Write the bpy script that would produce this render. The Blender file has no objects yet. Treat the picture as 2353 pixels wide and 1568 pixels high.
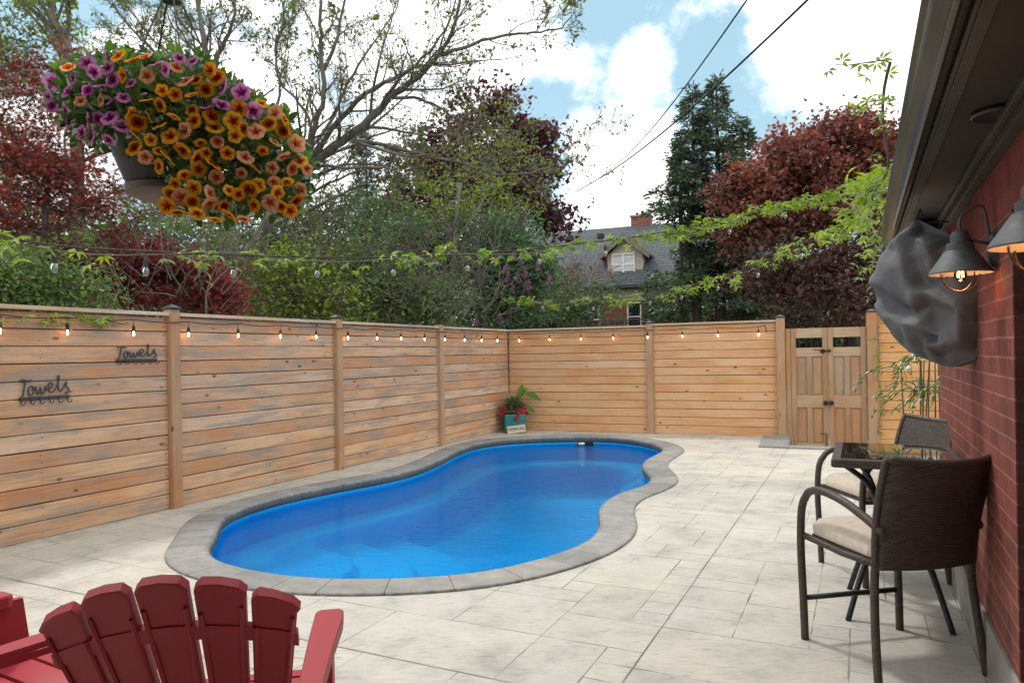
import bpy, bmesh, math, random
import numpy as np
from mathutils import Vector, Matrix
from mathutils.geometry import delaunay_2d_cdt

# ------------------------------------------------------------------ camera
scene = bpy.context.scene
COL = scene.collection
F, CX, CY, TH, H = 1640.0, 1176.0, 812.0, 0.018, 1.42      # focal length and horizon of a 2352 px wide frame, eye height
cam_data = bpy.data.cameras.new("camera")
cam = bpy.data.objects.new("camera", cam_data)
COL.objects.link(cam)
cam_data.sensor_width = 36.0
cam_data.lens = F / 2352 * 36.0
cam_data.shift_y = (CY - 784) / 2352
cam_data.clip_start = 0.05
cam_data.clip_end = 3000
cam.matrix_world = Matrix.Translation((0, 0, H)) @ Matrix.Rotation(math.pi / 2, 4, 'X') @ Matrix.Rotation(-TH, 4, 'Z')
scene.camera = cam

# ------------------------------------------------------------------ sun and sky
SUN_DIR = Vector((-0.30, 0.42, 0.86)).normalized()          # towards the sun
sd = bpy.data.lights.new("sun", 'SUN')
sd.energy = 1.3
sd.angle = math.radians(7)
sd.color = (1.0, 0.96, 0.90)
sun = bpy.data.objects.new("sun", sd)
COL.objects.link(sun)
sun.rotation_euler = SUN_DIR.to_track_quat('Z', 'Y').to_euler()

scene.view_settings.view_transform = 'Standard'
scene.view_settings.look = 'None'
scene.view_settings.exposure = 0.50
scene.view_settings.gamma = 1.0
scene.view_settings.use_curve_mapping = False


def ray(px, py):
    u, v = (px - CX) / F, (py - CY) / F
    return Vector((u * math.cos(TH) - v * math.sin(TH), 1.0, -(u * math.sin(TH) + v * math.cos(TH))))


def at(px, py, d):                       # the point at distance d ahead
    return Vector((0, 0, H)) + ray(px, py) * d


def ground(px, py, z=0.0):               # the point on the level z
    r = ray(px, py)
    return Vector((0, 0, H)) + r * ((z - H) / r.z)


def hit(px, py, p0, n):                  # the point on a plane
    r = ray(px, py)
    o = Vector((0, 0, H))
    return o + r * ((Vector(p0) - o).dot(Vector(n)) / r.dot(Vector(n)))


world = bpy.data.worlds.new("World")
scene.world = world
world.use_nodes = True
wn, wl = world.node_tree.nodes, world.node_tree.links
wn.clear()
w_out = wn.new('ShaderNodeOutputWorld')
w_bg = wn.new('ShaderNodeBackground')
w_sky = wn.new('ShaderNodeTexSky')
w_sky.sky_type = 'NISHITA'
w_sky.sun_disc = False
w_sky.sun_elevation = math.asin(SUN_DIR.z)
w_sky.sun_rotation = math.atan2(SUN_DIR.x, SUN_DIR.y)
w_sky.air_density = 1.0
w_sky.dust_density = 0.6
w_bg.inputs['Strength'].default_value = 0.15
w_tc = wn.new('ShaderNodeTexCoord')


def wmath(op, a, b=None, c=None, clamp=False):
    n = wn.new('ShaderNodeMath')
    n.operation = op
    n.use_clamp = clamp
    for i, x in enumerate((a, b, c)):
        if x is None:
            continue
        if isinstance(x, (int, float)):
            n.inputs[i].default_value = x
        else:
            wl.new(x, n.inputs[i])
    return n.outputs[0]


wnoise = wn.new('ShaderNodeTexNoise')
wnoise.inputs['Scale'].default_value = 7.0
wnoise.inputs['Detail'].default_value = 9.0
wnoise.inputs['Roughness'].default_value = 0.62
wl.new(w_tc.outputs['Generated'], wnoise.inputs['Vector'])
wnoise2 = wn.new('ShaderNodeTexNoise')
wnoise2.inputs['Scale'].default_value = 1.7
wnoise2.inputs['Detail'].default_value = 4.0
wl.new(w_tc.outputs['Generated'], wnoise2.inputs['Vector'])
# cumulus banks where they stand in the sky: direction and angular radius
BANKS = [(1870, 60, 190), (2050, 120, 200), (1760, -20, 110), (1475, 150, 85), (1400, 430, 140), (1500, 340, 80),
         (1330, 320, 75), (1480, 500, 170), (880, 70, 230), (600, 330, 270), (1150, 120, 105), (60, 400, 200), (330, 160, 130), (2020, -250, 200),
         (1030, 380, 210), (560, -60, 150)]
mask = None
for (bx, by, br) in BANKS:
    dv = ray(bx, by).normalized()
    vd = wn.new('ShaderNodeVectorMath')
    vd.operation = 'DISTANCE'
    wl.new(w_tc.outputs['Generated'], vd.inputs[0])
    vd.inputs[1].default_value = dv
    rr = br / F * (dv.y ** 1.0)
    m = wmath('SUBTRACT', 1.0, wmath('DIVIDE', vd.outputs['Value'], rr))
    m = wmath('MULTIPLY', m, min(1.0, rr * 9))
    mask = m if mask is None else wmath('MAXIMUM', mask, m)
w_sep = wn.new('ShaderNodeSeparateXYZ')
wl.new(w_tc.outputs['Generated'], w_sep.inputs[0])
rest = wmath('MULTIPLY_ADD', wnoise2.outputs[0], 2.4, -1.55)
rest = wmath('ADD', rest, wmath('MULTIPLY', wmath('SUBTRACT', w_sep.outputs[2], 0.52, clamp=True), 7.0))     # closed cloud overhead
rest = wmath('ADD', rest, wmath('MULTIPLY', wmath('MULTIPLY_ADD', w_sep.outputs[1], -1.0, 0.25, clamp=True), 3.0))      # and behind the viewer
mask = wmath('MAXIMUM', mask, rest)      # the rest of the sky
edge = wmath('MULTIPLY_ADD', wnoise.outputs[0], 1.9, -1.0)
cl = wmath('ADD', mask, edge)
w_map = wn.new('ShaderNodeMapRange')
w_map.interpolation_type = 'SMOOTHSTEP'
w_map.inputs['From Min'].default_value = -0.16
w_map.inputs['From Max'].default_value = 0.30
wl.new(cl, w_map.inputs['Value'])
w_bright = wn.new('ShaderNodeMixRGB')                       # pale air: lifts the blue towards the hazy white of the day
w_bright.inputs['Fac'].default_value = 0.75
wl.new(w_sky.outputs['Color'], w_bright.inputs['Color1'])
w_bright.inputs['Color2'].default_value = (2.15, 3.45, 3.85, 1)
w_mix = wn.new('ShaderNodeMixRGB')
wl.new(w_map.outputs[0], w_mix.inputs['Fac'])
wl.new(w_bright.outputs[0], w_mix.inputs['Color1'])
w_cc = wn.new('ShaderNodeMixRGB')
w_cc.inputs['Color1'].default_value = (6.6, 6.6, 6.6, 1)
w_cc.inputs['Color2'].default_value = (9.4, 9.35, 9.2, 1)
wl.new(wmath('MULTIPLY_ADD', wnoise2.outputs[0], 2.0, -0.35, clamp=True), w_cc.inputs['Fac'])
wl.new(w_cc.outputs[0], w_mix.inputs['Color2'])
wl.new(w_mix.outputs[0], w_bg.inputs['Color'])
wl.new(w_bg.outputs[0], w_out.inputs['Surface'])

# ------------------------------------------------------------------ object helpers


def tag(o, label=None, cat=None, group=None, kind=None):
    if label: o['label'] = label
    if cat: o['category'] = cat
    if group: o['group'] = group
    if kind: o['kind'] = kind
    return o


def empty(name, loc=(0, 0, 0), rz=0.0, label=None, cat=None, group=None):
    o = bpy.data.objects.new(name, None)
    COL.objects.link(o)
    o.location = loc
    o.rotation_euler = (0, 0, rz)
    o.empty_display_size = 0.1
    return tag(o, label, cat, group)


def mesh_obj(name, V, Fc, mats, parent=None, smooth=False, mat_idx=None, rnd=None, local=True):
    """V: list/array of points, Fc: list of index lists or an int array (n,k)."""
    me = bpy.data.meshes.new(name)
    V = np.asarray(V, dtype=np.float32).reshape(-1, 3)
    if isinstance(Fc, np.ndarray):
        n, k = Fc.shape
        sizes = np.full(n, k, dtype=np.int32)
        loops = Fc.reshape(-1).astype(np.int32)
    else:
        sizes = np.array([len(f) for f in Fc], dtype=np.int32)
        loops = np.array([i for f in Fc for i in f], dtype=np.int32)
    me.vertices.add(len(V))
    me.vertices.foreach_set('co', V.reshape(-1))
    me.loops.add(len(loops))
    me.loops.foreach_set('vertex_index', loops)
    me.polygons.add(len(sizes))
    starts = np.zeros(len(sizes), dtype=np.int32)
    starts[1:] = np.cumsum(sizes)[:-1]
    me.polygons.foreach_set('loop_start', starts)
    me.polygons.foreach_set('loop_total', sizes)
    if not isinstance(mats, (list, tuple)):
        mats = [mats]
    for m in mats:
        me.materials.append(m)
    if mat_idx is not None:
        me.polygons.foreach_set('material_index', np.asarray(mat_idx, dtype=np.int32))
    me.polygons.foreach_set('use_smooth', np.full(len(sizes), bool(smooth)))
    if rnd is not None:
        a = me.attributes.new('rnd', 'FLOAT', 'FACE')
        a.data.foreach_set('value', np.asarray(rnd, dtype=np.float32))
    me.update(calc_edges=True)
    me.validate()
    o = bpy.data.objects.new(name, me)
    COL.objects.link(o)
    if parent is not None:
        o.parent = parent
    return o


class MB:
    """collects shapes, then links them as ONE mesh object"""
    def __init__(self):
        self.V, self.F, self.M = [], [], []
        self.mi = 0

    def add(self, V, Fc):
        b = len(self.V)
        self.V.extend([tuple(v) for v in V])
        for f in Fc:
            self.F.append([i + b for i in f])
            self.M.append(self.mi)
        return self

    def box(self, c, s, rz=0.0, M4=None, bev=0.0):
        x, y, z = s[0] / 2, s[1] / 2, s[2] / 2
        if bev <= 0:
            P = [(i * x, j * y, k * z) for k in (-1, 1) for j in (-1, 1) for i in (-1, 1)]
            Fc = [(0, 2, 3, 1), (4, 5, 7, 6), (0, 1, 5, 4), (2, 6, 7, 3), (0, 4, 6, 2), (1, 3, 7, 5)]
        else:
            bm = bmesh.new()
            bmesh.ops.create_cube(bm, size=1.0)
            for v in bm.verts:
                v.co = Vector((v.co.x * s[0], v.co.y * s[1], v.co.z * s[2]))
            bmesh.ops.bevel(bm, geom=list(bm.edges), offset=bev, segments=2, profile=0.6, affect='EDGES')
            bm.verts.index_update()
            P = [tuple(v.co) for v in bm.verts]
            Fc = [[v.index for v in f.verts] for f in bm.faces]
            bm.free()
        R = Matrix.Rotation(rz, 4, 'Z') if M4 is None else M4
        self.add([(R @ Vector(p)) + Vector(c) for p in P], Fc)
        return self

    def tube(self, pts, r, n=8, cap=True):
        pts = [Vector(p) for p in pts]
        m = len(pts)
        if isinstance(r, (int, float)): r = [r] * m
        rings, up = [], None
        for i, p in enumerate(pts):
            t = (pts[min(i + 1, m - 1)] - pts[max(i - 1, 0)])
            t = t.normalized() if t.length > 1e-9 else Vector((0, 0, 1))
            if up is None:
                up = Vector((0, 0, 1)) if abs(t.z) < 0.9 else Vector((1, 0, 0))
            a = t.cross(up)
            if a.length < 1e-6: a = t.cross(Vector((1, 0, 0.1)))
            a.normalize()
            b = a.cross(t).normalized()
            up = b
            rings.append([p + (a * math.cos(2 * math.pi * k / n) + b * math.sin(2 * math.pi * k / n)) * r[i] for k in range(n)])
        V = [q for ring in rings for q in ring]
        Fc = [(i * n + k, i * n + (k + 1) % n, (i + 1) * n + (k + 1) % n, (i + 1) * n + k) for i in range(m - 1) for k in range(n)]
        if cap:
            Fc.append(tuple(range(n - 1, -1, -1)))
            Fc.append(tuple((m - 1) * n + k for k in range(n)))
        return self.add(V, Fc)

    def lathe(self, prof, c=(0, 0, 0), n=24, M4=None):
        """prof: (radius, z) pairs"""
        V, Fc = [], []
        R = M4 if M4 is not None else Matrix.Identity(4)
        for (r, z) in prof:
            for k in range(n):
                a = 2 * math.pi * k / n
                V.append((R @ Vector((r * math.cos(a), r * math.sin(a), z))) + Vector(c))
        for i in range(len(prof) - 1):
            for k in range(n):
                Fc.append((i * n + k, i * n + (k + 1) % n, (i + 1) * n + (k + 1) % n, (i + 1) * n + k))
        return self.add(V, Fc)

    def prism(self, poly, d, M4=None):
        """flat outline (x,y) extruded from z=0 to z=d"""
        R = M4 if M4 is not None else Matrix.Identity(4)
        n = len(poly)
        V = [R @ Vector((p[0], p[1], 0)) for p in poly] + [R @ Vector((p[0], p[1], d)) for p in poly]
        Fc = [tuple(range(n - 1, -1, -1)), tuple(range(n, 2 * n))] + [(i, (i + 1) % n, n + (i + 1) % n, n + i) for i in range(n)]
        return self.add(V, Fc)

    def build(self, name, mats, parent=None, smooth=False, label=None):
        o = mesh_obj(name, self.V, self.F, mats, parent, smooth, self.M if isinstance(mats, (list, tuple)) else None)
        if label: o['label'] = label
        return o


def autosmooth(o, ang=40):
    me = o.data
    me.polygons.foreach_set('use_smooth', np.ones(len(me.polygons), dtype=bool))
    bm = bmesh.new(); bm.from_mesh(me)
    lim = math.radians(ang)
    for e in bm.edges:
        if len(e.link_faces) == 2 and e.calc_face_angle(0) > lim:
            e.smooth = False
    bm.to_mesh(me); bm.free()
    return o


def copy_tree(o, parent=None):
    c = o.copy()
    COL.objects.link(c)
    c.parent = parent
    for ch in list(o.children):
        copy_tree(ch, c)
    return c

# ------------------------------------------------------------------ material helpers


def newmat(name):
    m = bpy.data.materials.new(name)
    m.use_nodes = True
    nt = m.node_tree
    nt.nodes.clear()
    return m, nt.nodes, nt.links


def nd(nodes, typ, **kw):
    n = nodes.new(typ)
    for k, v in kw.items():
        setattr(n, k, v)
    return n


def ramp(nodes, stops, interp='LINEAR'):
    r = nodes.new('ShaderNodeValToRGB')
    r.color_ramp.interpolation = interp
    el = r.color_ramp.elements
    while len(el) > 1: el.remove(el[-1])
    el[0].position = stops[0][0]; el[0].color = (*stops[0][1], 1)
    for p, c in stops[1:]:
        e = el.new(p); e.color = (*c, 1)
    return r


def surf(name, c1, c2=None, scale=8, rough=0.6, bump=0.0, bscale=40, metal=0.0, stretch=(1, 1, 1), spec=0.5, coat=0.0, detail=6, lo=0.35, hi=0.65, bdist=0.01):
    """two-tone noise surface with bump"""
    m, N, L = newmat(name)
    out = N.new('ShaderNodeOutputMaterial'); b = N.new('ShaderNodeBsdfPrincipled')
    L.new(b.outputs[0], out.inputs[0])
    b.inputs['Roughness'].default_value = rough
    b.inputs['Metallic'].default_value = metal
    b.inputs['Specular IOR Level'].default_value = spec
    b.inputs['Coat Weight'].default_value = coat
    tc = N.new('ShaderNodeTexCoord'); mp = N.new('ShaderNodeMapping')
    mp.inputs['Scale'].default_value = stretch
    L.new(tc.outputs['Object'], mp.inputs[0])
    if c2 is not None:
        t = N.new('ShaderNodeTexNoise'); t.inputs['Scale'].default_value = scale; t.inputs['Detail'].default_value = detail
        L.new(mp.outputs[0], t.inputs['Vector'])
        r = ramp(N, [(lo, c1), (hi, c2)])
        L.new(t.outputs[0], r.inputs[0]); L.new(r.outputs[0], b.inputs['Base Color'])
    else:
        b.inputs['Base Color'].default_value = (*c1, 1)
    if bump > 0:
        t2 = N.new('ShaderNodeTexNoise'); t2.inputs['Scale'].default_value = bscale; t2.inputs['Detail'].default_value = 5
        L.new(mp.outputs[0], t2.inputs['Vector'])
        bp = N.new('ShaderNodeBump'); bp.inputs['Strength'].default_value = bump; bp.inputs['Distance'].default_value = bdist
        L.new(t2.outputs[0], bp.inputs['Height']); L.new(bp.outputs[0], b.inputs['Normal'])
    return m


def leafmat(name, cols, trans=0.4, rough=0.55, attr=True, gloss=0.12):
    """leaf colours spread over the single leaves; light passes through them"""
    m, N, L = newmat(name)
    out = N.new('ShaderNodeOutputMaterial')
    if attr:
        g = N.new('ShaderNodeAttribute'); g.attribute_name = 'rnd'; src = g.outputs['Fac']
    else:
        g = N.new('ShaderNodeNewGeometry'); src = g.outputs['Random Per Island']
    st = [(i / max(1, len(cols) - 1), c) for i, c in enumerate(cols)]
    r = ramp(N, st)
    L.new(src, r.inputs[0])
    d = N.new('ShaderNodeBsdfDiffuse'); t = N.new('ShaderNodeBsdfTranslucent')
    gl = N.new('ShaderNodeBsdfGlossy'); gl.inputs['Roughness'].default_value = rough
    L.new(r.outputs[0], d.inputs[0])
    hs = N.new('ShaderNodeHueSaturation'); hs.inputs['Value'].default_value = 1.35; hs.inputs['Saturation'].default_value = 1.1
    L.new(r.outputs[0], hs.inputs['Color']); L.new(hs.outputs[0], t.inputs[0])
    mx = N.new('ShaderNodeMixShader'); mx.inputs[0].default_value = trans
    L.new(d.outputs[0], mx.inputs[1]); L.new(t.outputs[0], mx.inputs[2])
    fr = N.new('ShaderNodeFresnel'); fr.inputs[0].default_value = 1.4
    mu = N.new('ShaderNodeMath'); mu.operation = 'MULTIPLY'; mu.inputs[1].default_value = gloss * 4
    L.new(fr.outputs[0], mu.inputs[0])
    mx2 = N.new('ShaderNodeMixShader'); L.new(mu.outputs[0], mx2.inputs[0])
    L.new(mx.outputs[0], mx2.inputs[1]); L.new(gl.outputs[0], mx2.inputs[2])
    L.new(mx2.outputs[0], out.inputs[0])
    return m


def woodmat(name, cols, knots=True, axis='X', grey=0.55, gscale=1.0, per_island=True, bump=0.25):
    """planed softwood: each board its own tone, grain along the board, knots, grey weathering in patches"""
    m, N, L = newmat(name)
    out = N.new('ShaderNodeOutputMaterial'); b = N.new('ShaderNodeBsdfPrincipled'); L.new(b.outputs[0], out.inputs[0])
    b.inputs['Roughness'].default_value = 0.72
    b.inputs['Specular IOR Level'].default_value = 0.25
    tc = N.new('ShaderNodeTexCoord'); geo = N.new('ShaderNodeNewGeometry')
    isl = geo.outputs['Random Per Island']
    off = N.new('ShaderNodeMath'); off.operation = 'MULTIPLY'; off.inputs[1].default_value = 37.0; L.new(isl, off.inputs[0])
    cx = N.new('ShaderNodeCombineXYZ'); L.new(off.outputs[0], cx.inputs[0]); L.new(off.outputs[0], cx.inputs[1]); L.new(off.outputs[0], cx.inputs[2])
    ad = N.new('ShaderNodeVectorMath'); ad.operation = 'ADD'; L.new(tc.outputs['Object'], ad.inputs[0]); L.new(cx.outputs[0], ad.inputs[1])
    def mapped(sx, sy, sz):
        mp = N.new('ShaderNodeMapping')
        mp.inputs['Scale'].default_value = (sx, sy, sz) if axis == 'X' else (sz, sy, sx)
        L.new(ad.outputs[0], mp.inputs[0]); return mp.outputs[0]
    g1 = N.new('ShaderNodeTexNoise'); g1.inputs['Scale'].default_value = 1.0 * gscale; g1.inputs['Detail'].default_value = 8; g1.inputs['Roughness'].default_value = 0.6
    g1.inputs['Distortion'].default_value = 0.6
    L.new(mapped(1.8, 62, 62), g1.inputs['Vector'])
    # board tone
    tone = ramp(N, [(i / (len(cols) - 1), c) for i, c in enumerate(cols)]); L.new(isl, tone.inputs[0])
    gr = ramp(N, [(0.3, (0.60, 0.52, 0.46)), (0.46, (0.97, 0.96, 0.95)), (0.72, (1.12, 1.12, 1.12))]); L.new(g1.outputs[0], gr.inputs[0])
    mul = nd(N, 'ShaderNodeMixRGB', blend_type='MULTIPLY'); mul.inputs[0].default_value = 0.62
    L.new(tone.outputs[0], mul.inputs[1]); L.new(gr.outputs[0], mul.inputs[2])
    # broad reddish / pale drift
    g2 = N.new('ShaderNodeTexNoise'); g2.inputs['Scale'].default_value = 1.0; g2.inputs['Detail'].default_value = 4
    L.new(mapped(1.3, 2.2, 2.2), g2.inputs['Vector'])
    dr = ramp(N, [(0.32, (0.92, 0.72, 0.56)), (0.52, (1, 1, 1)), (0.68, (1.05, 1.14, 1.26))]); L.new(g2.outputs[0], dr.inputs[0])
    mul2 = nd(N, 'ShaderNodeMixRGB', blend_type='MULTIPLY'); mul2.inputs[0].default_value = 0.75
    L.new(mul.outputs[0], mul2.inputs[1]); L.new(dr.outputs[0], mul2.inputs[2])
    # grey weathering
    g3 = N.new('ShaderNodeTexNoise'); g3.inputs['Scale'].default_value = 1.0; g3.inputs['Detail'].default_value = 6; g3.inputs['Roughness'].default_value = 0.65
    L.new(mapped(1.6, 11, 11), g3.inputs['Vector'])
    w = ramp(N, [(grey, (0, 0, 0)), (min(0.98, grey + 0.16), (1, 1, 1))]); L.new(g3.outputs[0], w.inputs[0])
    wf = N.new('ShaderNodeMath'); wf.operation = 'MULTIPLY'; wf.inputs[1].default_value = 0.70; L.new(w.outputs[0], wf.inputs[0])
    mg = nd(N, 'ShaderNodeMixRGB'); L.new(wf.outputs[0], mg.inputs[0]); L.new(mul2.outputs[0], mg.inputs[1]); mg.inputs[2].default_value = (0.27, 0.245, 0.215, 1)
    col = mg.outputs[0]
    if knots:
        vo = N.new('ShaderNodeTexVoronoi'); vo.inputs['Scale'].default_value = 1.0; vo.inputs['Randomness'].default_value = 1.0
        L.new(mapped(4.6, 9, 9), vo.inputs['Vector'])
        kn = N.new('ShaderNodeMapRange'); kn.inputs['From Min'].default_value = 0.17; kn.inputs['From Max'].default_value = 0.09
        L.new(vo.outputs['Distance'], kn.inputs['Value'])
        kf = N.new('ShaderNodeMath'); kf.operation = 'MULTIPLY'; L.new(kn.outputs[0], kf.inputs[0])
        vs_ = N.new('ShaderNodeSeparateColor'); L.new(vo.outputs['Color'], vs_.inputs[0]); km = N.new('ShaderNodeMapRange'); km.inputs['From Min'].default_value = 0.35; km.inputs['From Max'].default_value = 0.9; km.inputs['To Max'].default_value = 0.85; L.new(vs_.outputs[0], km.inputs['Value']); L.new(km.outputs[0], kf.inputs[1])
        mk = nd(N, 'ShaderNodeMixRGB'); L.new(kf.outputs[0], mk.inputs[0]); L.new(col, mk.inputs[1]); mk.inputs[2].default_value = (0.085, 0.04, 0.018, 1)
        col = mk.outputs[0]
    L.new(col, b.inputs['Base Color'])
    bp = N.new('ShaderNodeBump'); bp.inputs['Strength'].default_value = bump; bp.inputs['Distance'].default_value = 0.004
    L.new(g1.outputs[0], bp.inputs['Height']); L.new(bp.outputs[0], b.inputs['Normal'])
    return m


W_FENCE = woodmat('fence_boards', [(0.60, 0.32, 0.155), (0.67, 0.40, 0.22), (0.66, 0.46, 0.30), (0.60, 0.32, 0.155), (0.60, 0.46, 0.34), (0.55, 0.29, 0.145), (0.62, 0.42, 0.27)], grey=0.46)
W_BACK = woodmat('fence_boards_back', [(0.62, 0.36, 0.185), (0.66, 0.395, 0.21), (0.63, 0.365, 0.185), (0.67, 0.42, 0.24), (0.61, 0.335, 0.16)], grey=0.66)
W_WARM = woodmat('fence_boards_warm', [(0.66, 0.37, 0.155), (0.70, 0.41, 0.18), (0.67, 0.38, 0.16)], grey=0.85)
W_POST = woodmat('post_timber', [(0.42, 0.25, 0.14), (0.48, 0.31, 0.185)], axis='Z', grey=0.60)
W_RAIL = woodmat('rail_timber', [(0.56, 0.43, 0.31), (0.62, 0.49, 0.37)], grey=0.50, knots=False)
W_GATE = woodmat('gate_timber', [(0.46, 0.245, 0.12), (0.38, 0.245, 0.145), (0.43, 0.265, 0.15), (0.34, 0.25, 0.17)], axis='Z', grey=0.62, knots=False, gscale=1.4, bump=0.4)
W_GATER = woodmat('gate_rail_timber', [(0.44, 0.28, 0.155), (0.47, 0.325, 0.205), (0.42, 0.31, 0.21)], axis='X', grey=0.62, knots=False, gscale=1.4, bump=0.4)
BLACKMETAL = surf('black_metal', (0.012, 0.012, 0.013), (0.03, 0.03, 0.03), rough=0.45, metal=0.3)
DARKMETAL = surf('dark_grey_metal', (0.02, 0.025, 0.03), (0.035, 0.042, 0.048), rough=0.5, metal=0.4)
RACKMETAL = surf('rack_metal', (0.045, 0.055, 0.062), (0.08, 0.09, 0.10), rough=0.55, metal=0.5)
RUBBER = surf('black_rubber', (0.012, 0.012, 0.012), rough=0.6)

D1 = Vector((0.438, 0.899, 0)).normalized()       # along the left fence, away from the camera
D2 = Vector((0.923, -0.385, 0)).normalized()      # along the back fence, to the right
E2 = Vector((D1.y, -D1.x, 0))                     # square to D1
C0 = Vector((-0.08, 13.4, 0))                     # the corner where the two fences meet
# ------------------------------------------------------------------ pool outline, coping, patio


def catmull(pts, sub=6, closed=True):
    out = []
    n = len(pts)
    rng = range(n) if closed else range(n - 1)
    for i in rng:
        if closed:
            p0, p1, p2, p3 = pts[(i - 1) % n], pts[i], pts[(i + 1) % n], pts[(i + 2) % n]
        else:
            p0, p1, p2, p3 = pts[max(i - 1, 0)], pts[i], pts[i + 1], pts[min(i + 2, n - 1)]
        for k in range(sub):
            t = k / sub
            out.append(0.5 * ((2 * p1) + (p2 - p0) * t + (2 * p0 - 5 * p1 + 4 * p2 - p3) * t * t + (3 * p1 - p0 - 3 * p2 + p3) * t ** 3))
    if not closed: out.append(pts[-1])
    return out


def resample(pts, step, closed=True):
    P = [Vector(p) for p in pts]
    if closed: P = P + [P[0]]
    L = [0.0]
    for i in range(1, len(P)): L.append(L[-1] + (P[i] - P[i - 1]).length)
    n = max(3, int(round(L[-1] / step)))
    out, j = [], 0
    for k in range(n if closed else n + 1):
        t = L[-1] * k / n
        while j < len(L) - 2 and L[j + 1] < t: j += 1
        f = (t - L[j]) / max(1e-9, L[j + 1] - L[j])
        out.append(P[j].lerp(P[j + 1], min(1, max(0, f))))
    return out


ZC = 0.020                                        # top of the coping stones
inner_px = [(220, 603), (238, 570), (256, 535), (268, 500), (283, 470), (310, 447), (365, 420), (450, 391), (600, 352), (800, 312), (1000, 276), (1150, 240),
            (1250, 200), (1330, 160), (1420, 130), (1550, 112), (1700, 104), (1900, 100), (2050, 106), (2170, 124), (2238, 153),
            (2200, 180), (2155, 205), (2148, 235), (2176, 266), (2182, 292), (2130, 320), (2050, 345), (1985, 378), (1955, 415),
            (1958, 460), (1955, 500), (1920, 540), (1850, 580), (1700, 632), (1500, 680), (1300, 707), (1000, 722), (800, 722), (600, 711), (400, 680), (270, 643)]
pool_pts = [ground((400 + x / 1.743) * 0.9046, (1050 + y / 1.743) * 0.9046, ZC) for (x, y) in inner_px]
pool_pts = [Vector((p.x, p.y, 0)) for p in pool_pts]
pool_in = resample(catmull(pool_pts, 6), 0.09)
for _ in range(3):
    n_ = len(pool_in)
    pool_in = [(pool_in[i - 1] + pool_in[i] * 2 + pool_in[(i + 1) % n_]) / 4 for i in range(n_)]
area = sum(pool_in[i - 1].x * pool_in[i].y - pool_in[i].x * pool_in[i - 1].y for i in range(len(pool_in)))
if area < 0: pool_in.reverse()


def offset(pts, d):
    n = len(pts)
    out = []
    for i in range(n):
        t = (pts[(i + 1) % n] - pts[i - 1]).normalized()
        out.append(pts[i] + Vector((t.y, -t.x, 0)) * d)
    return out


def smooth_closed(pts, k):
    for _ in range(k):
        n = len(pts)
        pts = [(pts[i - 1] + pts[i] * 2 + pts[(i + 1) % n]) / 4 for i in range(n)]
    return pts


CW = 0.305
pool_out = smooth_closed(offset(pool_in, CW), 4)
hole = offset(pool_in, 0.20)

MAT_PATIO, N, L = newmat('stamped_concrete')
o_ = N.new('ShaderNodeOutputMaterial'); b_ = N.new('ShaderNodeBsdfPrincipled'); L.new(b_.outputs[0], o_.inputs[0])
b_.inputs['Roughness'].default_value = 0.62
b_.inputs['Specular IOR Level'].default_value = 0.35
tc = N.new('ShaderNodeTexCoord'); at_ = N.new('ShaderNodeAttribute'); at_.attribute_name = 'rnd'
rp = ramp(N, [(0, (0.49, 0.465, 0.41)), (0.35, (0.545, 0.515, 0.455)), (0.65, (0.515, 0.495, 0.45)), (1, (0.56, 0.53, 0.47))]); L.new(at_.outputs['Fac'], rp.inputs[0])
n1 = N.new('ShaderNodeTexNoise'); n1.inputs['Scale'].default_value = 2.6; n1.inputs['Detail'].default_value = 12; n1.inputs['Roughness'].default_value = 0.68; L.new(tc.outputs['Object'], n1.inputs['Vector'])
r1 = ramp(N, [(0.34, (0.70, 0.71, 0.72)), (0.48, (0.95, 0.95, 0.95)), (0.64, (1.07, 1.06, 1.04))]); L.new(n1.outputs[0], r1.inputs[0])
m1 = nd(N, 'ShaderNodeMixRGB', blend_type='MULTIPLY'); m1.inputs[0].default_value = 1; L.new(rp.outputs[0], m1.inputs[1]); L.new(r1.outputs[0], m1.inputs[2])
mp_ = N.new('ShaderNodeMapping'); mp_.inputs['Rotation'].default_value = (0, 0, 0.4); mp_.inputs['Scale'].default_value = (2.2, 9, 1); L.new(tc.outputs['Object'], mp_.inputs[0])
n2 = N.new('ShaderNodeTexNoise'); n2.inputs['Scale'].default_value = 5.0; n2.inputs['Detail'].default_value = 12; n2.inputs['Roughness'].default_value = 0.75; L.new(mp_.outputs[0], n2.inputs['Vector'])
r2 = ramp(N, [(0.34, (0.46, 0.45, 0.43)), (0.45, (0.90, 0.90, 0.89)), (0.7, (1.03, 1.03, 1.03))]); L.new(n2.outputs[0], r2.inputs[0])
m2 = nd(N, 'ShaderNodeMixRGB', blend_type='MULTIPLY'); m2.inputs[0].default_value = 0.85; L.new(m1.outputs[0], m2.inputs[1]); L.new(r2.outputs[0], m2.inputs[2])
v_ = N.new('ShaderNodeTexVoronoi'); v_.inputs['Scale'].default_value = 9.0; L.new(tc.outputs['Object'], v_.inputs['Vector'])      # specks of dirt and leaf bits
k_ = N.new('ShaderNodeMapRange'); k_.inputs['From Min'].default_value = 0.06; k_.inputs['From Max'].default_value = 0.03; L.new(v_.outputs['Distance'], k_.inputs['Value'])
m3 = nd(N, 'ShaderNodeMixRGB'); L.new(k_.outputs[0], m3.inputs[0]); L.new(m2.outputs[0], m3.inputs[1]); m3.inputs[2].default_value = (0.25, 0.21, 0.16, 1)
L.new(m3.outputs[0], b_.inputs['Base Color'])
bp_ = N.new('ShaderNodeBump'); bp_.inputs['Strength'].default_value = 0.6; bp_.inputs['Distance'].default_value = 0.012; L.new(n2.outputs[0], bp_.inputs['Height']); L.new(bp_.outputs[0], b_.inputs['Normal'])
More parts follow.
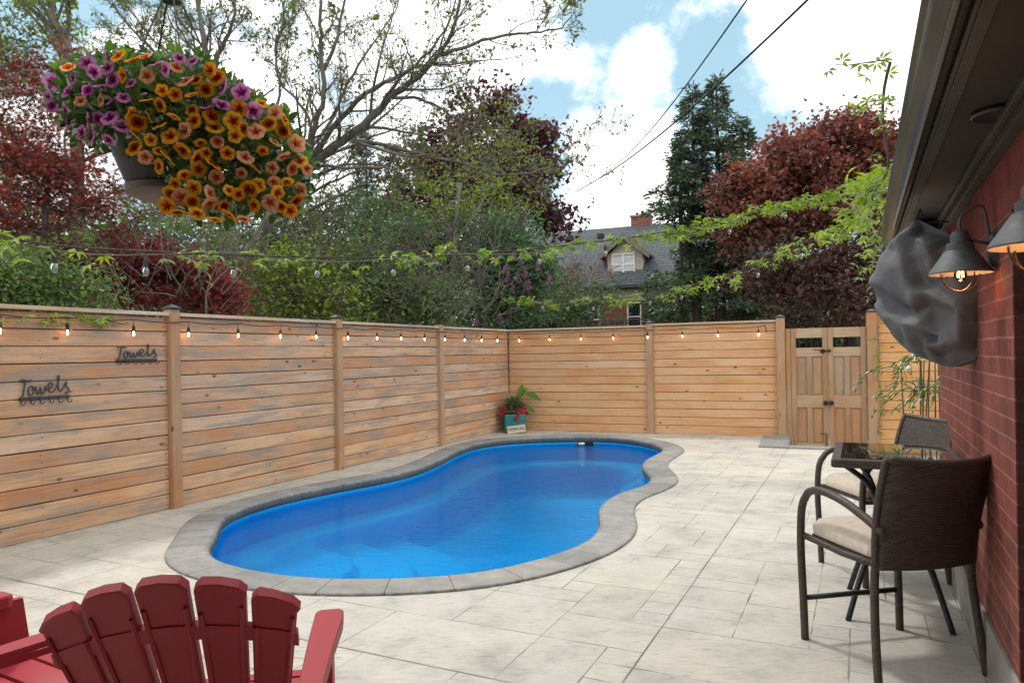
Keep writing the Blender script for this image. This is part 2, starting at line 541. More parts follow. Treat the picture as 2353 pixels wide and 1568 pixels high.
MAT_JOINT = surf('patio_joint', (0.13, 0.125, 0.11), (0.42, 0.40, 0.36), scale=4, rough=0.9, bump=0.3, bscale=60)
MAT_CUT = surf('patio_control_joint', (0.16, 0.15, 0.135), (0.46, 0.44, 0.40), scale=3, rough=0.9)

# pit in front of the gate: local a along D2 from the corner, b towards the camera
def fb(a, b, z=0.0):
    return C0 + D2 * a - Vector((-D2.y, D2.x, 0)) * b + Vector((0, 0, z))


PIT = [fb(4.93, -0.3), fb(4.93, 1.22), fb(8.6, 1.22), fb(8.6, -0.3)]


def build_patio():
    rng = random.Random(11)
    U = 0.175
    na, nb = 52, 98
    a0, b0 = -0.6, -16.6                           # start along E2 and D1, from the corner
    used = [[False] * nb for _ in range(na)]
    sizes = [(2, 3), (3, 2), (2, 2), (3, 3), (4, 2), (3, 1), (2, 1), (4, 3), (3, 2), (4, 1), (3, 4), (2, 2), (5, 3)]
    rects = []
    for j in range(nb):
        for i in range(na):
            if used[i][j]: continue
            rng.shuffle(sizes)
            for (w, h) in sizes + [(1, 1)]:
                if i + w > na or j + h > nb: continue
                if any(used[i + x][j + y] for x in range(w) for y in range(h)): continue
                # control joints must stay on slab edges
                if any((i < c < i + w) for c in (17, 32)) or any((j < c < j + h) for c in (21, 42, 63, 78)): continue
                for x in range(w):
                    for y in range(h): used[i + x][j + y] = True
                rects.append((i, j, w, h)); break
    V, Fc = [], []

    def P(a, b):
        p = C0 + E2 * (a0 + a * U) + D1 * (b0 + b * U)
        return Vector((p.x, p.y))
    for (i, j, w, h) in rects:
        g = 0.022
        cs = [(i + g, j + g), (i + w - g, j + g), (i + w - g, j + h - g), (i + g, j + h - g)]
        f = []
        for k in range(4):
            A, B = cs[k], cs[(k + 1) % 4]
            m = max(2, int(max(abs(A[0] - B[0]), abs(A[1] - B[1])) * 2))
            for q in range(m):
                t = q / m
                V.append(P(A[0] + (B[0] - A[0]) * t + rng.uniform(-0.010, 0.010), A[1] + (B[1] - A[1]) * t + rng.uniform(-0.010, 0.010)))
                f.append(len(V) - 1)
        Fc.append(f)
    nslab = len(Fc)
    for poly in (hole, PIT):
        f = []
        for p in poly:
            V.append(Vector((p.x, p.y))); f.append(len(V) - 1)
        Fc.append(f)
    b = len(V)
    V += [P(0, 0), P(na, 0), P(na, nb), P(0, nb)]
    Fc.append([b, b + 1, b + 2, b + 3])
    res = delaunay_2d_cdt(V, [], Fc, 0, 1e-5, True)
    vs, fs, of = res[0], res[2], res[5]
    tone = [rng.random() for _ in range(nslab)]
    keep, mi, rn = [], [], []
    for f, o in zip(fs, of):
        if nslab in o or nslab + 1 in o or (nslab + 2) not in o: continue
        s = [k for k in o if k < nslab]
        keep.append(list(f)); mi.append(0 if s else 1); rn.append(tone[s[0]] if s else 0)
    # make every face look up
    VV = [(v.x, v.y, 0) for v in vs]
    for f in keep:
        a, b2, c = vs[f[0]], vs[f[1]], vs[f[2]]
        if (b2 - a).cross(c - a) < 0: f.reverse()
    o = mesh_obj('patio', VV, keep, [MAT_PATIO, MAT_JOINT], None, False, mi, rn)
    tag(o, kind='structure')
    # sawn control joints
    mb = MB()
    for c in (17, 32):
        pts = [(c, j) for j in range(0, nb + 1)]
        for q in range(len(pts) - 1):
            A, B = P(*pts[q]), P(*pts[q + 1])
            cx, cy = (A + B) / 2
            if inside(cx, cy, [(p.x, p.y) for p in pool_out]) or inside(cx, cy, [(p.x, p.y) for p in PIT]): continue
            n = Vector((-(B - A).y, (B - A).x)).normalized() * 0.0028
            mb.add([(A.x - n.x, A.y - n.y, .0035), (B.x - n.x, B.y - n.y, .0035), (B.x + n.x, B.y + n.y, .0035), (A.x + n.x, A.y + n.y, .0035)], [(3, 2, 1, 0)])
    for c in (21, 42, 63, 78):
        for q in range(na):
            A, B = P(q, c), P(q + 1, c)
            cx, cy = (A + B) / 2
            if inside(cx, cy, [(p.x, p.y) for p in pool_out]) or inside(cx, cy, [(p.x, p.y) for p in PIT]): continue
            n = Vector((-(B - A).y, (B - A).x)).normalized() * 0.0028
            mb.add([(A.x - n.x, A.y - n.y, .004), (B.x - n.x, B.y - n.y, .004), (B.x + n.x, B.y + n.y, .004), (A.x + n.x, A.y + n.y, .004)], [(0, 1, 2, 3)])
    mb.build('patio_control_joints', MAT_CUT, o)


def inside(x, y, poly):
    c = False
    n = len(poly)
    for i in range(n):
        x1, y1 = poly[i - 1]; x2, y2 = poly[i]
        if (y1 > y) != (y2 > y) and x < (x2 - x1) * (y - y1) / (y2 - y1) + x1: c = not c
    return c


build_patio()

# ground beyond the fences: one sheet with an opening under the patio
MAT_SOIL = surf('soil_and_grass', (0.05, 0.075, 0.025), (0.10, 0.085, 0.05), scale=1.2, rough=0.95, bump=0.5, bscale=12, bdist=0.05)


def ep(a, b, z):
    p = C0 + E2 * a + D1 * b
    return (p.x, p.y, z)


xs, ys = [-1500, -0.5, 8.2, 1500], [-1500, -16.4, 0.45, 1500]
V = [ep(x, y, -0.03) for y in ys for x in xs]
Fc = [(j * 4 + i, j * 4 + i + 1, (j + 1) * 4 + i + 1, (j + 1) * 4 + i) for j in range(3) for i in range(3) if not (i == 1 and j == 1)]
g_ = mesh_obj('ground', V, Fc, MAT_SOIL); tag(g_, kind='structure')

# coping stones
MAT_COPING, N, L = newmat('grey_coping_stone')
o_ = N.new('ShaderNodeOutputMaterial'); b_ = N.new('ShaderNodeBsdfPrincipled'); L.new(b_.outputs[0], o_.inputs[0]); b_.inputs['Roughness'].default_value = 0.75
b_.inputs['Specular IOR Level'].default_value = 0.3
tc = N.new('ShaderNodeTexCoord'); ge = N.new('ShaderNodeNewGeometry')
rp = ramp(N, [(0, (0.215, 0.215, 0.205)), (0.5, (0.255, 0.25, 0.235)), (1, (0.295, 0.285, 0.265))]); L.new(ge.outputs['Random Per Island'], rp.inputs[0])
n1 = N.new('ShaderNodeTexNoise'); n1.inputs['Scale'].default_value = 5; n1.inputs['Detail'].default_value = 10; n1.inputs['Roughness'].default_value = 0.7; L.new(tc.outputs['Object'], n1.inputs['Vector'])
r1 = ramp(N, [(0.3, (0.72, 0.72, 0.72)), (0.7, (1.2, 1.2, 1.2))]); L.new(n1.outputs[0], r1.inputs[0])
m1 = nd(N, 'ShaderNodeMixRGB', blend_type='MULTIPLY'); m1.inputs[0].default_value = 1; L.new(rp.outputs[0], m1.inputs[1]); L.new(r1.outputs[0], m1.inputs[2])
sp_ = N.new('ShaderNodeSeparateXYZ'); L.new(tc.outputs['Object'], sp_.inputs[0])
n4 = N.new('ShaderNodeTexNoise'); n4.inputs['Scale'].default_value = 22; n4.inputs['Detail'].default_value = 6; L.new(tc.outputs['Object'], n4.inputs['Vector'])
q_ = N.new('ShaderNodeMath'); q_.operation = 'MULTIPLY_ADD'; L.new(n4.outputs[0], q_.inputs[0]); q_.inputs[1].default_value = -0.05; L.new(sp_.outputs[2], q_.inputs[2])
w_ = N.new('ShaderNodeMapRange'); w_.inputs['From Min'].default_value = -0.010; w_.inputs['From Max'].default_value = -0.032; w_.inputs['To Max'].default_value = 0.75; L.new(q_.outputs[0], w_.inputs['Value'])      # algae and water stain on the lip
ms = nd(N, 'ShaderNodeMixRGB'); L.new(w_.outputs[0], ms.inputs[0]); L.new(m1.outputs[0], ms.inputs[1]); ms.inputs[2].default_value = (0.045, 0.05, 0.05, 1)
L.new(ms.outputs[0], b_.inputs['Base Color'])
n3 = N.new('ShaderNodeTexNoise'); n3.inputs['Scale'].default_value = 45; n3.inputs['Detail'].default_value = 6; L.new(tc.outputs['Object'], n3.inputs['Vector'])
bp_ = N.new('ShaderNodeBump'); bp_.inputs['Strength'].default_value = 0.7; bp_.inputs['Distance'].default_value = 0.008; L.new(n3.outputs[0], bp_.inputs['Height']); L.new(bp_.outputs[0], b_.inputs['Normal'])


def build_coping(parent):
    prof = [(0.02, -0.075), (0.0, -0.065), (-0.012, -0.045), (-0.012, -0.02), (-0.004, 0.004), (0.015, 0.016), (0.04, ZC), (CW - 0.03, ZC), (CW - 0.004, ZC - 0.003), (CW, ZC - 0.008), (CW, -0.01)]
    n = len(pool_in)
    mb = MB()
    seg = 3
    rng = random.Random(5)
    i = 0
    while i < n:
        m = min(seg + rng.choice((0, 0, 1)), n - i)
        cols = []
        for q in range(m + 1):
            a = pool_in[(i + q) % n]; b = pool_out[(i + q) % n]
            if q == 0:
                a = a.lerp(pool_in[(i + 1) % n], 0.025); b = b.lerp(pool_out[(i + 1) % n], 0.025)
            if q == m:
                a = a.lerp(pool_in[(i + q - 1) % n], 0.025); b = b.lerp(pool_out[(i + q - 1) % n], 0.025)
            cols.append([a + (b - a) * (o / CW) + Vector((0, 0, z)) for (o, z) in prof])
        k = len(prof)
        V = [p for c in cols for p in c]
        Fc = [(c * k + j, (c + 1) * k + j, (c + 1) * k + j + 1, c * k + j + 1) for c in range(m) for j in range(k - 1)]
        Fc += [tuple(range(k)), tuple((m * k + j) for j in range(k - 1, -1, -1))]
        mb.add(V, Fc)
        i += m
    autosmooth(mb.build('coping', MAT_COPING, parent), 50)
    # mortar bed below the stones
    mm = MB()
    A, B = offset(pool_in, 0.012), offset(pool_out, -0.012)
    V = [p + Vector((0, 0, ZC - 0.006)) for p in A] + [p + Vector((0, 0, ZC - 0.006)) for p in B]
    mm.add(V, [(i, i + n if i + n < 2 * n else n, n + (i + 1) % n, (i + 1) % n) for i in range(n)])
    mm.build('mortar', surf('coping_mortar', (0.12, 0.12, 0.115), (0.2, 0.2, 0.19), rough=0.9), parent)


MAT_SHELL = surf('blue_gelcoat_shell', (0.0, 0.36, 0.72), (0.0, 0.43, 0.80), scale=1.2, rough=0.35, lo=0.3, hi=0.7)
WZ = -0.10

MAT_WATER, N, L = newmat('pool_water')
o_ = N.new('ShaderNodeOutputMaterial'); tr = N.new('ShaderNodeBsdfTransparent'); tr.inputs[0].default_value = (0.05, 0.92, 1.0, 1)
gl = N.new('ShaderNodeBsdfGlossy'); gl.inputs['Roughness'].default_value = 0.008; gl.inputs[0].default_value = (0.42, 0.76, 0.92, 1)
fr = N.new('ShaderNodeFresnel'); fr.inputs[0].default_value = 1.38
tc = N.new('ShaderNodeTexCoord'); mp_ = N.new('ShaderNodeMapping'); mp_.inputs['Rotation'].default_value = (0, 0, 0.5); mp_.inputs['Scale'].default_value = (1.0, 2.6, 1); L.new(tc.outputs['Object'], mp_.inputs[0])
n1 = N.new('ShaderNodeTexNoise'); n1.inputs['Scale'].default_value = 8; n1.inputs['Detail'].default_value = 3; n1.inputs['Roughness'].default_value = 0.6; n1.inputs['Distortion'].default_value = 0.5; L.new(mp_.outputs[0], n1.inputs['Vector'])
bp_ = N.new('ShaderNodeBump'); bp_.inputs['Strength'].default_value = 0.38; bp_.inputs['Distance'].default_value = 0.02; L.new(n1.outputs[0], bp_.inputs['Height'])
L.new(bp_.outputs[0], gl.inputs['Normal']); L.new(bp_.outputs[0], fr.inputs['Normal'])
mx = N.new('ShaderNodeMixShader'); L.new(fr.outputs[0], mx.inputs[0]); L.new(tr.outputs[0], mx.inputs[1]); L.new(gl.outputs[0], mx.inputs[2]); L.new(mx.outputs[0], o_.inputs[0])


def build_pool():
    root = empty('swimming_pool', (pool_in[0].x, pool_in[0].y, 0), 0, 'kidney shaped blue fiberglass swimming pool with grey stone coping', 'pool')
    root.location = (0, 0, 0)
    n = len(pool_in)
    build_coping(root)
    # shell: wall ring and a height field for benches, steps and floor
    wall = offset(pool_in, 0.02)
    mb = MB()
    mb.add([p + Vector((0, 0, z)) for z in (0.02, -0.5) for p in wall], [(i, (i + 1) % n, n + (i + 1) % n, n + i) for i in range(n)])
    mb.build('shell_wall', MAT_SHELL, root, smooth=True)
    P = np.array([(p.x, p.y) for p in pool_in])
    lo, hi = P.min(0) - 0.1, P.max(0) + 0.1
    st = 0.035
    gx, gy = np.arange(lo[0], hi[0], st), np.arange(lo[1], hi[1], st)
    X, Y = np.meshgrid(gx, gy)
    pts = np.stack([X.ravel(), Y.ravel()], 1)
    A, B = P, np.roll(P, -1, 0)
    dist = np.full(len(pts), 9.0); ins = np.zeros(len(pts), bool)
    for a, b in zip(A, B):
        ab = b - a
        t = np.clip(((pts - a) @ ab) / (ab @ ab), 0, 1)
        d = np.linalg.norm(pts - (a + t[:, None] * ab), axis=1)
        dist = np.minimum(dist, d)
        cond = (a[1] > pts[:, 1]) != (b[1] > pts[:, 1])
        xi = (b[0] - a[0]) * (pts[:, 1] - a[1]) / (b[1] - a[1] + 1e-12) + a[0]
        ins ^= cond & (pts[:, 0] < xi)
    sdist = np.where(ins, dist, -dist)

    def ss(x, a, b):
        t = np.clip((x - a) / (b - a), 0, 1); return t * t * (3 - 2 * t)
    floor = -0.74 - 0.16 * ss(pts[:, 1], 6.5, 11)
    ledge = -0.36
    lw = 0.30
    z = ledge + (floor - ledge) * ss(sdist, lw, lw + 0.16)
    # near side has no bench
    nearside = ss(-(pts[:, 1] - (6.2 + (pts[:, 0] + 2.4) * 0.30)), -0.5, 0.3)
    z2 = floor + (-0.2 - floor) * (1 - ss(sdist, 0.0, 0.12))
    z = z * (1 - nearside) + z2 * nearside
    # broad seat at the far right corner
    seat = np.hypot(pts[:, 0] - 3.0, pts[:, 1] - 10.9)
    z = np.maximum(z, floor + (-0.42 - floor) * (1 - ss(seat, 1.25, 1.42)))
    # entry steps at the left end
    c = np.array([-2.55, 6.15])
    r = np.hypot(pts[:, 0] - c[0], (pts[:, 1] - c[1]) * 0.85)
    wob = 0.06 * np.sin(np.arctan2(pts[:, 1] - c[1], pts[:, 0] - c[0]) * 5)
    for (rad, zz) in ((2.15, -0.66), (1.62, -0.57), (1.08, -0.46)):
        z = np.maximum(z, np.where(r < rad + wob + 0.1, floor + (zz - floor) * (1 - ss(r, rad + wob - 0.03, rad + wob + 0.07)), -9))
    keep = sdist > -0.07
    idx = -np.ones(len(pts), int); idx[keep] = np.arange(keep.sum())
    V = np.stack([pts[keep, 0], pts[keep, 1], z[keep]], 1)
    ny, nx = X.shape
    I = np.arange(ny * nx).reshape(ny, nx)
    q = np.stack([I[:-1, :-1].ravel(), I[:-1, 1:].ravel(), I[1:, 1:].ravel(), I[1:, :-1].ravel()], 1)
    q = idx[q]; q = q[(q >= 0).all(1)]
    mesh_obj('shell_floor', V, q, MAT_SHELL, root, smooth=True)
    # skimmer mouth in the far wall
    pc = hit(1348, 1017, (0, 11.9, 0), (0.0, 1, 0))
    best = min(wall, key=lambda p: (p.x - pc.x) ** 2 * 4 + (p.y - 11.9) ** 2)
    k = wall.index(best)
    t = (wall[(k + 1) % n] - wall[k - 1]).normalized()
    ang = math.atan2(t.y, t.x)
    R = Matrix.Rotation(ang, 4, 'Z')
    s = MB()
    s.box(best + Vector((0, 0, -0.055)) - (Vector((t.y, -t.x, 0)) * 0.012), (0.30, 0.02, 0.012), ang)
    s.box(best + Vector((0, 0, -0.15)) - (Vector((t.y, -t.x, 0)) * 0.012), (0.30, 0.02, 0.012), ang)
    s.box(best + t * 0.145 + Vector((0, 0, -0.1)) - (Vector((t.y, -t.x, 0)) * 0.012), (0.012, 0.02, 0.09), ang)
    s.box(best - t * 0.145 + Vector((0, 0, -0.1)) - (Vector((t.y, -t.x, 0)) * 0.012), (0.012, 0.02, 0.09), ang)
    f = s.build('skimmer_frame', surf('grey_plastic', (0.35, 0.42, 0.45), rough=0.4), root)
    s = MB(); s.box(best + Vector((0, 0, -0.1)) - (Vector((t.y, -t.x, 0)) * 0.008), (0.275, 0.01, 0.08), ang)
    s.build('skimmer_mouth', surf('skimmer_dark', (0.01, 0.02, 0.03), rough=0.4), f)
    s = MB(); s.lathe([(0.0, 0.02), (0.05, 0.018), (0.06, 0.0), (0.0, 0.0)], best + t * 0.06 + Vector((0, 0, WZ + 0.004)) - (Vector((t.y, -t.x, 0)) * 0.07), 16)
    s.build('float_disc', surf('white_plastic', (0.7, 0.72, 0.7), rough=0.4), f)
    # water
    w = offset(pool_in, 0.018)
    bm = bmesh.new()
    vs = [bm.verts.new((p.x, p.y, WZ)) for p in w]
    fa = bm.faces.new(vs)
    bmesh.ops.triangulate(bm, faces=[fa])
    me = bpy.data.meshes.new('water'); bm.to_mesh(me); bm.free(); me.materials.append(MAT_WATER)
    wo = bpy.data.objects.new('water', me); COL.objects.link(wo); tag(wo, kind='structure')


build_pool()

# steps down to the gate
MAT_BLUESTONE = surf('bluestone', (0.20, 0.205, 0.20), (0.27, 0.27, 0.26), scale=4, rough=0.8, bump=0.3, bscale=50)
root = empty('stone_step', fb(4.85, 0.6), 0, 'dark grey stone edging around the sunken landing before the gate', 'stone step')
inv = root.location.copy()
RZ2 = math.atan2(D2.y, D2.x)
def loc(p): return p - inv
mb = MB(); mb.box(loc(fb(4.72, 0.76, 0.0)), (0.40, 1.36, 0.05), RZ2, bev=0.006); mb.build('side_slab', MAT_BLUESTONE, root)
mb = MB(); mb.box(loc(fb(6.76, 1.35, -0.002)), (4.48 - 0.8, 0.24, 0.05), RZ2, bev=0.006); mb.build('front_slab', MAT_BLUESTONE, root)
mb = MB(); mb.box(loc(fb(4.90, 0.55, -0.14)), (0.04, 1.7, 0.23), RZ2); mb.box(loc(fb(6.8, 1.24, -0.14)), (3.7, 0.04, 0.23), RZ2); mb.build('riser', surf('step_riser', (0.16, 0.155, 0.15), (0.24, 0.23, 0.22), rough=0.9), root)
mb = MB(); mb.add([fb(4.85, -0.4, -0.21), fb(4.85, 1.3, -0.21), fb(8.7, 1.3, -0.21), fb(8.7, -0.4, -0.21)], [(0, 1, 2, 3)]); tag(mb.build('landing', surf('landing_concrete', (0.34, 0.33, 0.31), (0.42, 0.41, 0.38), rough=0.85, bump=0.2)), kind='structure')

# ------------------------------------------------------------------ fences
NAIL = surf('rusty_screw_head', (0.05, 0.035, 0.025), (0.09, 0.06, 0.045), rough=0.6)
CAP = surf('post_cap_metal', (0.03, 0.035, 0.04), (0.05, 0.055, 0.06), rough=0.35, metal=0.6)


def post(parent, x, ztop=1.90, w=0.105, z0=-0.02, y=0.0, mat=None):
    mb = MB(); mb.box((x, y, (ztop + z0) / 2), (w, w, ztop - z0), bev=0.005)
    p = mb.build('post', mat or W_POST, parent)
    c = MB(); e = w / 2 + 0.012
    c.box((x, y, ztop + 0.009), (2 * e, 2 * e, 0.018))
    c.add([(x - e, y - e, ztop + .0185), (x + e, y - e, ztop + .0185), (x + e, y + e, ztop + .0185), (x - e, y + e, ztop + .0185), (x, y, ztop + 0.055)], [(0, 1, 4), (1, 2, 4), (2, 3, 4), (3, 0, 4)])
    c.build('post_cap', CAP, p)


def panel(parent, x0, x1, top, mat, n=13, seed=0, side=-1):
    """horizontal boards from x0 to x1, outer face at y=0 towards side"""
    rng = random.Random(seed)
    pitch = (top - 0.01) / n
    mb = MB()
    for k in range(n):
        z = 0.008 + k * pitch
        h = pitch - rng.uniform(0.006, 0.009)
        dy = rng.uniform(-0.002, 0.002)
        f, b = side * 0.004 + dy, -side * 0.022 + dy
        sg = rng.uniform(-0.002, 0.002); g = 0.005
        P = []
        m = 6
        for q in range(m + 1):
            x = x0 + (x1 - x0) * q / m
            w_ = sg * math.sin(math.pi * q / m) + rng.uniform(-.0008, .0008)
            P += [(x, f - side * 0.004, z + w_), (x, f, z + 0.005 + w_), (x, f, z + h - 0.006 + w_), (x, f - side * g, z + h + w_), (x, b, z + h + w_), (x, b, z + w_)]
        Fc = []
        for q in range(m):
            for c in range(6):
                a, d = q * 6 + c, q * 6 + (c + 1) % 6
                Fc.append((a, d, d + 6, a + 6) if side < 0 else (a + 6, d + 6, d, a))
        Fc += [tuple(range(5, -1, -1)), tuple(m * 6 + c for c in range(6))]
        mb.add(P, Fc)
    mb.mi = 1
    for k in range(n):
        for xe in (x0 + 0.025, x0 + 0.031, x1 - 0.025, x1 - 0.03, (x0 + x1) / 2 + 0.01):
            for zq in (0.3, 0.72):
                if rng.random() < 0.85:
                    cx_, cz_ = xe + rng.uniform(-.006, .006), 0.008 + (k + zq) * pitch
                    r_ = 0.0042; yy = side * 0.0072
                    q = [(cx_ - r_, yy, cz_ - r_), (cx_ + r_, yy, cz_ - r_), (cx_ + r_, yy, cz_ + r_), (cx_ - r_, yy, cz_ + r_)]
                    mb.add(q, [(0, 1, 2, 3)])
    return mb.build('board_panel', [mat, NAIL], parent)


def backing(parent, x0, x1, top, side):
    """dark gap strip behind the boards (the framing on the far side)"""
    mb = MB()
    for x in np.arange(x0, x1, 1.2):
        mb.box((x + 0.3, -side * 0.06, top / 2), (0.04, 0.07, top - 0.05))
    mb.box(((x0 + x1) / 2, -side * 0.033, top / 2), (x1 - x0, 0.006, top - 0.06))
    mb.build('rear_framing', surf('rear_framing', (0.05, 0.035, 0.02), (0.09, 0.06, 0.035), rough=0.9), parent)


def rail(parent, x0, x1, top, side):
    mb = MB(); mb.box(((x0 + x1) / 2, side * 0.014, top + 0.014), (x1 - x0, 0.075, 0.032), bev=0.003)
    mb.build('top_rail', W_RAIL, parent)


# left fence, local x runs from the corner towards the camera
rz_left = math.atan2(-D1.y, -D1.x)
LF = empty('wooden_fence', C0, rz_left, 'weathered cedar fence along the left side of the pool, carrying two towel racks', 'fence')
posts_l = [2.44, 4.88, 7.28, 9.72, 12.16]
ends = [0.0] + posts_l
for i in range(len(ends) - 1):
    a = ends[i] + (0.053 if i else 0.0); b = ends[i + 1] - 0.053
    panel(LF, a + 0.003, b - 0.003, 1.835, W_FENCE, 13, 20 + i, 1)
    rail(LF, a + 0.002, b - 0.002, 1.84, 1)
for i, x in enumerate(posts_l): post(LF, x, 1.90, y=0.01)
backing(LF, 0.03, 12.1, 1.83, 1)

# back fence, local x from the corner to the right, yard side is -y
rz_back = math.atan2(D2.y, D2.x)
BF = empty('wooden_fence', C0, rz_back, 'honey coloured cedar fence across the back, behind the potted plant', 'fence')
xs_b = [0.03, 2.68, 4.80]
panel(BF, xs_b[0], 2.68 - 0.056, 1.835, W_BACK, 13, 41, -1)
panel(BF, 2.68 + 0.056, 4.80 - 0.07, 1.855, W_BACK, 13, 42, -1)
rail(BF, 0.035, 2.68 - 0.055, 1.84, -1); rail(BF, 2.68 + 0.055, 4.73, 1.86, -1)
post(BF, 2.68, 1.90, y=-0.01)
post(BF, 4.80, 1.92, w=0.13, z0=-0.2, y=-0.012)
backing(BF, 0.05, 4.7, 1.83, -1)

# return fence right of the gate
RF = empty('wooden_fence', C0, rz_back, 'short orange cedar fence right of the gate, partly hidden by the brick house', 'fence')
xr = 6.12
post(RF, xr, 1.96, w=0.145, z0=-0.2, y=-0.012)
panel(RF, xr + 0.08, 8.9, 1.93, W_WARM, 13, 43, -1)
rail(RF, xr + 0.08, 8.9, 1.93, -1)
backing(RF, xr + 0.1, 8.9, 1.9, -1)
mb = MB(); mb.box(((xr + 8.9) / 2 + 0.05, 0.012, -0.12), (8.9 - xr - 0.05, 0.035, 0.245), bev=0.003); mb.build('kickboard', W_WARM, RF)

# gate: two framed leaves
def build_gate():
    G = empty('double_gate', C0, rz_back, 'double wooden gate with raised panels and two black knobs', 'gate')
    z0, z1 = -0.19, 1.74
    x0, x1 = 4.875, xr - 0.08
    # jamb posts
    for (xa, xb) in ((x0, x0 + 0.07),):
        mb = MB(); mb.box(((xa + xb) / 2, 0.0, (z0 + z1) / 2), (xb - xa, 0.09, z1 - z0), bev=0.003); mb.build('jamb', W_GATE, G)
    mid = (x0 + 0.07 + x1) / 2
    for (a, b, hs) in ((x0 + 0.075, mid - 0.003, 1), (mid + 0.003, x1 - 0.003, -1)):
        leaf = MB()
        sw = 0.075
        T = 0.045
        leaf.box((a + sw / 2, 0, (z0 + z1) / 2), (sw, T, z1 - z0), bev=0.003)
        leaf.box((b - sw / 2, 0, (z0 + z1) / 2), (sw, T, z1 - z0), bev=0.003)
        w = b - a - 2 * sw
        cxm = (a + b) / 2
        lf = leaf.build('gate_leaf', W_GATE, G)
        for (ra, rb) in ((z0, z0 + 0.10), (0.48, 0.67), (1.29, 1.43), (1.587, z1 - 0.001)):
            rr = MB(); rr.box((cxm, -0.001, (ra + rb) / 2), (w - 0.004, T - 0.004, rb - ra), bev=0.003)
            rr.build('gate_rail', W_GATER, lf)
        pn = MB()
        for (pa, pb) in ((z0 + 0.10, 0.48), (0.67, 1.29)):
            pn.box((cxm, -0.003, (pa + pb) / 2), (0.075, T - 0.008, pb - pa - 0.004), bev=0.002)
            for sgn in (-1, 1):
                pw = (w - 0.075) / 2
                xc = cxm + sgn * (0.0375 + pw / 2)
                pn.box((xc, 0.006, (pa + pb) / 2), (pw, 0.016, pb - pa))
                pn.box((xc, -0.004, (pa + pb) / 2), (pw - 0.045, 0.014, pb - pa - 0.05), bev=0.004)
        pn.build('gate_panel', W_GATE, lf)
        for q in range(4):
            bars = MB(); bars.box((a + sw + w * (q + 0.6) / 4.3, 0.0, 1.508), (0.011, 0.011, 0.156))
            bars.build('window_bar', BLACKMETAL, lf)
        kb = MB()
        xk = (b - 0.038) if hs == 1 else (a + 0.038)
        Rk = Matrix.Rotation(math.pi / 2, 4, 'X')
        kb.lathe([(0.0, 0.085), (0.02, 0.083), (0.033, 0.068), (0.033, 0.055), (0.018, 0.04), (0.012, 0.03), (0.012, 0.01), (0.036, 0.008), (0.036, 0.0)], (xk, -0.024, 0.555), 16, Rk)
        autosmooth(kb.build('knob', BLACKMETAL, lf))
        if hs == 1:
            la = MB(); la.box((b - 0.05, -0.032, 1.375), (0.13, 0.014, 0.022)); la.box((b - 0.07, -0.032, 1.37), (0.05, 0.02, 0.06)); la.box((b - 0.16, -0.035, 1.395), (0.1, 0.008, 0.008)); la.box((b + 0.03, -0.034, 1.378), (0.03, 0.02, 0.045))
            la.build('latch', BLACKMETAL, lf)
            bo = MB(); bo.tube([(b - 0.13, -0.035, 0.07), (b - 0.035, -0.035, 0.07), (b - 0.035, -0.035, -0.19)], 0.006, 6); bo.build('drop_bolt', BLACKMETAL, lf)


build_gate()
# ------------------------------------------------------------------ the brick house on the right
W0 = Vector((2.03, 3.07, 0)); NW = Vector((-E2.x, -E2.y, 0))     # wall foot point; NW points to the yard
def wp(t, out=0.0, z=0.0): return W0 + D1 * t + NW * out + Vector((0, 0, z))


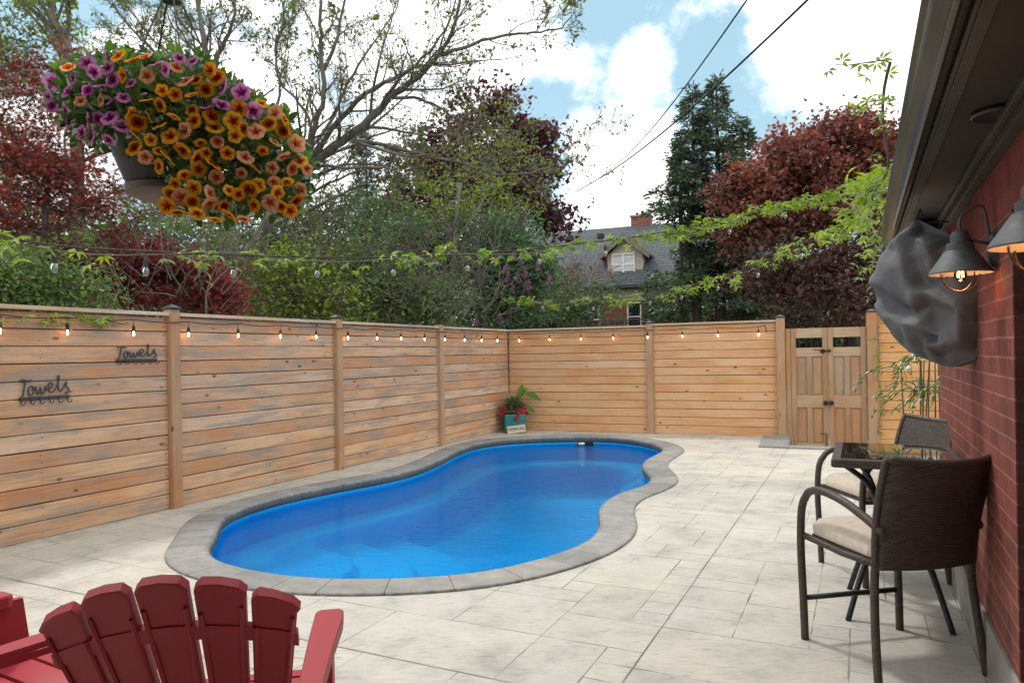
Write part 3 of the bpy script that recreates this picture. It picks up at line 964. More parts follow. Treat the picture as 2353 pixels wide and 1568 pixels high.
def brickmat(name, c1, c2, mortar, bw=0.21, bh=0.0725, msz=0.012, swap=False, bump=0.5, grime=True):
    m, N, L = newmat(name)
    out = N.new('ShaderNodeOutputMaterial'); b = N.new('ShaderNodeBsdfPrincipled'); L.new(b.outputs[0], out.inputs[0]); b.inputs['Roughness'].default_value = 0.8
    b.inputs['Specular IOR Level'].default_value = 0.3
    tc = N.new('ShaderNodeTexCoord'); sp = N.new('ShaderNodeSeparateXYZ'); L.new(tc.outputs['Object'], sp.inputs[0])
    cb = N.new('ShaderNodeCombineXYZ')
    if swap:
        L.new(sp.outputs[2], cb.inputs[0]); L.new(sp.outputs[0], cb.inputs[1])
    else:
        ad = N.new('ShaderNodeMath'); ad.operation = 'ADD'; L.new(sp.outputs[0], ad.inputs[0]); L.new(sp.outputs[1], ad.inputs[1])
        L.new(ad.outputs[0], cb.inputs[0]); L.new(sp.outputs[2], cb.inputs[1])
    nz = N.new('ShaderNodeTexNoise'); nz.inputs['Scale'].default_value = 9; L.new(tc.outputs['Object'], nz.inputs['Vector'])
    vs = N.new('ShaderNodeVectorMath'); vs.operation = 'MULTIPLY_ADD'; L.new(nz.outputs['Color'], vs.inputs[0]); vs.inputs[1].default_value = (0.006, 0.006, 0); L.new(cb.outputs[0], vs.inputs[2])
    br = N.new('ShaderNodeTexBrick'); L.new(vs.outputs[0], br.inputs['Vector'])
    br.inputs['Scale'].default_value = 1.0; br.inputs['Brick Width'].default_value = bw; br.inputs['Row Height'].default_value = bh
    br.inputs['Mortar Size'].default_value = msz / 2; br.inputs['Mortar Smooth'].default_value = 0.35; br.inputs['Bias'].default_value = 0.0
    br.inputs['Color1'].default_value = (*c1, 1); br.inputs['Color2'].default_value = (*c2, 1); br.inputs['Mortar'].default_value = (*mortar, 1)
    t = N.new('ShaderNodeTexNoise'); t.inputs['Scale'].default_value = 5; t.inputs['Detail'].default_value = 9; t.inputs['Roughness'].default_value = 0.7; L.new(tc.outputs['Object'], t.inputs['Vector'])
    r = ramp(N, [(0.3, (0.50, 0.52, 0.55)), (0.7, (1.3, 1.25, 1.2))]); L.new(t.outputs[0], r.inputs[0])
    mu = nd(N, 'ShaderNodeMixRGB', blend_type='MULTIPLY'); mu.inputs[0].default_value = 0.9; L.new(br.outputs['Color'], mu.inputs[1]); L.new(r.outputs[0], mu.inputs[2])
    L.new(mu.outputs[0], b.inputs['Base Color'])
    iv = N.new('ShaderNodeMath'); iv.operation = 'MULTIPLY_ADD'; L.new(br.outputs['Fac'], iv.inputs[0]); iv.inputs[1].default_value = -1.0; iv.inputs[2].default_value = 1.0
    t2 = N.new('ShaderNodeTexNoise'); t2.inputs['Scale'].default_value = 70; t2.inputs['Detail'].default_value = 4; L.new(tc.outputs['Object'], t2.inputs['Vector'])
    ad2 = N.new('ShaderNodeMath'); ad2.operation = 'MULTIPLY_ADD'; L.new(t2.outputs[0], ad2.inputs[0]); ad2.inputs[1].default_value = 0.35; L.new(iv.outputs[0], ad2.inputs[2])
    bp = N.new('ShaderNodeBump'); bp.inputs['Strength'].default_value = bump; bp.inputs['Distance'].default_value = 0.008; L.new(ad2.outputs[0], bp.inputs['Height']); L.new(bp.outputs[0], b.inputs['Normal'])
    return m


M_BRICK = brickmat('red_brick', (0.25, 0.066, 0.048), (0.165, 0.044, 0.034), (0.28, 0.13, 0.10))
M_BRICKV = brickmat('red_brick_soldier', (0.30, 0.065, 0.05), (0.22, 0.045, 0.037), (0.24, 0.08, 0.06), swap=True)
M_JAMB = brickmat('shaded_reveal_brick', (0.10, 0.04, 0.03), (0.075, 0.03, 0.024), (0.10, 0.05, 0.042))  # darker copy of the house brick, the reveal's shade put into its colour
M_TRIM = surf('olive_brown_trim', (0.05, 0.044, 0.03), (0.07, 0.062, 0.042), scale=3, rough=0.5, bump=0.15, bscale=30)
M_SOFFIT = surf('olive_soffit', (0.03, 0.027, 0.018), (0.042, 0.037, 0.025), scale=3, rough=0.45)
M_GUTTER = surf('brown_gutter', (0.085, 0.078, 0.058), (0.12, 0.11, 0.082), scale=2, rough=0.28, stretch=(1, 1, 1), bump=0.15, bscale=8, spec=0.8, metal=0.25)
M_CONC = surf('foundation_concrete', (0.20, 0.19, 0.17), (0.34, 0.33, 0.30), scale=4, rough=0.9, bump=0.5, bscale=25)


def build_house():
    rz = math.atan2(D1.y, D1.x)
    Hs = empty('brick_house', W0, rz, 'dark red brick house wall with low brown eave beside the bistro set', 'house')
    # local: x along the wall away from the camera, y = -NW? (left normal of D1 is NW side)
    # local y axis = Rz*(0,1) = (-D1.y, D1.x) = NW
    T1 = 1.95; T0 = -4.5; ZF = 0.25; ZT = 2.10
    def L4(x0, x1, y0, y1, z0, z1): return ((x0 + x1) / 2, (y0 + y1) / 2, (z0 + z1) / 2), (x1 - x0, y1 - y0, z1 - z0)
    OP0, OP1, OZ = -1.05, -0.66, 1.95
    mb = MB()
    mb.box(*L4(OP1, T1, -0.22, 0, ZF, ZT - 0.215))
    mb.box(*L4(T0, OP0, -0.22, 0, ZF, ZT - 0.215))
    mb.box(*L4(T1 - 0.22, T1, -4.0, -0.2205, ZF, ZT + 0.4))
    mb.build('brick_wall', M_BRICK, Hs)
    mb = MB(); mb.box(*L4(T0, T1, -0.22, 0.0015, ZT - 0.2145, ZT + 0.05)); mb.build('soldier_course', M_BRICKV, Hs)
    # the reveal of the opening
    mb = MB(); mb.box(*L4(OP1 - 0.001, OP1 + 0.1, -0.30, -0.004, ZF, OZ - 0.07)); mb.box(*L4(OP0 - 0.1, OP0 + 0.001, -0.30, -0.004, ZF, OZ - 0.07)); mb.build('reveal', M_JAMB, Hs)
    mb = MB(); mb.box(*L4(OP0 - 0.06, OP1 + 0.06, -0.34, -0.302, 0.2, ZT)); mb.build('door', surf('dark_door', (0.03, 0.02, 0.016), (0.045, 0.03, 0.022), rough=0.5), Hs)
    mb = MB(); mb.box(*L4(T0, T1 + 0.015, -0.25, 0.012, -0.05, ZF)); mb.build('foundation', M_CONC, Hs)
    # soffit boards and trims
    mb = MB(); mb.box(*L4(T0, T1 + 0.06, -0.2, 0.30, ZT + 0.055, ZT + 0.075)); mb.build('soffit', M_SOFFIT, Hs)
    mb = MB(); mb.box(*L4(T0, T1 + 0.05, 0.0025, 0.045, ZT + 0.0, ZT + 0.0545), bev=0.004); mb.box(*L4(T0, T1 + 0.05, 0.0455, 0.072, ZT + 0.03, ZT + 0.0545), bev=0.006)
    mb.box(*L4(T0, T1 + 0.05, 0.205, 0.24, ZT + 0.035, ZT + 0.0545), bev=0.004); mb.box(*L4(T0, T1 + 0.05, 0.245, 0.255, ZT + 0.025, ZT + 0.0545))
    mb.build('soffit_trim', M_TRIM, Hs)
    # gutter: hollow channel profile
    prof = [(0.285, ZT + 0.14), (0.285, ZT - 0.0), (0.293, ZT - 0.006), (0.302, ZT - 0.0), (0.300, ZT + 0.012), (0.308, ZT + 0.02), (0.322, ZT + 0.045), (0.330, ZT + 0.075), (0.333, ZT + 0.112), (0.340, ZT + 0.118), (0.336, ZT + 0.124), (0.327, ZT + 0.116)]
    mb = MB(); V = []
    xs = (T0, T1 + 0.10)
    for x in xs: V += [(x, y, z) for (y, z) in prof]
    k = len(prof)
    mb.add(V, [(j, j + 1, k + j + 1, k + j) for j in range(k - 1)] + [tuple(k + j for j in range(k - 1, -1, -1))])
    g = mb.build('gutter', M_GUTTER, Hs); autosmooth(g, 50)
    so = g.modifiers.new('s', 'SOLIDIFY'); so.thickness = 0.002
    # roof deck and shingles sloping up from the gutter
    mb = MB()
    V = [(T0, 0.285, ZT + 0.13), (T1 + 0.12, 0.285, ZT + 0.13), (T1 + 0.12, -4.2, ZT + 1.6), (T0, -4.2, ZT + 1.6)]
    V += [(x, y, z + 0.05) for (x, y, z) in V]
    mb.add(V, [(3, 2, 1, 0), (4, 5, 6, 7), (0, 1, 5, 4), (1, 2, 6, 5), (2, 3, 7, 6), (3, 0, 4, 7)])
    mb.build('roof', surf('dark_shingles', (0.04, 0.04, 0.045), (0.07, 0.07, 0.075), scale=20, rough=0.9), Hs)
    mb = MB()
    p = hit(2295, 258, (0, 0, ZT + 0.05), (0, 0, 1))
    q = Hs.matrix_world  # not evaluated yet, use maths
    d = p - W0
    lx, ly = d.dot(D1), d.dot(NW)
    mb.lathe([(0.0, -0.004), (0.055, -0.004), (0.072, -0.014), (0.078, -0.008), (0.078, 0.0)], (lx, ly, ZT + 0.052), 28)
    autosmooth(mb.build('recessed_light', surf('dark_plastic', (0.02, 0.02, 0.018), rough=0.35), Hs))
    mb = MB(); mb.box((1.20, 0.12, ZT - 0.015), (0.16, 0.12, 0.14), bev=0.006)
    mb.build('junction_box', BLACKMETAL, Hs)
    # rear wall and porch roof, added out of view to shade surfaces facing the viewer
    iv = (Matrix.Translation(W0) @ Matrix.Rotation(rz, 4, 'Z')).inverted()
    Rb = iv.to_3x3().to_4x4()
    mb = MB(); mb.box(iv @ Vector((-1.6, -2.75, 1.5)), (7.0, 0.25, 3.2), M4=Rb); mb.build('added_rear_wall', M_BRICK, Hs)
    mb = MB(); mb.box(iv @ Vector((-1.55, -0.95, 2.80)), (5.2, 3.6, 0.10), M4=Rb); mb.build('added_porch_roof', M_SOFFIT, Hs)
    mb = MB(); mb.box(iv @ Vector((-1.55, 0.88, 2.83)), (5.2, 0.06, 0.20), M4=Rb); mb.build('added_porch_fascia', M_TRIM, Hs)
    mb = MB(); mb.box(iv @ Vector((-4.05, -2.4, 1.36)), (0.12, 0.12, 2.76), M4=Rb, bev=0.004); mb.build('added_porch_post', M_TRIM, Hs)


build_house()


# barn lamps
M_LAMP = surf('charcoal_enamel', (0.07, 0.075, 0.08), (0.10, 0.105, 0.11), scale=40, rough=0.6, bump=0.3, bscale=150, bdist=0.002)
M_WARM = newmat('warm_bulb')
_o = M_WARM[1].new('ShaderNodeOutputMaterial'); _e = M_WARM[1].new('ShaderNodeEmission'); _e.inputs[0].default_value = (1.0, 0.42, 0.10, 1); _e.inputs[1].default_value = 14
M_WARM[2].new(_e.outputs[0], _o.inputs[0]); M_WARM = M_WARM[0]
def emis(name, c, s):
    m, N, L = newmat(name); o = N.new('ShaderNodeOutputMaterial'); e = N.new('ShaderNodeEmission'); e.inputs[0].default_value = (*c, 1); e.inputs[1].default_value = s; L.new(e.outputs[0], o.inputs[0]); return m
def glassmat(name, tint, rough=0.02, fac=None):
    m, N, L = newmat(name); o = N.new('ShaderNodeOutputMaterial'); t = N.new('ShaderNodeBsdfTransparent'); t.inputs[0].default_value = (*tint, 1)
    g = N.new('ShaderNodeBsdfGlossy'); g.inputs['Roughness'].default_value = rough; f = N.new('ShaderNodeFresnel'); f.inputs[0].default_value = 1.5
    x = N.new('ShaderNodeMixShader'); L.new(f.outputs[0], x.inputs[0]); L.new(t.outputs[0], x.inputs[1]); L.new(g.outputs[0], x.inputs[2]); L.new(x.outputs[0], o.inputs[0]); return m
M_BULBGLASS = glassmat('clear_glass', (0.93, 0.93, 0.9))


def lamp(pos, wall_t, R, label):
    """pos: centre of the shade rim; the plate sits on the wall"""
    rz = math.atan2(NW.y, NW.x)
    base = wp(wall_t, 0, pos.z + 0.10)
    o = empty('wall_lamp', base, rz, label, 'wall lamp', 'barn lamps on the brick wall')
    inv = Matrix.Translation(base) @ Matrix.Rotation(rz, 4, 'Z')
    c = inv.inverted() @ pos
    k = R / 0.11
    mb = MB(); Ry = Matrix.Rotation(math.pi / 2, 4, 'Y')
    Rs = Ry @ Matrix.Diagonal((1.35, 0.8, 1, 1))
    mb.lathe([(0.0, 0.022), (0.038 * k, 0.022), (0.05 * k, 0.014), (0.052 * k, 0.0)], (0.001, 0, -0.01), 24, Rs); autosmooth(mb.build('wall_plate', M_LAMP, o))
    zt = 0.165 * k
    mb = MB()
    arc = [(0.012, 0, 0.02), (0.02, 0, 0.06), (0.05 * k, 0, 0.13 * k)]
    top = Vector((c.x, c.y, c.z + zt))
    pts = [Vector((0.015, 0, 0.0)), Vector((0.025, 0, 0.07 * k)), Vector((c.x * 0.35, c.y * .35, top.z - c.z - 0.10 + c.z + 0.19 * k)), Vector((c.x * 0.65, c.y * .65, top.z + 0.088 * k)), Vector((c.x * 0.93, c.y * .93, top.z + 0.065 * k)), top + Vector((0, 0, 0.03 * k)), top]
    mb.tube(catmull(pts, 5, False), 0.006 * k, 8); mb.tube([(0.01, 0, 0.01), (c.x * 0.9, c.y * .9, top.z - 0.028 * k)], 0.006 * k, 8)
    mb.build('lamp_arm', M_LAMP, o, smooth=True)
    prof = [(R, 0.0), (R * 1.01, 0.004), (R * 0.99, 0.008), (R * 0.50, 0.088 * k), (R * 0.44, 0.092 * k), (R * 0.44, 0.115 * k), (R * 0.40, 0.119 * k), (R * 0.30, 0.12 * k), (R * 0.30, 0.148 * k), (R * 0.24, 0.163 * k), (R * 0.12, 0.172 * k), (0.0, 0.174 * k)]
    inner = [(R * 0.97, 0.0), (R * 0.47, 0.083 * k), (R * 0.3, 0.085 * k), (0.0, 0.086 * k)]
    mb = MB(); mb.lathe(prof, c, 36); sh = autosmooth(mb.build('lamp_shade', M_LAMP, o), 35)
    mb = MB(); mb.lathe(inner, c, 36); mb.lathe([(R * 0.97, 0.0), (R, 0.0)], c, 36)
    mb.build('shade_lining', surf('shade_lining', (0.45, 0.40, 0.33), rough=0.5), sh, smooth=True)
    mb = MB(); mb.lathe([(0.0, -0.03 * k), (0.014 * k, -0.026 * k), (0.023 * k, -0.008 * k), (0.022 * k, 0.01 * k), (0.013 * k, 0.04 * k), (0.012 * k, 0.07 * k)], c, 16)
    b = mb.build('light_bulb', M_BULBGLASS, o, smooth=True)
    mb = MB()
    for q in range(4):
        a = q * math.pi / 2
        mb.tube([c + Vector((0.006 * math.cos(a), 0.006 * math.sin(a), 0.03)), c + Vector((0.012 * math.cos(a + .4), 0.012 * math.sin(a + .4), -0.012)), c + Vector((0.005 * math.cos(a + .8), 0.005 * math.sin(a + .8), 0.028))], 0.0015, 5)
    mb.build('filament', emis('lamp_filament', (1.0, 0.50, 0.16), 22), b)
    mb = MB()
    for q in range(2):
        a = q * math.pi / 2 + 0.5
        ring = [c + Vector((math.cos(a) * R * 0.72 * math.cos(t), math.sin(a) * R * 0.72 * math.cos(t), -R * 0.62 * math.sin(t))) for t in np.linspace(0, math.pi, 15)]
        mb.tube(ring, 0.0028 * k, 6)
    mb.build('bulb_cage', surf('cage_copper', (0.10, 0.06, 0.045), rough=0.4, metal=0.6), o, smooth=True)
    ld = bpy.data.lights.new('lamp_glow', 'POINT'); ld.energy = 0.45; ld.color = (1.0, 0.45, 0.16); ld.shadow_soft_size = 0.02
    lo = bpy.data.objects.new('lamp_glow', ld); COL.objects.link(lo); lo.parent = o; lo.location = c + Vector((0, 0, -0.045))


p = at(2206, 629, 2.80); lamp(p, -0.34, 0.110, 'charcoal gooseneck wall lamp, its lit bulb in full view in front of the covered television')
p = at(2384, 566, 1.80); lamp(p, -1.34, 0.108, 'charcoal wall lamp cut off by the right edge of the photo, only its shade showing')

# covered television on its bracket
M_COVER = surf('grey_cover_cloth', (0.12, 0.122, 0.13), (0.16, 0.162, 0.17), scale=4, rough=0.8, bump=0.35, bscale=14, bdist=0.012, spec=0.25)


def build_tv():
    A = Vector((1.876, 3.72, 0)); B = Vector((2.13, 3.22, 0))
    t = (B - A).normalized(); n = Vector((-t.y, t.x, 0))
    if n.dot(Vector((-1, -1, 0))) < 0: n = -n
    zz = [(392, 570), (372, 592), (350, 620), (300, 668), (250, 715), (210, 790), (180, 860), (148, 925), (150, 965), (172, 1050), (195, 1140), (235, 1200), (285, 1260), (330, 1305), (375, 1340), (450, 1368), (510, 1392), (560, 1412), (610, 1418), (650, 1402),
          (700, 1375), (738, 1382), (752, 1280), (762, 1120), (752, 950), (742, 800), (700, 720), (640, 690), (560, 672), (500, 655), (440, 648), (432, 610)]
    out = []
    for (x, y) in zz:
        out.append(hit((2150 + x / 2.24) * 0.9046, (300 + y / 2.24) * 0.9046, A, n))
    out = resample(out, 0.045)
    ctr = hit(2115, 690, A, n)
    na = len(out)
    up = Vector((0, 0, 1))
    def zp(x, y): return hit((2150 + x / 2.24) * 0.9046, (300 + y / 2.24) * 0.9046, A, n)
    FOLDS = [(375, 690, .17), (400, 770, .16), (425, 860, .175), (455, 960, .17), (480, 1060, .185), (508, 1180, .175), (535, 1290, .15), (552, 1360, .10),
             (450, 760, .10), (480, 850, .085), (505, 950, .07), (540, 1060, .075), (560, 1160, .07), (575, 1260, .06), (585, 1340, .05),
             (355, 760, .13), (300, 740, .12), (260, 800, .125), (320, 850, .145), (380, 900, .15), (230, 880, .12), (280, 950, .125), (360, 1000, .12), (420, 1050, .13),
             (185, 905, .085), (205, 945, .14), (180, 960, .05), (240, 1010, .045), (300, 1050, .05), (350, 1085, .045), (420, 1095, .06), (455, 1110, .10),
             (215, 1060, .11), (270, 1120, .14), (340, 1130, .145), (400, 1170, .155), (425, 1250, .15), (445, 1330, .10), (380, 1250, .07), (330, 1220, .10), (370, 1310, .06), (480, 1240, .08), (490, 1340, .06),
             (530, 990, .15), (585, 1010, .16), (650, 1045, .155), (715, 1080, .14), (600, 1080, .085), (660, 1110, .075), (640, 1180, .10), (700, 1160, .115), (600, 1230, .12), (610, 1290, .15), (660, 1280, .145), (708, 1275, .12), (640, 1330, .07), (690, 1330, .06), (600, 1375, .05),
             (500, 700, .15), (545, 725, .165), (560, 800, .15), (555, 890, .13), (600, 760, .08), (610, 860, .075), (600, 950, .09), (660, 820, .12), (670, 920, .11), (700, 1000, .09), (450, 690, .09), (475, 720, .12), (410, 650, .13), (395, 610, .05), (640, 740, .12), (720, 900, .05)]
    pts3 = [zp(x, y) + n * (0.10 + (h - 0.10) * 1.15) * 0.85 for (x, y, h) in FOLDS]
    flat = [Vector(((p - ctr).dot(t), p.z - ctr.z)) for p in out] + [Vector(((p - ctr).dot(t), p.z - ctr.z)) for p in pts3]
    res = delaunay_2d_cdt(flat, [(i, (i + 1) % na) for i in range(na)], [list(range(na))], 1, 1e-6, True)
    allp = out + pts3
    V, idx_rim = [], {}
    for vi, src in enumerate(res[3]):
        if src:
            V.append(allp[src[0]].copy())
            if src[0] < na: idx_rim[src[0]] = vi
        else:
            q = res[0][vi]; V.append(ctr + t * q.x + up * q.y)
    Fc = []
    for f in res[2]:
        f = list(f)
        nn_ = (V[f[1]] - V[f[0]]).cross(V[f[2]] - V[f[0]])
        if nn_.dot(n) < 0: f.reverse()
        Fc.append(f)
    ring = [idx_rim[k] for k in range(na)]
    e1 = (V[ring[1]] - V[ring[0]])
    sgn_ = 1 if sum(((V[ring[k]] - ctr).cross(V[ring[(k + 1) % na]] - ctr)).dot(n) for k in range(na)) > 0 else -1
    for j, (sc_, dp) in enumerate(((1.0, -0.05), (0.97, -0.11), (0.80, -0.14))):
        b0 = len(V)
        for k in range(na): V.append(ctr.lerp(out[k], sc_) + n * dp)
        cur = list(range(b0, b0 + na))
        for k in range(na):
            q = [ring[k], cur[k], cur[(k + 1) % na], ring[(k + 1) % na]]
            Fc.append(q if sgn_ > 0 else q[::-1])
        ring = cur
    Fc.append(ring[::-1] if sgn_ > 0 else ring)
    root = empty('covered_television', (0, 0, 0), 0, 'wall mounted television hidden under a creased grey cloth cover below the eave', 'television')
    o = mesh_obj('cloth_cover', [tuple(v) for v in V], Fc, M_COVER, root, smooth=True)
    ca = o.data.attributes.new('crease_edge', 'FLOAT', 'EDGE')
    ca.data.foreach_set('value', np.full(len(o.data.edges), 0.42, dtype=np.float32))
    su = o.modifiers.new('s', 'SUBSURF'); su.levels = 2; su.render_levels = 2
    tx = bpy.data.textures.new('creases', 'CLOUDS'); tx.noise_scale = 0.06; tx.noise_depth = 2
    dm = o.modifiers.new('d', 'DISPLACE'); dm.texture = tx; dm.strength = 0.008; dm.texture_coords = 'GLOBAL'
    hem = MB(); hem.tube([out[k] * 0.985 + ctr * 0.015 + n * 0.002 for k in range(na // 3, 2 * na // 3)], 0.005, 6); hem.build('hem_cord', M_COVER, root, smooth=True)
    mb = MB(); w_ = wp(0.75, 0.0, 1.70)
    mb.tube([w_, ctr - n * 0.1 + Vector((0, 0, 0.02))], 0.02, 8); mb.box(w_ + NW * 0.012, (0.02, 0.2, 0.3), math.atan2(NW.y, NW.x)); mb.build('bracket', BLACKMETAL, root)
    mb = MB(); tp = hit(2105, 505, A, n)
    mb.tube([tp, tp + Vector((0.02, 0.0, 0.05)), tp + Vector((0.06, 0.03, 0.0)), tp + Vector((0.17, 0.02, -0.01))], 0.004, 5); mb.build('tie_cord', BLACKMETAL, root)


build_tv()

# ------------------------------------------------------------------ bistro set
def wickermat(name, c1, c2, sx=0.011, sy=0.005, bump=1.0):
    m, N, L = newmat(name); out = N.new('ShaderNodeOutputMaterial'); b = N.new('ShaderNodeBsdfPrincipled'); L.new(b.outputs[0], out.inputs[0]); b.inputs['Roughness'].default_value = 0.5
    tc = N.new('ShaderNodeTexCoord'); sp = N.new('ShaderNodeSeparateXYZ'); L.new(tc.outputs['Object'], sp.inputs[0])
    ad = N.new('ShaderNodeMath'); ad.operation = 'ADD'; L.new(sp.outputs[0], ad.inputs[0]); L.new(sp.outputs[1], ad.inputs[1]); cb = N.new('ShaderNodeCombineXYZ'); L.new(ad.outputs[0], cb.inputs[0]); L.new(sp.outputs[2], cb.inputs[1])
    ad3 = N.new('ShaderNodeMath'); ad3.operation = 'MULTIPLY_ADD'; L.new(sp.outputs[1], ad3.inputs[0]); ad3.inputs[1].default_value = 0.6; L.new(sp.outputs[2], ad3.inputs[2]); L.new(ad3.outputs[0], cb.inputs[1])
    br = N.new('ShaderNodeTexBrick'); L.new(cb.outputs[0], br.inputs['Vector']); br.inputs['Scale'].default_value = 1; br.inputs['Brick Width'].default_value = sx * 2.4; br.inputs['Row Height'].default_value = sy * 2
    br.inputs['Mortar Size'].default_value = 0.0016; br.inputs['Mortar Smooth'].default_value = 1.0
    br.inputs['Color1'].default_value = (*c1, 1); br.inputs['Color2'].default_value = (*c2, 1); br.inputs['Mortar'].default_value = (c1[0] * .25, c1[1] * .25, c1[2] * .25, 1)
    L.new(br.outputs['Color'], b.inputs['Base Color'])
    iv = N.new('ShaderNodeMath'); iv.operation = 'SUBTRACT'; iv.inputs[0].default_value = 1; L.new(br.outputs['Fac'], iv.inputs[1])
    bp = N.new('ShaderNodeBump'); bp.inputs['Strength'].default_value = bump; bp.inputs['Distance'].default_value = 0.004; L.new(iv.outputs[0], bp.inputs['Height']); L.new(bp.outputs[0], b.inputs['Normal'])
    return m


M_WICK = wickermat('brown_wicker', (0.095, 0.068, 0.055), (0.055, 0.038, 0.03))
M_WRAP = wickermat('brown_wicker_wrap', (0.095, 0.068, 0.055), (0.058, 0.041, 0.033), sx=0.05, sy=0.0045)
M_CUSH = surf('beige_cushion', (0.47, 0.40, 0.32), (0.54, 0.47, 0.38), scale=30, rough=0.9, bump=0.3, bscale=200, bdist=0.002)


def cushion(mb, w, d, z0, z1, cy=0.0):
    n = 14
    V, Fc = [], []
    def se(x, y, z):
        return (x, y, z)
    for j in range(n + 1):
        for i in range(n + 1):
            u, v = -1 + 2 * i / n, -1 + 2 * j / n
            k = 1.0
            # squircle mapping keeps rounded corners
            r = 0.93
            x, y = u * w / 2, v * d / 2
            cu = max(0, abs(u) - 0.82) / 0.18; cv = max(0, abs(v) - 0.82) / 0.18
            rr = math.hypot(cu, cv)
            if rr > 1:
                x = math.copysign((0.82 + 0.18 * cu / rr) * w / 2, u); y = math.copysign((0.82 + 0.18 * cv / rr) * d / 2, v)
            ed = min(1, rr)
            bul = (1 - abs(u) ** 3) * (1 - abs(v) ** 3)
            top = (z1 - z0) * (0.55 + 0.45 * math.sqrt(max(0, 1 - ed * ed))) + 0.012 * bul - 0.004 * math.sin(u * 9 + v * 4) * bul
            V.append((x, y + cy, z0 + top))
    b = len(V)
    for j in range(n + 1):
        for i in range(n + 1):
            x, y, z = V[j * (n + 1) + i]
            V.append((x * 0.985, (y - cy) * 0.985 + cy, z0))
    m = n + 1
    for j in range(n):
        for i in range(n):
            a = j * m + i
            Fc.append((a, a + 1, a + m + 1, a + m)); Fc.append((b + a, b + a + m, b + a + m + 1, b + a + 1))
    rim = [i for i in range(m)] + [j * m + n for j in range(1, m)] + [n * m + i for i in range(n - 1, -1, -1)] + [j * m for j in range(n - 1, 0, -1)]
    for q in range(len(rim)):
        a, c = rim[q], rim[(q + 1) % len(rim)]
        Fc.append((c, a, b + a, b + c))
    mb.add(V, Fc)


def build_wicker_chair(loc, rz, label):
    o = empty('bistro_chair', loc, rz, label, 'chair', 'wicker chairs at the bistro table')
    for s in (-1, 1):
        mb = MB(); mb.tube(catmull([Vector(p) for p in [(s * .262, .262, 0.0), (s * .264, .268, .2), (s * .266, .278, .45), (s * .266, .268, .62), (s * .264, .245, .69)]], 5, False), 0.0185, 12)
        mb.build('leg', M_WRAP, o, smooth=True)
        mb = MB(); mb.tube(catmull([Vector(p) for p in [(s * .262, -.262, 0.0), (s * .252, -.235, .2), (s * .238, -.215, .40), (s * .235, -.222, .52)]], 5, False), 0.0175, 12)
        mb.build('leg', M_WRAP, o, smooth=True)
        mb = MB(); mb.tube(catmull([Vector(p) for p in [(s * .264, .245, .685), (s * .264, .20, .732), (s * .264, .10, .752), (s * .258, -.04, .735), (s * .248, -.16, .695), (s * .238, -.25, .655), (s * .232, -.262, .648)]], 5, False), 0.0185, 12)
        mb.build('armrest', M_WRAP, o, smooth=True)
        mb = MB(); mb.tube([(s * .255, .27, .505), (s * .245, .18, .50), (s * .235, 0, .49), (s * .232, -.21, .50)], 0.016, 10); mb.build('seat_rail', M_WRAP, o, smooth=True)
    mb = MB(); mb.box((0, 0.015, 0.505), (.46, .46, .03), bev=0.008); mb.build('seat', M_WICK, o)
    mb = MB(); cushion(mb, .475, .47, .522, .595, .02); autosmooth(mb.build('cushion', M_CUSH, o), 70)
    # backrest: curved woven shell
    nx, nz = 18, 16
    V = []
    for sd in (0, 1):
        for j in range(nz + 1):
            q = j / nz
            for i in range(nx + 1):
                u = -1 + 2 * i / nx
                hw = .238 + .022 * q
                x = u * hw
                lean = -.225 - .03 * q - .10 * q * q
                y = lean + (0.045 + 0.02 * q) * (u * u) - 0.035 - sd * 0.024 + (0.008 if sd and (abs(u) > 0.95 or q > 0.96) else 0)
                z = .49 + .455 * q + 0.018 * q * u * u
                V.append((x, y, z))
    m = nx + 1; b = m * (nz + 1)
    Fc = []
    for j in range(nz):
        for i in range(nx):
            a = j * m + i
            Fc.append((a + 1, a, a + m, a + m + 1)); Fc.append((b + a, b + a + 1, b + a + m + 1, b + a + m))
    rim = list(range(m)) + [j * m + nx for j in range(1, nz + 1)] + [nz * m + i for i in range(nx - 1, -1, -1)] + [j * m for j in range(nz - 1, 0, -1)]
    for q in range(len(rim)):
        a, c = rim[q], rim[(q + 1) % len(rim)]; Fc.append((a, c, b + c, b + a))
    bk = mesh_obj('backrest', V, Fc, M_WICK, o); autosmooth(bk, 60)
    mb = MB()
    topl = [Vector(V[nz * m + i]).lerp(Vector(V[b + nz * m + i]), 0.5) for i in range(m)]
    mb.tube(topl, 0.0155, 8)
    for c in (0, nx): mb.tube([Vector(V[j * m + c]).lerp(Vector(V[b + j * m + c]), 0.5) for j in range(nz + 1)], 0.0155, 8)
    mb.tube([Vector(V[i]).lerp(Vector(V[b + i]), 0.5) for i in range(m)], 0.014, 8)
    mb.build('back_frame', M_WRAP, bk, smooth=True)
    mb = MB(); mb.tube([(-.245, .268, .2), (.245, .268, .2)], 0.013, 10)
    mb.build('stretcher', DARKMETAL, o, smooth=True)
    mb = MB(); mb.tube([(-.24, -.22, .3), (-.25, .25, .3)], 0.0001, 3)
    return o


RZC1 = math.radians(10.5)
build_wicker_chair((1.715, 3.285, 0), RZC1, 'brown wicker armchair nearest the camera, seen from behind at the bistro table')
build_wicker_chair((2.31, 4.50, 0), math.radians(94), 'brown wicker armchair on the far side of the bistro table, facing left to the pool')


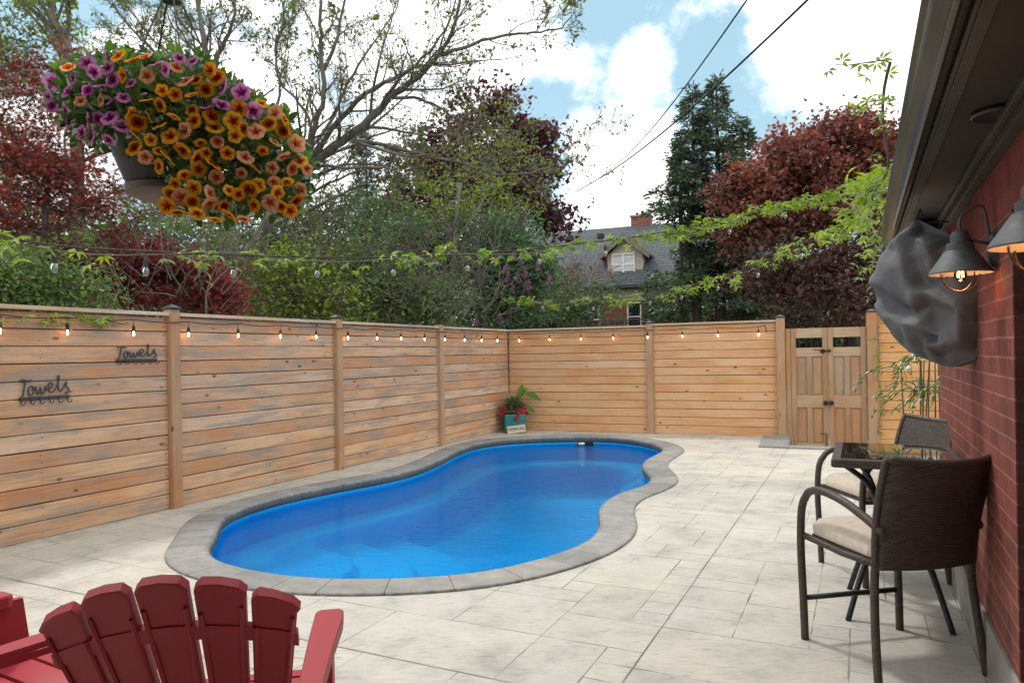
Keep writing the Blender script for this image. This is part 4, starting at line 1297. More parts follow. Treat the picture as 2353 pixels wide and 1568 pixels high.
def build_table():
    rz = math.atan2(D1.y, D1.x) - math.pi / 2
    o = empty('bistro_table', (2.055, 3.86, 0), rz, 'tall square bistro table with wicker rim and dark glass top', 'table')
    w, d, z = .60, .74, .85
    mb = MB()
    fr = 0.062
    for s in (-1, 1):
        mb.box((0, s * (d / 2 - fr / 2), z - 0.02), (w, fr, 0.045), bev=0.012)
        mb.box((s * (w / 2 - fr / 2), 0, z - 0.0205), (fr, d - 2 * fr - 0.002, 0.044), bev=0.012)
    mb.build('table_rim', M_WICK, o)
    mb = MB(); mb.box((0, 0, z - 0.004), (w - 0.09, d - 0.09, 0.006))
    gm, N, L = newmat('dark_glass'); oo = N.new('ShaderNodeOutputMaterial'); b = N.new('ShaderNodeBsdfPrincipled'); b.inputs['Base Color'].default_value = (0.02, 0.017, 0.012, 1); b.inputs['Roughness'].default_value = 0.03; b.inputs['Specular IOR Level'].default_value = 1.0; b.inputs['Coat Weight'].default_value = 0.6; b.inputs['Coat Roughness'].default_value = 0.02; L.new(b.outputs[0], oo.inputs[0])
    mb.V = [(x, y, zz + 0.0065) for (x, y, zz) in mb.V]
    mb.build('glass_top', gm, o)
    for sx in (-1, 1):
        for sy in (-1, 1):
            mb = MB(); mb.tube(catmull([Vector(p) for p in [(sx * .235, sy * .27, 0.0), (sx * .17, sy * .19, .22), (sx * .085, sy * .10, .46), (sx * .085, sy * .10, .56), (sx * .13, sy * .16, .70), (sx * .24, sy * .29, z - .035)]], 5, False), 0.0145, 10)
            mb.build('leg', DARKMETAL, o, smooth=True)
    mb = MB()
    mb.tube([(.085, .10, .5), (-.085, -.10, .5)], 0.011, 8); mb.tube([(-.085, .10, .512), (.085, -.10, .512)], 0.011, 8); mb.build('leg_brace', DARKMETAL, o)
    rng = np.random.RandomState(3)
    return o


build_table()

# ------------------------------------------------------------------ adirondack chairs
M_RED = surf('red_plastic', (0.30, 0.018, 0.028), (0.36, 0.026, 0.037), scale=3, rough=0.5, bump=0.35, bscale=40, stretch=(1, 0.12, 1), bdist=0.0015, spec=0.4)


def build_adirondack(loc, rz, label):
    o = empty('adirondack_chair', loc, rz, label, 'garden chair', 'red adirondack chairs by the pool')
    lean = math.radians(31)
    # back plane: origin at base, q up the slope
    def bp(p, q, dep=0.0):
        curve = 0.028 * (p / 0.25) ** 2
        return Vector((p, -0.02 - q * math.sin(lean) + (dep + curve) * math.cos(lean), 0.27 + q * math.cos(lean) + (dep + curve) * math.sin(lean)))
    Ls = [0.705, 0.778, 0.802, 0.778, 0.705]
    for k in range(5):
        c = k - 2
        p0, p1 = c * 0.077, c * 0.113
        w0, w1 = 0.066, 0.101
        Lk = Ls[k]
        def pc(q): return p0 + (p1 - p0) * q / 0.74
        def hw(q): return (w0 + (w1 - w0) * q / 0.74) / 2
        qs = [0.0, 0.15, 0.3, 0.45, 0.58, Lk - 0.05]
        left = [(pc(q) - hw(q), q) for q in qs]; right = [(pc(q) + hw(q), q) for q in qs]
        tl, tr = pc(Lk) - hw(Lk), pc(Lk) + hw(Lk)
        dl = 0.045 * (-c) / 2; dr = 0.045 * c / 2
        slope = -0.32 * c * (w1 / 2)
        topl = [(tl, Lk - 0.020 - slope), (tl + 0.014, Lk - slope * 0.8), (pc(Lk), Lk + 0.006), (tr - 0.014, Lk + slope * 0.8), (tr, Lk - 0.020 + slope)]
        outline = left + topl + right[::-1]
        mb = MB(); n = len(outline)
        T = 0.016
        rims = []
        for (dep, ins) in ((-0.012, 0.0), (-0.014, 0.005), (T - 0.005, 0.0), (T, 0.006)):
            cx_ = sum(a[0] for a in outline) / n; cq = sum(a[1] for a in outline) / n
            ring = []
            for (p, q) in outline:
                pi = p + math.copysign(min(ins, abs(p - pc(q))), pc(q) - p) if ins else p
                qi = q - (ins if q > 0.6 else 0)
                ring.append(bp(pi, qi, dep))
            rims.append(ring)
        order = [rims[1], rims[0], rims[2], rims[3]]
        V = [v for r in order for v in r]
        m = len(qs)
        Fc = []
        for j in range(3):
            for i in range(n):
                Fc.append((j * n + i, (j + 1) * n + i, (j + 1) * n + (i + 1) % n, j * n + (i + 1) % n))
        Fc.append(tuple(3 * n + i for i in range(n))); Fc.append(tuple(range(n - 1, -1, -1)))
        mb.add(V, Fc)
        sl = autosmooth(mb.build('back_slat', M_RED, o), 30)
        # raised edge ribs on the rear of the moulded slat
        rb = MB()
        for sgn in (-1, 1):
            pts = [bp(pc(q) + sgn * (hw(q) - 0.008), q, -0.018) for q in (0.02, 0.2, 0.4, Lk - 0.07)]
            rb.tube(pts, 0.005, 4)
        rb.build('rear_rib', M_RED, sl)
    for (qa, qb, nm, pw) in ((0.535, 0.58, 'back_brace', 0.262), (0.06, 0.12, 'back_brace', 0.17)):
        mb = MB(); V = []
        n = 12
        for i in range(n + 1):
            u = -1 + 2 * i / n
            p = u * pw
            arch = 0.095 * (1 - u * u) if qa > 0.3 else 0
            for (q, dep) in ((qa + arch, 0.0), (qb + arch, 0.0), (qb + arch, -0.017), (qa + arch, -0.017)):
                V.append(bp(p, q, dep))
        Fc = [(i * 4 + c, i * 4 + (c + 1) % 4, i * 4 + 4 + (c + 1) % 4, i * 4 + 4 + c) for i in range(n) for c in range(4)]
        Fc += [(0, 3, 2, 1), (n * 4, n * 4 + 1, n * 4 + 2, n * 4 + 3)]
        mb.add(V, Fc); autosmooth(mb.build(nm, M_RED, o), 40)
    # seat slats following the scooped side rails
    prof = [(0.0, 0.285), (0.12, 0.285), (0.24, 0.30), (0.36, 0.325), (0.47, 0.34), (0.56, 0.325)]
    for i in range(5):
        (ya, za), (yb, zb) = prof[i], prof[i + 1]
        ya -= 0.02; yb -= 0.02
        ang = math.atan2(zb - za, yb - ya)
        M4 = Matrix.Rotation(ang, 4, 'X')
        mb = MB(); ln = math.hypot(yb - ya, zb - za) - 0.012
        mb.box((0, (ya + yb) / 2, (za + zb) / 2), (0.50, ln, 0.022), M4=M4, bev=0.005)
        autosmooth(mb.build('seat_slat', M_RED, o), 40)
    mb = MB(); mb.box((0, 0.548, 0.255), (0.50, 0.022, 0.13), bev=0.005); mb.build('front_apron', M_RED, o)
    for s in (-1, 1):
        # long side rail, becomes the rear leg
        pl = [(0.535, 0.20), (0.535, 0.30), (0.44, 0.325), (0.3, 0.30), (0.15, 0.27), (0.0, 0.27), (-0.12, 0.25), (-0.42, 0.0), (-0.30, 0.0), (0.0, 0.17), (0.3, 0.2)]
        Mx = Matrix(((0, 0, 1, 0), (1, 0, 0, 0), (0, 1, 0, 0), (0, 0, 0, 1)))
        mb = MB(); mb.prism(pl, 0.028, Matrix.Translation((s * 0.255 - 0.014, 0, 0)) @ Mx); mb.build('side_rail', M_RED, o)
        mb = MB(); mb.prism([(0.37, 0.0), (0.50, 0.0), (0.50, 0.30), (0.47, 0.545), (0.37, 0.545)], 0.028, Matrix.Translation((s * 0.284 - 0.014, 0, 0)) @ Mx); mb.build('leg', M_RED, o)
        # arm board, wider towards the front with clipped corners
        i_, o2 = s * 0.225, s * 0.355
        ar = [(s * 0.240, -0.24), (s * 0.295, -0.24), (s * 0.315, 0.1), (s * 0.335, 0.34), (s * 0.335, 0.41), (s * 0.320, 0.43), (s * 0.258, 0.43), (s * 0.243, 0.41), (s * 0.240, 0.2)]
        if s < 0: ar = ar[::-1]
        mb = MB(); mb.prism(ar, 0.012, Matrix.Translation((0, 0, 0.555)))
        ins = [(x + (s * 0.304 - x) * 0.07, y * 0.985 + 0.002) for (x, y) in ar]
        n = len(ar)
        V = [(x, y, 0.5672) for (x, y) in ar] + [(x, y, 0.5745) for (x, y) in ins]
        mb.add(V, [(i, (i + 1) % n, n + (i + 1) % n, n + i) for i in range(n)] + [tuple(range(n, 2 * n))])
        # rim hanging down, the moulded edge
        V = [(x, y, 0.5545) for (x, y) in ar] + [(x, y, 0.5325) for (x, y) in ar]
        mb.add(V, [(n + i, n + (i + 1) % n, (i + 1) % n, i) for i in range(n)])
        mb.build('armrest', M_RED, o)
        mb = MB(); mb.prism([(-0.22, 0.24), (-0.13, 0.235), (-0.17, 0.552), (-0.235, 0.552)], 0.026, Matrix.Translation((s * 0.288 - 0.013, 0, 0)) @ Mx); mb.build('arm_support', M_RED, o)
    return o


build_adirondack((-0.83, 1.925, 0), math.radians(11), 'red adirondack chair seen from behind, its five back slats fanned across the foreground')
build_adirondack((-1.84, 2.12, 0), math.radians(-30), 'red adirondack chair cut by the left edge, only seat and armrest in view')

# ------------------------------------------------------------------ towel racks with hand-lettered tops
def towel_rack(s0, s1, zb, zt, tilt, label):
    s, w, h = (s0 + s1) / 2, abs(s1 - s0), zt - zb
    # on the fence the yard side is +y (local frame of the left fence turned around)
    base = C0 - D1 * s + E2 * 0.012 + Vector((0, 0, zb))
    # local x must run away from the camera side -> reading direction left to right is along D1
    o = empty('towel_rack', base, math.atan2(D1.y, D1.x), label, 'towel rack', 'towel racks on the left fence')
    x0 = -w / 2
    mb = MB(); mb.box((0, -0.005, h * 0.22), (w, 0.007, h * 0.13)); 
    for q in range(6):
        x = x0 + w * (0.04 + 0.92 * q / 5)
        mb.lathe([(0.0, 0.006), (0.012, 0.006), (0.012, 0.0)], (x, -0.0085, h * 0.22), 8, Matrix.Rotation(math.pi / 2, 4, 'X'))
    b = mb.build('rack_bar', RACKMETAL, o)
    for q in range(6):
        x = x0 + w * (0.04 + 0.92 * q / 5)
        mb = MB(); mb.tube([(x, -0.007, h * 0.2), (x, -0.009, h * 0.04), (x + 0.004, -0.022, -0.0 * h), (x + 0.012, -0.034, h * 0.03), (x + 0.014, -0.036, h * 0.11)], 0.0042, 6); mb.build('hook', RACKMETAL, o)
    # script word, drawn as ribbons of round bar; unit box 0..1 by 0..1
    S = [
        [(0.02, 0.86), (0.05, 0.93), (0.12, 0.90), (0.20, 0.88), (0.24, 0.92)], [(0.12, 0.90), (0.09, 0.6), (0.07, 0.38), (0.04, 0.27)],
        [(0.22, 0.68), (0.175, 0.60), (0.17, 0.42), (0.21, 0.34), (0.255, 0.40), (0.27, 0.56), (0.235, 0.68), (0.22, 0.68)], [(0.255, 0.60), (0.31, 0.66)],
        [(0.31, 0.66), (0.325, 0.45), (0.36, 0.38), (0.40, 0.62), (0.42, 0.42), (0.46, 0.38), (0.50, 0.66)],
        [(0.50, 0.66), (0.52, 0.52), (0.60, 0.56), (0.645, 0.72), (0.60, 0.80), (0.56, 0.68), (0.57, 0.48), (0.63, 0.42), (0.70, 0.52)],
        [(0.70, 0.52), (0.765, 0.80), (0.775, 1.0), (0.76, 1.02), (0.755, 0.75), (0.765, 0.50), (0.80, 0.44), (0.86, 0.56)],
        [(0.86, 0.56), (0.93, 0.80), (0.92, 0.62), (0.97, 0.50), (0.96, 0.38), (0.90, 0.36)]]
    mb = MB()
    for st in S:
        P = catmull([Vector((x0 + w * (x + 0.01), -0.006, h * y)) for (x, y) in st], 5, False)
        # flat bar: two parallel tubes make the stroke as broad as the cut plate
        mb.tube([p for p in P], 0.0058, 6)
    mb.build('lettering', RACKMETAL, o)
    return o


towel_rack(8.68, 8.28, 1.085, 1.30, 0, 'dark metal towel rack, the lower and nearer one by the left edge')
towel_rack(7.86, 7.45, 1.385, 1.56, 0, 'dark metal towel rack hung higher, beside the first fence post')

# ------------------------------------------------------------------ potted plant and sign in the corner
def leafblade(L, W, bend, n=8, fold=0.25):
    """leaf along +x, returns V,F"""
    V, Fc = [], []
    for i in range(n + 1):
        t = i / n
        w = W / 2 * math.sin(math.pi * min(1, t * 0.95 + 0.05)) ** 0.8
        x = L * t; z = -bend * L * t * t
        V += [(x, -w, z + fold * w), (x, 0, z), (x, w, z + fold * w)]
    for i in range(n):
        a = i * 3
        Fc += [(a, a + 3, a + 4, a + 1), (a + 1, a + 4, a + 5, a + 2)]
    return V, Fc


def build_pot():
    c = ground(1181, 992); c = Vector((c.x, c.y, 0))
    o = empty('potted_plant', c, 0.15, 'turquoise woven pot with red flowers and broad canna leaves in the fence corner', 'potted plant')
    m = wickermat('turquoise_weave', (0.02, 0.26, 0.27), (0.012, 0.17, 0.19), sx=0.02, sy=0.011, bump=1.0)
    mb = MB(); mb.box((0, 0, 0.17), (0.38, 0.34, 0.34), bev=0.03); mb.build('pot', m, o)
    mb = MB(); mb.box((0, 0, 0.338), (0.33, 0.29, 0.012)); mb.build('soil', surf('potting_soil', (0.03, 0.02, 0.015), rough=1), o)
    rng = np.random.RandomState(8)
    V, Fc, R = [], [], []
    lv, lf = leafblade(0.11, 0.035, 0.3, 3)
    for k in range(330):
        d = rng.normal(size=3); d[2] = abs(d[2]); d /= np.linalg.norm(d)
        r = rng.uniform(0.4, 1)
        p = Vector((-0.01 + d[0] * 0.20 * r, d[1] * 0.16 * r, 0.38 + d[2] * 0.23 * r))
        q = Vector((d[0], d[1], d[2] + 0.3 + rng.uniform(-.4, .4))).to_track_quat('X', 'Z').to_matrix().to_4x4()
        b = len(V)
        V += [tuple(p + (q @ Vector(v)) * 0.9) for v in lv]; Fc += [[i + b for i in f] for f in lf]; R += [rng.rand()] * len(lf)
    mesh_obj('foliage', V, Fc, leafmat('pot_leaves', [(0.025, 0.07, 0.02), (0.06, 0.14, 0.04), (0.10, 0.22, 0.07)]), o, rnd=R)
    mred = leafmat('red_petals', [(0.30, 0.01, 0.02), (0.45, 0.02, 0.04), (0.5, 0.08, 0.1)], attr=False)
    for (x, y, z, s) in [(-.21, -.05, .42, 1), (-.24, -.06, .36, 1.1), (-.16, -.12, .40, .8), (.10, -.16, .40, 1), (.17, -.12, .45, 1.1), (.20, -.06, .48, .9), (.06, -.19, .36, .8), (.03, -.2, .27, 1.1), (.22, -.04, .35, .9), (.16, -.15, .38, .8)]:
        mb = MB()
        for k in range(5):
            a = k * 1.2566 + x * 9
            lv2, lf2 = leafblade(0.06 * s, 0.045 * s, 0.4, 3)
            q = Matrix.Translation((x, y, z)) @ Matrix.Rotation(1.1, 4, 'X') @ Matrix.Rotation(a, 4, 'Z')
            mb.add([q @ Vector(v) for v in lv2], lf2)
        mb.build('flower', mred, o)
    mcan = leafmat('canna_leaf', [(0.08, 0.20, 0.03), (0.11, 0.26, 0.04)], attr=False)
    for (bx, tip, L, W, tilt, az) in [((.09, 0, .42), (.20, -.08, .68), .30, .14, .12, -.15), ((.06, 0, .42), (.10, 0, .60), .29, .11, -1.35, 0.4), ((.09, 0, .40), (.16, -.05, .48), .24, .10, .30, -.5), ((.05, .02, .42), (.13, .03, .62), .22, .09, -1.15, 0.0)]:
        mb = MB(); mb.tube([(bx[0] * .5, 0, .35), bx, tip], [.007, .005, .004], 6)
        lv2, lf2 = leafblade(L, W, 0.45, 8, 0.35)
        q = Matrix.Translation(tip) @ Matrix.Rotation(az, 4, 'Z') @ Matrix.Rotation(tilt, 4, 'Y') @ Matrix.Rotation(0.85, 4, 'X')
        mb.add([q @ Vector(v) for v in lv2], lf2)
        mb.build('canna_leaf', mcan, o, smooth=True)
    # sign leaning on the pot
    sc_ = ground(1186, 985.5); w, h = 0.335, 0.135
    so = empty('sign', (c.x + 0.05, c.y - 0.245, 0.0), 0.18, 'small cream sign reading SWIMMING HOLE, leaning on the turquoise pot', 'sign')
    T = Matrix.Rotation(math.radians(-12), 4, 'X') @ Matrix.Rotation(math.radians(-5), 4, 'Y')
    mb = MB(); mb.box(T @ Vector((0, 0, h / 2 + 0.012)), (w, 0.012, h), M4=T, bev=0.002)
    mb.build('sign_board', surf('cream_board', (0.50, 0.44, 0.33), (0.60, 0.54, 0.42), scale=20, rough=0.7), so)
    cu = bpy.data.curves.new('lettering', 'FONT'); cu.body = 'SWIMMING HOLE'; cu.size = 0.062; cu.align_x = 'CENTER'; cu.align_y = 'CENTER'; cu.extrude = 0.0006
    tmp = bpy.data.objects.new('tmp', cu); COL.objects.link(tmp)
    bpy.context.view_layer.update()
    me = bpy.data.meshes.new_from_object(tmp.evaluated_get(bpy.context.evaluated_depsgraph_get()))
    bpy.data.objects.remove(tmp)
    xs_ = [v.co.x for v in me.vertices]; k = (w * 0.90) / (max(xs_) - min(xs_))
    Mt = T @ Matrix.Translation((0, -0.0075, h / 2 + 0.012)) @ Matrix.Rotation(math.pi / 2, 4, 'X') @ Matrix.Diagonal((k, 1.35, 1, 1))
    me.transform(Mt); me.materials.clear(); me.materials.append(surf('sign_ink', (0.03, 0.028, 0.03), rough=0.6))
    to = bpy.data.objects.new('lettering', me); COL.objects.link(to); to.parent = so


build_pot()
# ------------------------------------------------------------------ string lights, pole, cables
M_CABLE = surf('black_cable', (0.012, 0.012, 0.013), rough=0.5)
M_FIL = emis('bulb_filament', (1.0, 0.50, 0.18), 22)
M_PALEGLASS = glassmat('bulb_glass', (0.88, 0.90, 0.88), 0.05)


def fine_path(pts, step=0.05):
    return resample(catmull([Vector(p) for p in pts], 8, False), step, closed=False)


def bulb(parent, p, drop, lit, k=1.0, swing=0.0):
    """socket on a short lead with a glass bulb"""
    mb = MB()
    z = p.z - drop
    sx = swing
    mb.tube([p, Vector((p.x + sx * .5, p.y, z + 0.03))], 0.0028, 5)
    mb.lathe([(0.0, 0.035 * k), (0.009 * k, 0.034 * k), (0.011 * k, 0.02 * k), (0.0175 * k, 0.015 * k), (0.018 * k, -0.032 * k), (0.0, -0.033 * k)], (p.x + sx, p.y, z), 10)
    s = mb.build('socket', M_CABLE, parent, smooth=False)
    g = MB(); g.lathe([(0.012 * k, -0.032 * k), (0.0215 * k, -0.055 * k), (0.023 * k, -0.072 * k), (0.018 * k, -0.090 * k), (0.009 * k, -0.099 * k), (0.0, -0.101 * k)], (p.x + sx, p.y, z), 12)
    gb = g.build('glass_bulb', M_BULBGLASS if lit else M_PALEGLASS, s, smooth=True)
    f = MB(); f.tube([(p.x + sx - 0.003, p.y, z - 0.036 * k), (p.x + sx - 0.006, p.y, z - 0.075 * k), (p.x + sx, p.y, z - 0.084 * k), (p.x + sx + 0.006, p.y, z - 0.075 * k), (p.x + sx + 0.003, p.y, z - 0.036 * k)], 0.0035 if lit else 0.0018, 5)
    f.build('filament', M_FIL if lit else surf('unlit_filament', (0.5, 0.5, 0.48), rough=0.3, metal=0.5), gb)


def xy_on_path(path, px):
    best = None
    for i in range(len(path) - 1):
        a, b = path[i], path[i + 1]
        fa, fb_ = a.x / a.y, b.x / b.y
        v = (px - CX) / F
        # include roll with the height
        va = v * math.cos(TH) + 0; 
        ua = (a.x / a.y) * math.cos(TH) + (-(a.z - H) / a.y) * math.sin(TH)
        ub = (b.x / b.y) * math.cos(TH) + (-(b.z - H) / b.y) * math.sin(TH)
        if (ua - v) * (ub - v) <= 0:
            t = (v - ua) / (ub - ua + 1e-12)
            return a.lerp(b, t)
    return best


# strand A: long line high over the pool from the left to the right
strandA = fine_path([at(-260, 505, 3.9), at(-60, 532, 4.3), at(124, 563, 4.75), at(334, 577, 5.3), at(535, 586, 5.9), at(728, 591, 6.5), at(903, 591, 7.1), at(1073, 584, 7.7), at(1238, 570, 8.2), at(1390, 553, 8.6), at(1530, 532, 8.9), at(1675, 505, 9.2), at(1803, 470, 9.5), at(1960, 425, 9.9), at(2110, 375, 10.3)], 0.06)
SA = empty('string_lights', (0, 0, 0), 0, 'string of large unlit bulbs hung high across the pool, wrapped in a climbing vine', 'string lights', 'strings of bulbs over the patio')
mb = MB(); mb.tube(strandA, 0.0065, 6); mb.build('cable', M_CABLE, SA, smooth=True)
for px in (124, 334, 535, 728, 903, 1073, 1238, 1390, 1530, 1675, 1803):
    p = xy_on_path(strandA, px)
    bulb(SA, p, 0.085, False, 1.0)

# strand B: from the corner pole to the eave
strandB = fine_path([at(1152, 676, 13.2), at(1230, 688, 12.9), at(1362, 690, 12.2), at(1492, 676, 11.3), at(1565, 662, 10.8), at(1648, 640, 10.2), at(1740, 608, 9.5), at(1840, 562, 8.6), at(1948, 505, 7.4), at(2003, 420, 6.3), at(2060, 380, 5.2)], 0.06)
SB = empty('string_lights', (0, 0, 0), 0, 'lower string of small unlit bulbs from the corner pole to the house eave', 'string lights', 'strings of bulbs over the patio')
mb = MB(); mb.tube(strandB, 0.0065, 6); mb.build('cable', M_CABLE, SB, smooth=True)
for px in (1190, 1245, 1303, 1362, 1425, 1492, 1565, 1648, 1740, 1840, 1948, 2003):
    p = xy_on_path(strandB, px)
    if p is not None: bulb(SB, p, 0.07, False, 1.0)

# strand C: lit bulbs clipped under the fence rails
SC = empty('string_lights', (0, 0, 0), 0, 'string of small glowing bulbs clipped along the top of both fences', 'string lights', 'strings of bulbs over the patio')
ptsC, bulbsC = [], []
nL = Vector((E2.x, E2.y, 0)); nB = Vector((D2.y, -D2.x, 0))
for px in (-130, 0, 155, 307, 433, 547, 644, 726, 799, 866, 921, 975, 1022, 1067, 1106, 1142):
    y_ = 745 if px < 200 else 750
    p = hit(px, 760, C0 + nL * 0.075, nL); p.z = 1.785
    bulbsC.append(p)
for px in (1192, 1262, 1334, 1408, 1487, 1567, 1649, 1742):
    p = hit(px, 760, C0 - Vector((-D2.y, D2.x, 0)) * 0.075, Vector((-D2.y, D2.x, 0))); p.z = 1.785
    bulbsC.append(p)
for i, p in enumerate(bulbsC):
    if i:
        q = bulbsC[i - 1]
        for t in (0.33, 0.66):
            m_ = q.lerp(p, t); m_.z -= 0.012; ptsC.append(m_)
    ptsC.append(p)
mb = MB(); mb.tube(fine_path(ptsC, 0.08), 0.0055, 5); mb.tube([ptsC[-1], ptsC[-1] + D2 * 0.1 + Vector((0, 0, 0.02)), ptsC[-1] + D2 * 0.13 + Vector((0, 0, -0.09))], 0.009, 5)
mb.build('cable', M_CABLE, SC)
for p in bulbsC[1:]: bulb(SC, p, 0.075, True, 0.82)
for i, p in enumerate(bulbsC[2:]):
    if i % 1 == 0 and p.y < 9.5:
        ld = bpy.data.lights.new('bulb_glow', 'POINT'); ld.energy = 0.10; ld.color = (1.0, 0.42, 0.14); ld.shadow_soft_size = 0.012
        lo = bpy.data.objects.new('bulb_glow', ld); COL.objects.link(lo); lo.parent = SC; lo.location = p + Vector((0, 0, -0.135))

o = empty('light_pole', C0 + D1 * 0.12 + Vector((0, 0, 0)), 0, 'thin black pole rising behind the fence corner', 'pole')
mb = MB(); mb.tube([(0, 0, 0), (0, 0, 2.62)], 0.022, 10); mb.build('pole_tube', BLACKMETAL, o)
mb = MB(); mb.lathe([(0.0, 0.03), (0.02, 0.024), (0.028, 0.0), (0.022, -0.02)], (0, 0, 2.62), 12); mb.build('pole_cap', BLACKMETAL, o)

# overhead service cables
for (a, b, lb) in (((1420, 360, 30), (1700, -10, 13), 'thin upper utility wire crossing the sky'), ((1370, 400, 30), (1832, -10, 13), 'thicker lower utility wire crossing the sky')):
    A, B = at(*a), at(*b); A2 = A + (A - B) * 0.25; B2 = B + (B - A) * 0.25
    pts = [A2.lerp(B2, t) + Vector((0, 0, -0.5 * math.sin(math.pi * t))) for t in np.linspace(0, 1, 30)]
    if 'lower' in lb: r = 0.024
    else: r = 0.017
    mb = MB(); mb.tube(pts, r, 5); o = mb.build('utility_wire', M_CABLE); tag(o, lb, 'wire', 'overhead wires')

# ------------------------------------------------------------------ leaves, in bulk
def rand_rot(rng, n, up=0.0):
    """n random rotation matrices; up>0 keeps the leaf planes flatter"""
    z = rng.normal(size=(n, 3)); z[:, 2] = np.abs(z[:, 2]) + up
    z /= np.linalg.norm(z, axis=1)[:, None]
    x = rng.normal(size=(n, 3)); x -= (x * z).sum(1)[:, None] * z; x /= np.linalg.norm(x, axis=1)[:, None]
    y = np.cross(z, x)
    return np.stack([x, y, z], 2)


def leaf_star(lobes=5, depth=0.45, droop=0.25, stem=False):
    """palmate leaf outline as one face of 2*lobes points, tips along a fan, base at origin"""
    P = []
    for k in range(lobes):
        a = math.radians(-110 + 220 * k / (lobes - 1))
        ln = 1.0 - 0.28 * abs(k - (lobes - 1) / 2) / ((lobes - 1) / 2)
        P.append((math.cos(a) * ln, math.sin(a) * ln, -droop * ln * ln))
        if k < lobes - 1:
            b = math.radians(-110 + 220 * (k + 0.5) / (lobes - 1))
            P.append((math.cos(b) * depth, math.sin(b) * depth, -droop * 0.2))
    P.append((-0.12, 0, 0))
    return np.array(P), [tuple(range(len(P)))]


T_MAPLE = leaf_star(5, 0.52)
T_JAP = leaf_star(7, 0.22, 0.35)
T_OVAL = (np.array([(0, 0, 0), (0.35, -0.27, 0.04), (0.75, -0.2, -0.02), (1.05, 0, -0.12), (0.75, 0.2, -0.02), (0.35, 0.27, 0.04)]), [(0, 1, 2, 3, 4, 5)])
T_NARROW = (np.array([(0, 0, 0), (0.4, -0.11, 0.02), (1.0, 0, -0.15), (0.4, 0.11, 0.02)]), [(0, 1, 2, 3)])
T_SPRAY = (np.array([(0, 0, 0), (0.35, -0.16, 0.0), (0.5, -0.05, 0), (0.8, -0.13, -.05), (1.05, 0, -0.12), (0.8, 0.12, -.05), (0.5, 0.05, 0), (0.3, 0.17, 0)]), [(0, 1, 2, 3, 4, 5, 6, 7)])
def t_palm():
    V, Fc = [], []
    for k in range(5):
        a = math.radians(-100 + 50 * k); ln = 1.0 - 0.22 * abs(k - 2) / 2
        c, s = math.cos(a), math.sin(a)
        pts = [(0.03, 0, 0), (0.5 * ln, -0.15, -0.03), (ln, 0, -0.30), (0.5 * ln, 0.15, -0.03)]
        b = len(V)
        V += [(x * c - y * s, x * s + y * c, z) for (x, y, z) in pts]; Fc.append((b, b + 1, b + 2, b + 3))
    return np.array(V), Fc
T_PALM = t_palm()


def leaves(name, P, size, tmpl, mat, parent, rng, up=0.0, rnd=None, rot=None, jit=0.35):
    n = len(P)
    TV, TF = tmpl
    R = rot if rot is not None else rand_rot(rng, n, up)
    s = size * (1 + jit * (rng.rand(n) - 0.5) * 2)
    V = np.einsum('nij,kj->nki', R, TV) * s[:, None, None] + np.asarray(P)[:, None, :]
    k = len(TV)
    rv = rng.rand(n) if rnd is None else np.clip(rnd, 0, 1)
    if len(set(len(f) for f in TF)) == 1:
        Fa = np.array(TF)[None] + (np.arange(n) * k)[:, None, None]
        Fa = Fa.reshape(-1, len(TF[0]))
        return mesh_obj(name, V.reshape(-1, 3), Fa, mat, parent, rnd=np.repeat(rv, len(TF)))


def np_tubes(name, lines, mat, parent, n=5):
    """lines: list of (pts (m,3), radii (m,)) -> one mesh"""
    VS, FS, base = [], [], 0
    ang = np.linspace(0, 2 * np.pi, n, endpoint=False)
    ca, sa = np.cos(ang), np.sin(ang)
    for (P, R) in lines:
        P = np.asarray(P, float); m = len(P)
        T = np.gradient(P, axis=0); T /= np.linalg.norm(T, axis=1)[:, None] + 1e-9
        ref = np.array([0.3, 0.2, 1.0]) if abs(T[0][2]) < 0.8 else np.array([1.0, 0.2, 0])
        A = np.cross(T, ref); A /= np.linalg.norm(A, axis=1)[:, None] + 1e-9
        B = np.cross(A, T)
        ring = P[:, None, :] + (A[:, None, :] * ca[None, :, None] + B[:, None, :] * sa[None, :, None]) * np.asarray(R)[:, None, None]
        VS.append(ring.reshape(-1, 3))
        i = np.arange(m - 1)[:, None] * n; k = np.arange(n)[None]; k2 = (k + 1) % n
        q = np.stack([i + k, i + k2, i + n + k2, i + n + k], 2).reshape(-1, 4) + base
        FS.append(q); base += m * n
    return mesh_obj(name, np.concatenate(VS), np.concatenate(FS), mat, parent, smooth=True)


def barkmat(name, c1, c2, s=1.0):
    return surf(name, c1, c2, scale=6 * s, rough=0.9, bump=0.8, bscale=22 * s, stretch=(1, 1, 0.22), bdist=0.03)


BARK_GREY = barkmat('grey_bark', (0.085, 0.077, 0.065), (0.19, 0.172, 0.145))
BARK_DARK = barkmat('dark_bark', (0.035, 0.03, 0.025), (0.075, 0.062, 0.05))
BARK_PALE = barkmat('pale_bark', (0.20, 0.185, 0.16), (0.32, 0.30, 0.27))
BARK_TWIG = barkmat('twig_bark', (0.09, 0.078, 0.06), (0.16, 0.14, 0.11))


